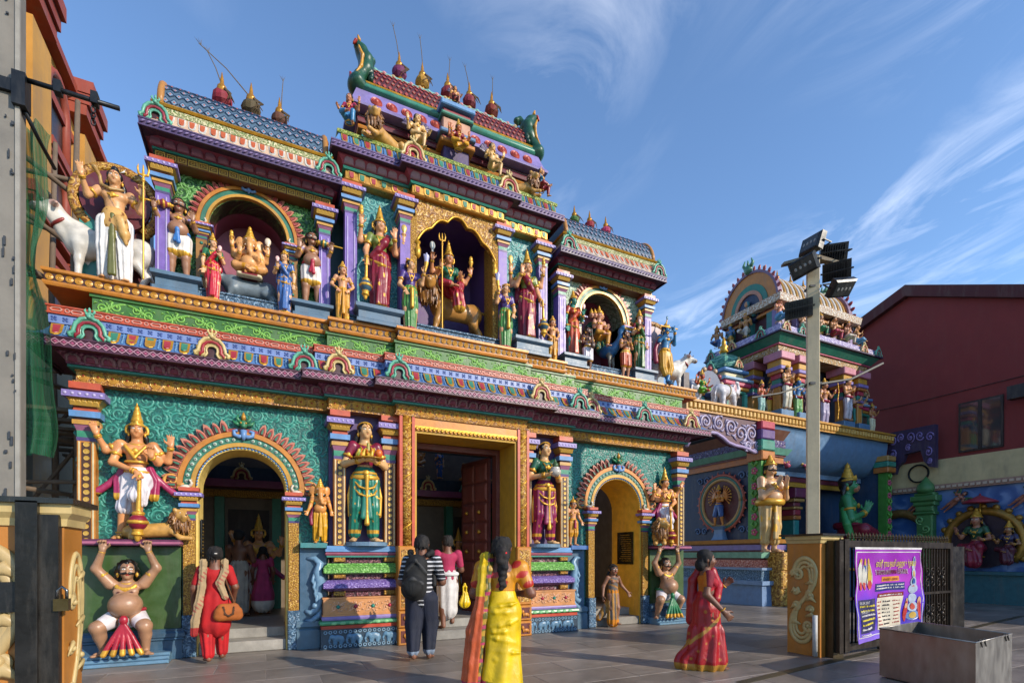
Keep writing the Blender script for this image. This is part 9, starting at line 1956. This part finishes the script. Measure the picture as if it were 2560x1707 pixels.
# gutter strip in front of the gate
gs = MB().box(0, 12, -.06, .06, .001, .006).obj('drain_channel', PM('#6a6048', .35, .5)); gs.location = (*atG(1700, 1568), 0); gs.rotation_euler = (0, 0, R(8)); tag(gs, kind='structure')
# ------------------------------------------------------------------ left side: steel post, ochre building, scaffold, netting
pl_ = thing('steel_post', 'weathered grey steel post with bracket arm at the left frame edge', 'post', (-1.484, 4.488, 0))
GPO = PM('#8d867a', .55, scale=2.2, var=.3, grime=.5)
MB().box(-.3, 0, 0, .1, 0.003, 9.).obj('post_shaft', GPO, pl_); MB().box(-.02, .004, -.012, .01, .003, 9.).obj('post_seam', PM('#a8a296', .5), pl_)
rk = random.Random(8); mb = MB()
for i in range(30): z = rk.uniform(1.8, 6.2); x = -.06+rk.uniform(-.03, .04); mb.box(x, x+rk.uniform(.006, .014), -.015, -.005, z, z+rk.uniform(.01, .06))
tag(mb.obj('paint_chips', PM('#3a4048', .7), pl_), kind='stuff')
DKS = PM('#22262a', .4, .5); zb_ = 4.68
MB().box(-.32, .02, -.03, .12, zb_-.12, zb_-.04).obj('post_band', DKS, pl_); MB().box(-.03, .04, -.04, .06, zb_-.2, zb_+.02).obj('post_band', DKS, pl_)
MB().tube([(.0, 0, zb_), (.3, .0, zb_), (.54, .0, zb_)], .016, 8).obj('bracket_arm', DKS, pl_, True); MB().tube([(.02, .02, zb_-.2), (.04, .2, zb_-.26), (.06, .42, zb_-.3)], .014, 6).obj('bracket_strut', DKS, pl_, True)
for q_ in (.2, .4): MB().box(q_-.02, q_+.02, -.03, .03, zb_-.03, zb_+.05).obj('arm_clamp', DKS, pl_)
for k_ in range(3): MB().tube([(.39+.012*math.cos(R(a)), (.012*math.sin(R(a)) if k_ % 2 else 0), zb_-.06-.045*k_+(.025*math.sin(R(a)))) for a in range(0, 361, 45)], .005, 5).obj('chain_link', DKS, pl_, True)
OB = thing('ochre_building', 'ochre and brick-red multi-storey building behind the scaffold on the left', 'building', (-4.2, 16, 0))
OCH = PM('#d69a3e', .65, scale=1.2); BRK = PM('#a8452c', .6, scale=1.5)
MB().box(-8, 0, -6, 12, 0.003, 12.6).obj('wall', OCH, OB)
for z, o in ((12.3, .2), (11.2, .1), (9.9, .18), (7.9, .14), (5.6, .16)): MB().box(-.1, o, -6.2, 12.1, z, z+.18).obj('string_course', BRK, OB)
for y in (-3.2, -.2, 3.0, 6.2):
 MB().box(0.001, .3, y-.45, y+.45, 0.003, 11.5).obj('pier', OCH, OB)
 for z, o, h in ((12.4, .5, .3), (12.15, .42, .24), (11.9, .36, .24), (8.2, .4, .2), (8.0, .36, .18)): MB().box(.002, o, y-.45-o*.3, y+.45+o*.3, z, z+h-.004).obj('corbel', BRK, OB)
for y in (-4.7, -1.7, 1.4, 4.6):
 for z in (2.4, 6.0, 8.4, 10.2)[1:]:
  w_ = bpy.data.objects.new('window', None); COL.objects.link(w_); w_.parent = OB; w_.location = (0.01, y, z)
  MB().prism([(-.5, 0), (-.5, 1.1)]+[(x, z_) for x, z_ in arc(0, 1.1, .5, 180, 0, 10)[1:-1]]+[(.5, 1.1), (.5, 0)], .0, .03, ax='x').obj('window_pane', PM('#2a2422', .3), w_)
  MB().tube([(.06, -.58, 0), (.06, -.58, 1.1)]+[(.06, .58*math.cos(R(a)), 1.1+.58*math.sin(R(a))) for a in range(170, 9, -20)]+[(.06, .58, 1.1), (.06, .58, 0)], .1, 6).obj('window_arch', BRK, w_, True); MB().box(0, .22, -.7, .7, -.2, -.02).obj('window_sill', BRK, w_)
SC = thing('scaffold', 'lashed bamboo pole scaffold between the gateway and the ochre building', 'scaffold', (-3.0, 10.5, 0)); BAM = PM('#7a6652', .8, scale=5); rs_r = random.Random(12)
for x, y in ((-.25, -1.3), (.32, -.4), (-.3, .8), (.35, 1.6), (-.2, 2.8), (.3, 3.6)): MB().tube([(x, y, 0), (x+.03, y+.02, 3), (x-.02, y, 6), (x+.02, y+.03, 8.6)], [.055, .05, .045, .035], 7).obj('upright_pole', BAM, SC, True)
for i in range(9):
 z = .9+i*.8; MB().tube([(-.6, -1.5+rs_r.uniform(-.3, .3), z), (.7, 1+rs_r.uniform(-.3, .3), z+rs_r.uniform(-.06, .06)), (.5, 4, z)], .038, 6).obj('ledger_pole', BAM, SC, True); MB().tube([(-.9, -.4+rs_r.uniform(-.5, 1), z+.1), (.75, -.3+rs_r.uniform(-.5, 1), z+.14)], .034, 6).obj('cross_pole', BAM, SC, True)
for i in range(4): MB().tube([(-.3, -1.0+i, 1+i*1.4), (.5, .6+i, 3.4+i*1.2)], .03, 6).obj('brace_pole', BAM, SC, True)
for i in range(7): MB().box(-.8, .8, -1.2+i*.7, -1.0+i*.7, 3.55, 3.6).obj('scaffold_plank', PM('#6a5c48', .85), SC)
MB().box(-1.0, -.9, -1.5, 4, 2.0, 5.6).obj('corrugated_screen', PM('#8a7a5c', .8, scale=8), SC)
# green mesh netting
nm_, t_, b_ = newmat('green_net'); b_.inputs['Base Color'].default_value = (.012, .12, .05, 1); b_.inputs['Roughness'].default_value = .7
tr = nd(t_, 'ShaderNodeBsdfTransparent'); ts = nd(t_, 'ShaderNodeBsdfTranslucent'); ts.inputs[0].default_value = (.02, .2, .07, 1); m1 = nd(t_, 'ShaderNodeMixShader'); m1.inputs[0].default_value = .4; t_.links.new(b_.outputs[0], m1.inputs[1]); t_.links.new(ts.outputs[0], m1.inputs[2])
co = nd(t_, 'ShaderNodeTexCoord'); nz = nd(t_, 'ShaderNodeTexNoise'); nz.inputs['Scale'].default_value = 2; t_.links.new(co.outputs['Object'], nz.inputs['Vector']); m2 = nd(t_, 'ShaderNodeMixShader'); wv = nd(t_, 'ShaderNodeTexWave'); wv.bands_direction = 'Z'; wv.inputs['Scale'].default_value = 22; t_.links.new(co.outputs['Object'], wv.inputs['Vector']); wv2 = nd(t_, 'ShaderNodeTexWave'); wv2.inputs['Scale'].default_value = 22; t_.links.new(co.outputs['Object'], wv2.inputs['Vector']); t_.links.new(mth(t_, 'ADD', mth(t_, 'MULTIPLY', nz.outputs[0], .4), mth(t_, 'MULTIPLY', mth(t_, 'MULTIPLY', wv.outputs[1], wv2.outputs[1]), .4)), m2.inputs[0]); t_.links.new(m1.outputs[0], m2.inputs[1]); t_.links.new(tr.outputs[0], m2.inputs[2]); t_.links.new(m2.outputs[0], t_.nodes['Material Output'].inputs['Surface'])
mb = MB(); nx, nz_ = 16, 30; V = []
for j in range(nz_+1):
 for i in range(nx+1):
  u, v = i/nx, j/nz_; w = .85+.25*math.sin(v*7)+.12*math.sin(v*17+1); V.append((u*w*.34, .12*math.sin(u*9+v*5)+.08*math.sin(v*11)+.05*math.sin(u*23), v*4.05))
mb.add(V, [(j*(nx+1)+i, j*(nx+1)+i+1, (j+1)*(nx+1)+i+1, (j+1)*(nx+1)+i) for j in range(nz_) for i in range(nx)])
o = mb.obj('safety_net', nm_, None, True); o.location = (atY(42, 1000, 8.3)[0], 8.3, 2.75); tag(o, 'torn green safety netting hanging beside the grey post', 'net')

# ------------------------------------------------------------------ people
CLOTH = attrmat('cloth_paint', .78); SILK = attrmat('silk_paint', .42); SKINM = attrmat('skin_paint', .5)
SKD = C4('#7a4e38', .9); SKM = C4('#8f6248', .9)
def person(F, label, X, Y, h, base, rz, z=0.004, vox=.0065, mats={}, silk=()):
 for g in F.G: F.mat[g] = SKINM if g == 'skin' else (SILK if g in silk else CLOTH)
 b = {'skin': SKD, 'hair': C4('#16110f')}; b.update(base)
 return F.build('person', label, 'person', (X, Y, z), rz, h/.995, None, b, vox/h*1.6)
def locks(F, A, n=70, seed=1, low=-.05):
 """uneven strands over the back of the head"""
 r = random.Random(seed); hp = A['hp']; s = A['hsz']
 for i in range(n):
  a = r.uniform(.1, 3.04) if i % 4 else r.uniform(-.5, 3.6); z = r.uniform(low, .07); k_ = math.sqrt(max(.05, 1-((z-.015)/.07)**2))
  p = Vector((math.cos(a)*.056*k_, math.sin(a)*.062*k_+.008, z)); q = Vector((p.x*1.03+r.uniform(-.008, .008), p.y*1.04, p.z-r.uniform(.02, .045)))
  F.rc('hair', hp(*p), hp(*q), .0075*s, .004*s, C4('#201a16') if i % 3 else C4('#0d0a09'), k=.004)
# woman in red with tan scarf and brown bag, going in under the left arch
F = Fig()
lg = [(-1, (-.055, -.06, .29), (-.06, -.07, .05), (-.1, -1, 0)), (1, (.06, .0, .28), (.055, .1, .06), (.1, -1, 0))]
arms = [(-1, (-.155, .0, .64), (-.15, -.08, .52), (0, -.4, -1), (1, 0, 0), .5), (1, (.155, .02, .64), (.16, -.04, .5), (0, -.3, -1), (-1, 0, 0), .5)]
A = human(F, fem=True, arms=arms, legs=lg, face=False, nod=.1); hair(F, A, 0, bun=True); locks(F, A, 60, 1); blouse(F, A, arms, 'tunic', sl=.75, low=.3); F.g('tunic', .02); F.rc('tunic', A['wai'], A['pel'], .075, .105, sy=1.2); F.rc('tunic', A['pel'], (0, .0, .33), .108, .128, sy=1.08, pl=(.006, 7, 1))
F.g('trousers', .015)
for l_ in lg: F.rc('trousers', Vector((l_[0]*.05, 0, .48)), l_[1], .075, .06, pl=(.004, 6, 0)); F.rc('trousers', l_[1], Vector(l_[2])+Vector((0, 0, .02)), .06, .042, pl=(.005, 6, 0))
F.g('scarf', .012); F.ch('scarf', [(.06, -.07, .8), (.085, .0, .86), (.09, .065, .8), (.1, .08, .66), (.125, .08, .5), (.15, .08, .36), (.155, .075, .26)], [.022, .026, .026, .028, .03, .03, .028], sy=1.8, pl=(.006, 5, 0)); F.ch('scarf', [(-.06, -.06, .8), (-.075, .01, .86), (-.07, .075, .78), (-.03, .095, .68), (-.07, .1, .56)], [.022, .026, .028, .028, .024], sy=1.8, pl=(.006, 5, 0))
def scf(P, C):
 v = np.sin(P[:, 2]*31+P[:, 0]*40)+np.sin(P[:, 0]*120-P[:, 2]*150)*.7; C[v > 1.05] = C4('#a8604c'); C[P[:, 2] < .31] = C4('#a82420'); return C
F.g('scarf', fn=scf); F.g('handbag', .008)
F.rc('handbag', (-.16, .12, .4), (-.02, .13, .4), .045, .045, sy=1.1); F.rc('handbag', (-.14, .12, .47), (-.04, .13, .47), .036, .036, sy=1.3); F.rc('handbag', (-.15, .125, .43), (-.03, .13, .43), .05, .05, sy=1.25); F.ch('handbag', [(-.13, .16, .48), (-.12, .17, .42), (-.09, .175, .4), (-.06, .17, .42), (-.05, .16, .48)], .006, C4('#4a2a10')); F.ch('handbag', [(-.14, .11, .5), (-.08, .1, .68), (-.05, .05, .84)], .008, C4('#6a3a14'))
F.g('hairclip', .004); F.el('hairclip', A['hp'](0, .1, .0), (.016, .007, .006))
person(F, 'woman in red tunic with tan scarf and brown handbag entering the left arch', -.66, 8.35, 1.62, {'tunic': C4('#b80f14'), 'trousers': C4('#c01018'), 'scarf': C4('#b0946c'), 'handbag': C4('#a85a1c'), 'hairclip': C4('#e8e0d8')}, R(180)+.15)
# man in striped shirt with backpack
F = Fig(); lg = [(-1, (-.065, -.03, .285), (-.06, .0, .05), (-.15, -1, 0)), (1, (.06, .02, .28), (.06, .08, .06), (.2, -1, 0))]
arms = [(-1, (-.16, -.03, .62), (-.13, -.16, .6), (.2, -1, .1), (1, 0, 0), .6), (1, (.16, .01, .62), (.14, -.12, .56), (-.2, -1, 0), (-1, 0, 0), .6)]
A = human(F, arms=arms, legs=lg, face=False, fat=.25, nod=.15, hsz=.98); hair(F, A); locks(F, A, 80, 2, -.03); blouse(F, A, arms, 'shirt', fem=False, sl=.85, low=.35); F.g('shirt', .02); F.rc('shirt', A['wai'], A['pel']+Vector((0, 0, -.04)), .086, .1, sy=1.2)
def strp(P, C): C[(np.mod(P[:, 2]*1.0, .034) < .009)] = C4('#d8d8dc'); return C
F.g('shirt', fn=strp); F.g('jeans', .015); F.rc('jeans', A['pel'], A['pel']-Vector((0, 0, .04)), .092, .09, sy=1.15)
for l_ in lg: F.rc('jeans', Vector((l_[0]*.05, 0, .48)), l_[1], .082, .068, pl=(.003, 5, 0)); F.rc('jeans', l_[1], Vector(l_[2])+Vector((0, 0, .03)), .068, .048, pl=(.005, 5, 0))
F.g('jeans', fn=stripes([(0, .085, C4('#8a98ac'))])); F.g('backpack', .03); F.rc('backpack', (.03, .14, .76), (.05, .15, .58), .085, .1, sy=1.2); F.el('backpack', (.05, .23, .6), (.075, .04, .08)); F.ch('backpack', [(.08, .1, .84), (.09, .0, .86), (.08, -.08, .8)], .02); F.ch('backpack', [(-.05, .1, .84), (-.08, .02, .86), (-.09, -.06, .78), (-.1, .02, .6)], .018); F.tor('backpack', (.03, .12, .86), .025, .008, (1, 0, 0)); F.ch('backpack', [(-.03, .24, .62), (.05, .26, .66), (.12, .24, .62)], .006, C4('#3a3a3a')); F.ch('backpack', [(-.05, .19, .7), (.03, .235, .8), (.1, .2, .72)], .006, C4('#3a3a3a'))
person(F, 'man in black and white striped shirt and jeans with a black backpack', 2.02, 7.2, 1.78, {'shirt': C4('#14161f'), 'jeans': C4('#161c30'), 'backpack': C4('#141414')}, R(180)-.35)
# man in pink shirt and white dhoti, on the doorstep
F = Fig(); lg = [(-1, (-.06, -.07, .3), (-.06, -.04, .08), (-.1, -1, 0)), (1, (.06, .0, .28), (.06, .06, .05), (.1, -1, 0))]
arms = [(-1, (-.16, -.03, .62), (-.12, -.14, .6), (.2, -1, .1), (1, 0, 0), .6), (1, (.17, .0, .62), (.19, -.02, .46), (0, -.1, -1), (-1, 0, 0), .9)]
A = human(F, arms=arms, legs=lg, face=False, hsz=.96); hair(F, A); locks(F, A, 80, 3, -.02); blouse(F, A, arms, 'shirt', fem=False, sl=.7, low=.35); F.rc('shirt', A['wai'], A['pel']+Vector((0, 0, .02)), .082, .098, sy=1.2); skirt(F, A, .56, .16, .1, .105, mid=.112, g='dhoti_cloth', pl=(.006, 8, 0)); F.g('belt_cloth', .01); F.tor('belt_cloth', A['pel']+Vector((0, 0, .06)), .1, .022, sy=1.15)
px2, _ = atY(1030, 1435, 8.9)
person(F, 'man in pink shirt and white wrap cloth stepping into the main doorway', px2, 8.95, 1.7, {'shirt': C4('#b02c54'), 'dhoti_cloth': C4('#d8d2cc'), 'belt_cloth': C4('#e4e0dc')}, R(180)-.1, z=.17)
F = Fig(.01); F.k['bag_film'] = .02; F.rc('bag_film', (0, 0, .14), (.01, 0, .3), .11, .05, sy=1.4, pl=(.012, 7, 0)); F.ch('bag_film', [(-.03, 0, .34), (-.03, 0, .44), (0, 0, .5), (.03, 0, .44), (.03, 0, .34)], .016); F.mat['bag_film'] = attrmat('film_paint', .25)
F.build('plastic_bag', 'crumpled yellow plastic carrier bag in the pink-shirted man\'s hand', 'bag', (px2+.31, 8.88, .5), 0, .95, None, {'bag_film': C4('#e0b80c', .95)}, .009)
# woman in yellow sari, nearest the camera
F = Fig(); lg = [(-1, (-.06, -.06, .285), (-.06, -.05, .05), (-.1, -1, 0)), (1, (.065, .03, .28), (.07, .08, .05), (.1, -1, 0))]
arms = [(-1, (-.17, .01, .63), (-.1, -.14, .62), (.5, -.6, .1), (0, 0, 1), .5), (1, (.16, -.02, .63), (.1, -.14, .62), (-.5, -.6, .1), (0, 0, 1), .5)]
A = human(F, fem=True, fat=.12, arms=arms, legs=lg, face=False, hsz=.98, shw=.108); hair(F, A); locks(F, A, 90, 4)
r_ = random.Random(4); F.g('hair', .012)
for i in range(26):
 t = i/25; F.el('hair', (A['hp'](0, .075, -.02)+Vector((.02*math.sin(i*2.1)*(1-t*.5)-.004, .012*math.cos(i*1.7), -.24*t))), .022*(1-.55*t)+.005*(i % 2), C4('#16110f') if i % 2 else C4('#241c18'))
F.g('flower', .004); F.el('flower', A['hp'](0, .088, -.035), (.03, .015, .018))
c, w_, p = A['che'], A['wai'], A['pel']; F.g('blouse', .014, fn=lambda P, C: np.where((np.sin(P[:, 0:1]*40+P[:, 2:3]*25)*np.cos(P[:, 2:3]*50) > .35), np.array(C4('#b82a1c'))[None], C))
F.rc('blouse', w_+Vector((0, 0, .05)), c+Vector((0, 0, .0)), .078, .087, sy=1.18); [F.el('blouse', c+Vector((q*.038, -.045, 0)), (.042, .04, .04)) for q in (-1, 1)]
for a in arms: sh = c+Vector((a[0]*.108, .0, .066)); F.rc('blouse', c+Vector((a[0]*.07, .01, .02)), sh, .05, .05); F.rc('blouse', sh, sh.lerp(Vector(a[1]), .62), .05, .042)
F.g('sari', .02); F.rc('sari', w_+Vector((0, 0, .0)), p, .086, .112, sy=1.15); F.rc('sari', p, (0, .0, .3), .118, .112, sy=1.1, pl=(.004, 5, .6, 1.2)); F.rc('sari', (0, 0, .3), (.01, .015, .05), .112, .135, sy=1.02, pl=(.007, 7, 0, 1.2))
r_ = random.Random(21)
for z in (.57, .52, .455, .4, .34, .27, .2): x_ = r_.uniform(-.03, .03); dz = r_.uniform(-.03, .03); F.ch('sari', [(-.075+x_, .075, z+dz), (-.03+x_, .1, z), (.03+x_, .1, z-dz), (.06, .085, z-dz*1.5)], [.003, .007, .007, .003], k=.02)
def sarif(P, C):
 m = (P[:, 2] < .075+.03*np.sin(P[:, 0]*9)); C[m] = C4('#7a6a14'); m2 = m & (np.sin(P[:, 0]*70)*np.sin(P[:, 2]*90) > .2); C[m2] = C4('#a82444'); return C
F.g('sari', fn=sarif); F.g('pallu', .014)
F.ch('pallu', [(-.04, -.1, .66), (.05, -.09, .8), (.085, -.01, .86), (.095, .07, .79), (.105, .08, .66), (.125, .085, .5), (.145, .085, .34), (.16, .09, .2), (.17, .095, .08)], [.04, .04, .035, .034, .034, .036, .04, .042, .044], sy=1.6, pl=(.006, 6, 0)); F.ch('pallu', [(.12, .07, .6), (.165, .06, .4), (.185, .06, .1)], [.024, .036, .044], sy=1.3, pl=(.005, 5, 0))
def plf(P, C):
 e = P[:, 0]-(.06+.075*(.86-P[:, 2]))
 m = e < .02; C[m] = C4('#5a5a24'); m2 = m & (np.sin(P[:, 2]*85)*np.sin(P[:, 0]*80) > .15); C[m2] = C4('#b08a2c'); m3 = m & (np.sin(P[:, 2]*60+1) > .8); C[m3] = C4('#a8345c')
 m = P[:, 2] > .62; C[m & (e > .02)] = C4('#dcb40c', .95); m = P[:, 2] < .09; C[m] = C4('#a81c5c'); return C
F.g('pallu', fn=plf); yx, yy = atG(1152, 1588)
person(F, 'woman in bright yellow sari with orange end piece and long braid, nearest the camera', yx, yy, 1.7, {'skin': C4('#7a4a34', .9), 'blouse': C4('#d08a14'), 'sari': C4('#d8b408', .95), 'pallu': C4('#cc5a2c'), 'flower': C4('#d8101c')}, R(180)-.4, vox=.006, silk=('sari', 'pallu', 'blouse')).scale[0] *= 1.1
# girl in grey and orange dress on the right doorstep
F = Fig(); lg = [(-1, (-.05, -.02, .285), (-.05, .02, .05), (-.2, -1, 0)), (1, (.055, -.05, .3), (.05, -.03, .07), (.1, -1, 0))]
arms = [(-1, (-.17, .02, .65), (-.21, -.03, .5), (-.1, -.2, -1), (1, 0, 0), .4), (1, (.18, .03, .66), (.27, -.02, .55), (.4, -.1, -.8), (0, -1, 0), .3)]
A = human(F, fem=True, arms=arms, legs=lg, hsz=1.28, mark=False); hair(F, A, .05); F.el('hair', A['hp'](0, -.045, .045), (.045, .018, .02)); F.g('top', .016, fn=lambda P, C: np.where(np.sin(P[:, 2:3]*70+P[:, 0:1]*30) > .5, np.array(C4('#b07a3c'))[None], C)); F.rc('top', A['pel']+Vector((0, 0, .05)), A['che'], .084, .084, sy=1.2); F.el('top', A['che']+Vector((0, 0, .02)), (.095, .064, .06))
skirt(F, A, .56, .04, .09, .1, mid=.1, g='skirt_cloth', pl=(.008, 9, 0)); F.ch('skirt_cloth', [(-.06, .04, .4), (-.14, .1, .2), (-.2, .12, .12)], [.05, .06, .05])
def skf(P, C):
 m = np.sin(P[:, 0]*90+P[:, 2]*6) > .2; C[m] = C4('#8a7a6c'); m = (P[:, 2] < .11) | (P[:, 2] > .54); C[m] = C4('#d8840c'); return C
F.g('skirt_cloth', fn=skf); gx_, _ = atY(1408, 1400, 8.72)
person(F, 'small girl in grey and orange dress hopping down the right doorstep', gx_, 8.72, 1.26, {'skin': SKM, 'top': C4('#6a625c'), 'skirt_cloth': C4('#b8843c')}, R(-5), z=.03, vox=.006)
# woman in red sari walking to the right
F = Fig(); lg = [(-1, (-.05, -.03, .29), (-.05, -.08, .05), (0, -1, 0)), (1, (.05, .03, .28), (.05, .1, .07), (0, -1, 0))]
arms = [(-1, (-.15, .03, .64), (-.17, -.1, .5), (0, -.7, -.7), (1, 0, 0), .5), (1, (.14, -.05, .66), (.1, -.17, .7), (-.2, -.6, .6), (-1, 0, 0), .5)]
A = human(F, fem=True, arms=arms, legs=lg, hsz=1.02, mark=False, fat=.1); hair(F, A); F.el('hair', A['hp'](0, .055, -.045), (.06, .045, .055)); F.el('hair', A['hp'](0, .02, .04), (.06, .065, .05)); locks(F, A, 90, 5, -.07); F.g('blouse', .014)
c, w_, p = A['che'], A['wai'], A['pel']; F.rc('blouse', w_+Vector((0, 0, .04)), c, .074, .082, sy=1.18); [F.el('blouse', c+Vector((q*.038, -.045, 0)), (.042, .04, .04)) for q in (-1, 1)]; F.el('blouse', c+Vector((0, .01, .03)), (.102, .062, .05))
for a in arms: sh = c+Vector((a[0]*.098, .005, .065)); F.rc('blouse', sh, sh.lerp(Vector(a[1]), .5), .046, .04, C4('#7a0a24'))
F.g('blouse', fn=lambda P, C: np.where((P[:, 1:2] > .03), np.array(C4('#c8700c'))[None], C)); F.g('sari', .016)
F.rc('sari', w_, p, .085, .108, sy=1.12, pl=(.003, 6, 0)); F.rc('sari', p, (0, 0, .3), .108, .115, sy=1.0, pl=(.006, 8, 0, 1.)); F.rc('sari', (0, -.0, .3), (0, .0, .08), .12, .14, sy=.85, pl=(.012, 9, 0, 1.5)); F.rc('sari', (0, .04, .16), (0, .15, .05), .11, .1, sy=.9, pl=(.01, 7, 0))
F.ch('sari', [(-.09, -.06, .6), (.02, -.1, .7), (.07, -.06, .82), (.09, .03, .84), (.09, .09, .74), (.08, .1, .55), (.09, .1, .4)], [.035, .04, .04, .035, .04, .045, .05])
def rsf(P, C):
 d = P[:, 2]-(.36-.9*P[:, 1]); m = (np.abs(d) < .018) | (P[:, 2] < .055); C[m] = C4('#b8822c'); m = (np.sin(P[:, 1]*55)*np.sin(P[:, 2]*48)*np.cos(P[:, 0]*30) > .78); C[m] = C4('#b06a24'); return C
F.g('sari', fn=rsf); F.g('bangle', .003); F.tor('bangle', Vector(arms[0][2])+Vector((0, .01, .02)), .022, .006, (0, -.6, -.8)); F.tor('bangle', Vector(arms[1][2]), .022, .006, (-.2, -.6, .6)); rx, ry = atG(1622, 1535)
person(F, 'woman in red sari with gold border walking right past the gate pillar', rx, ry, 1.55, {'sari': C4('#a80c18'), 'blouse': C4('#a80c24'), 'bangle': GO}, YAW-R(90)+R(82), silk=('sari',), vox=.006)
# people inside the hall
F = Fig(.014); A = human(F, fem=True, arms=[(-1, (-.14, 0, .63), (-.13, -.05, .5)), (1, (.14, 0, .63), (.13, -.05, .5))], face=False); hair(F, A, .05); blouse(F, A, [(-1, (-.14, 0, .63)), (1, (.14, 0, .63))], 'frock', low=.3); F.rc('frock', A['wai'], (0, 0, .28), .08, .15, pl=(.006, 8, 0)); F.g('frock', fn=stripes([(.0, .2, C4('#d8d0c4'))])); F.rc('frock', (0, 0, .3), (0, 0, .16), .14, .15, pl=(.006, 8, 0))
person(F, 'child in pink frock standing inside the hall behind the left arch', atY(604, 1300, 11.4)[0], 11.4, 1.35, {'frock': C4('#b83a6c')}, R(180), z=.33, vox=.011)
F = Fig(.014); ar = [(-1, (-.14, -.05, .64), (-.05, -.14, .68)), (1, (.14, -.05, .64), (.05, -.14, .68))]; A = human(F, arms=ar, face=False); hair(F, A); skirt(F, A, .57, .05, .1, .1, g='wrap_cloth')
person(F, 'bare-chested man in white wrap inside the hall behind the left arch', atY(548, 1300, 11.0)[0], 11.2, 1.66, {'wrap_cloth': C4('#b8b0a4')}, R(160), z=.33, vox=.011)
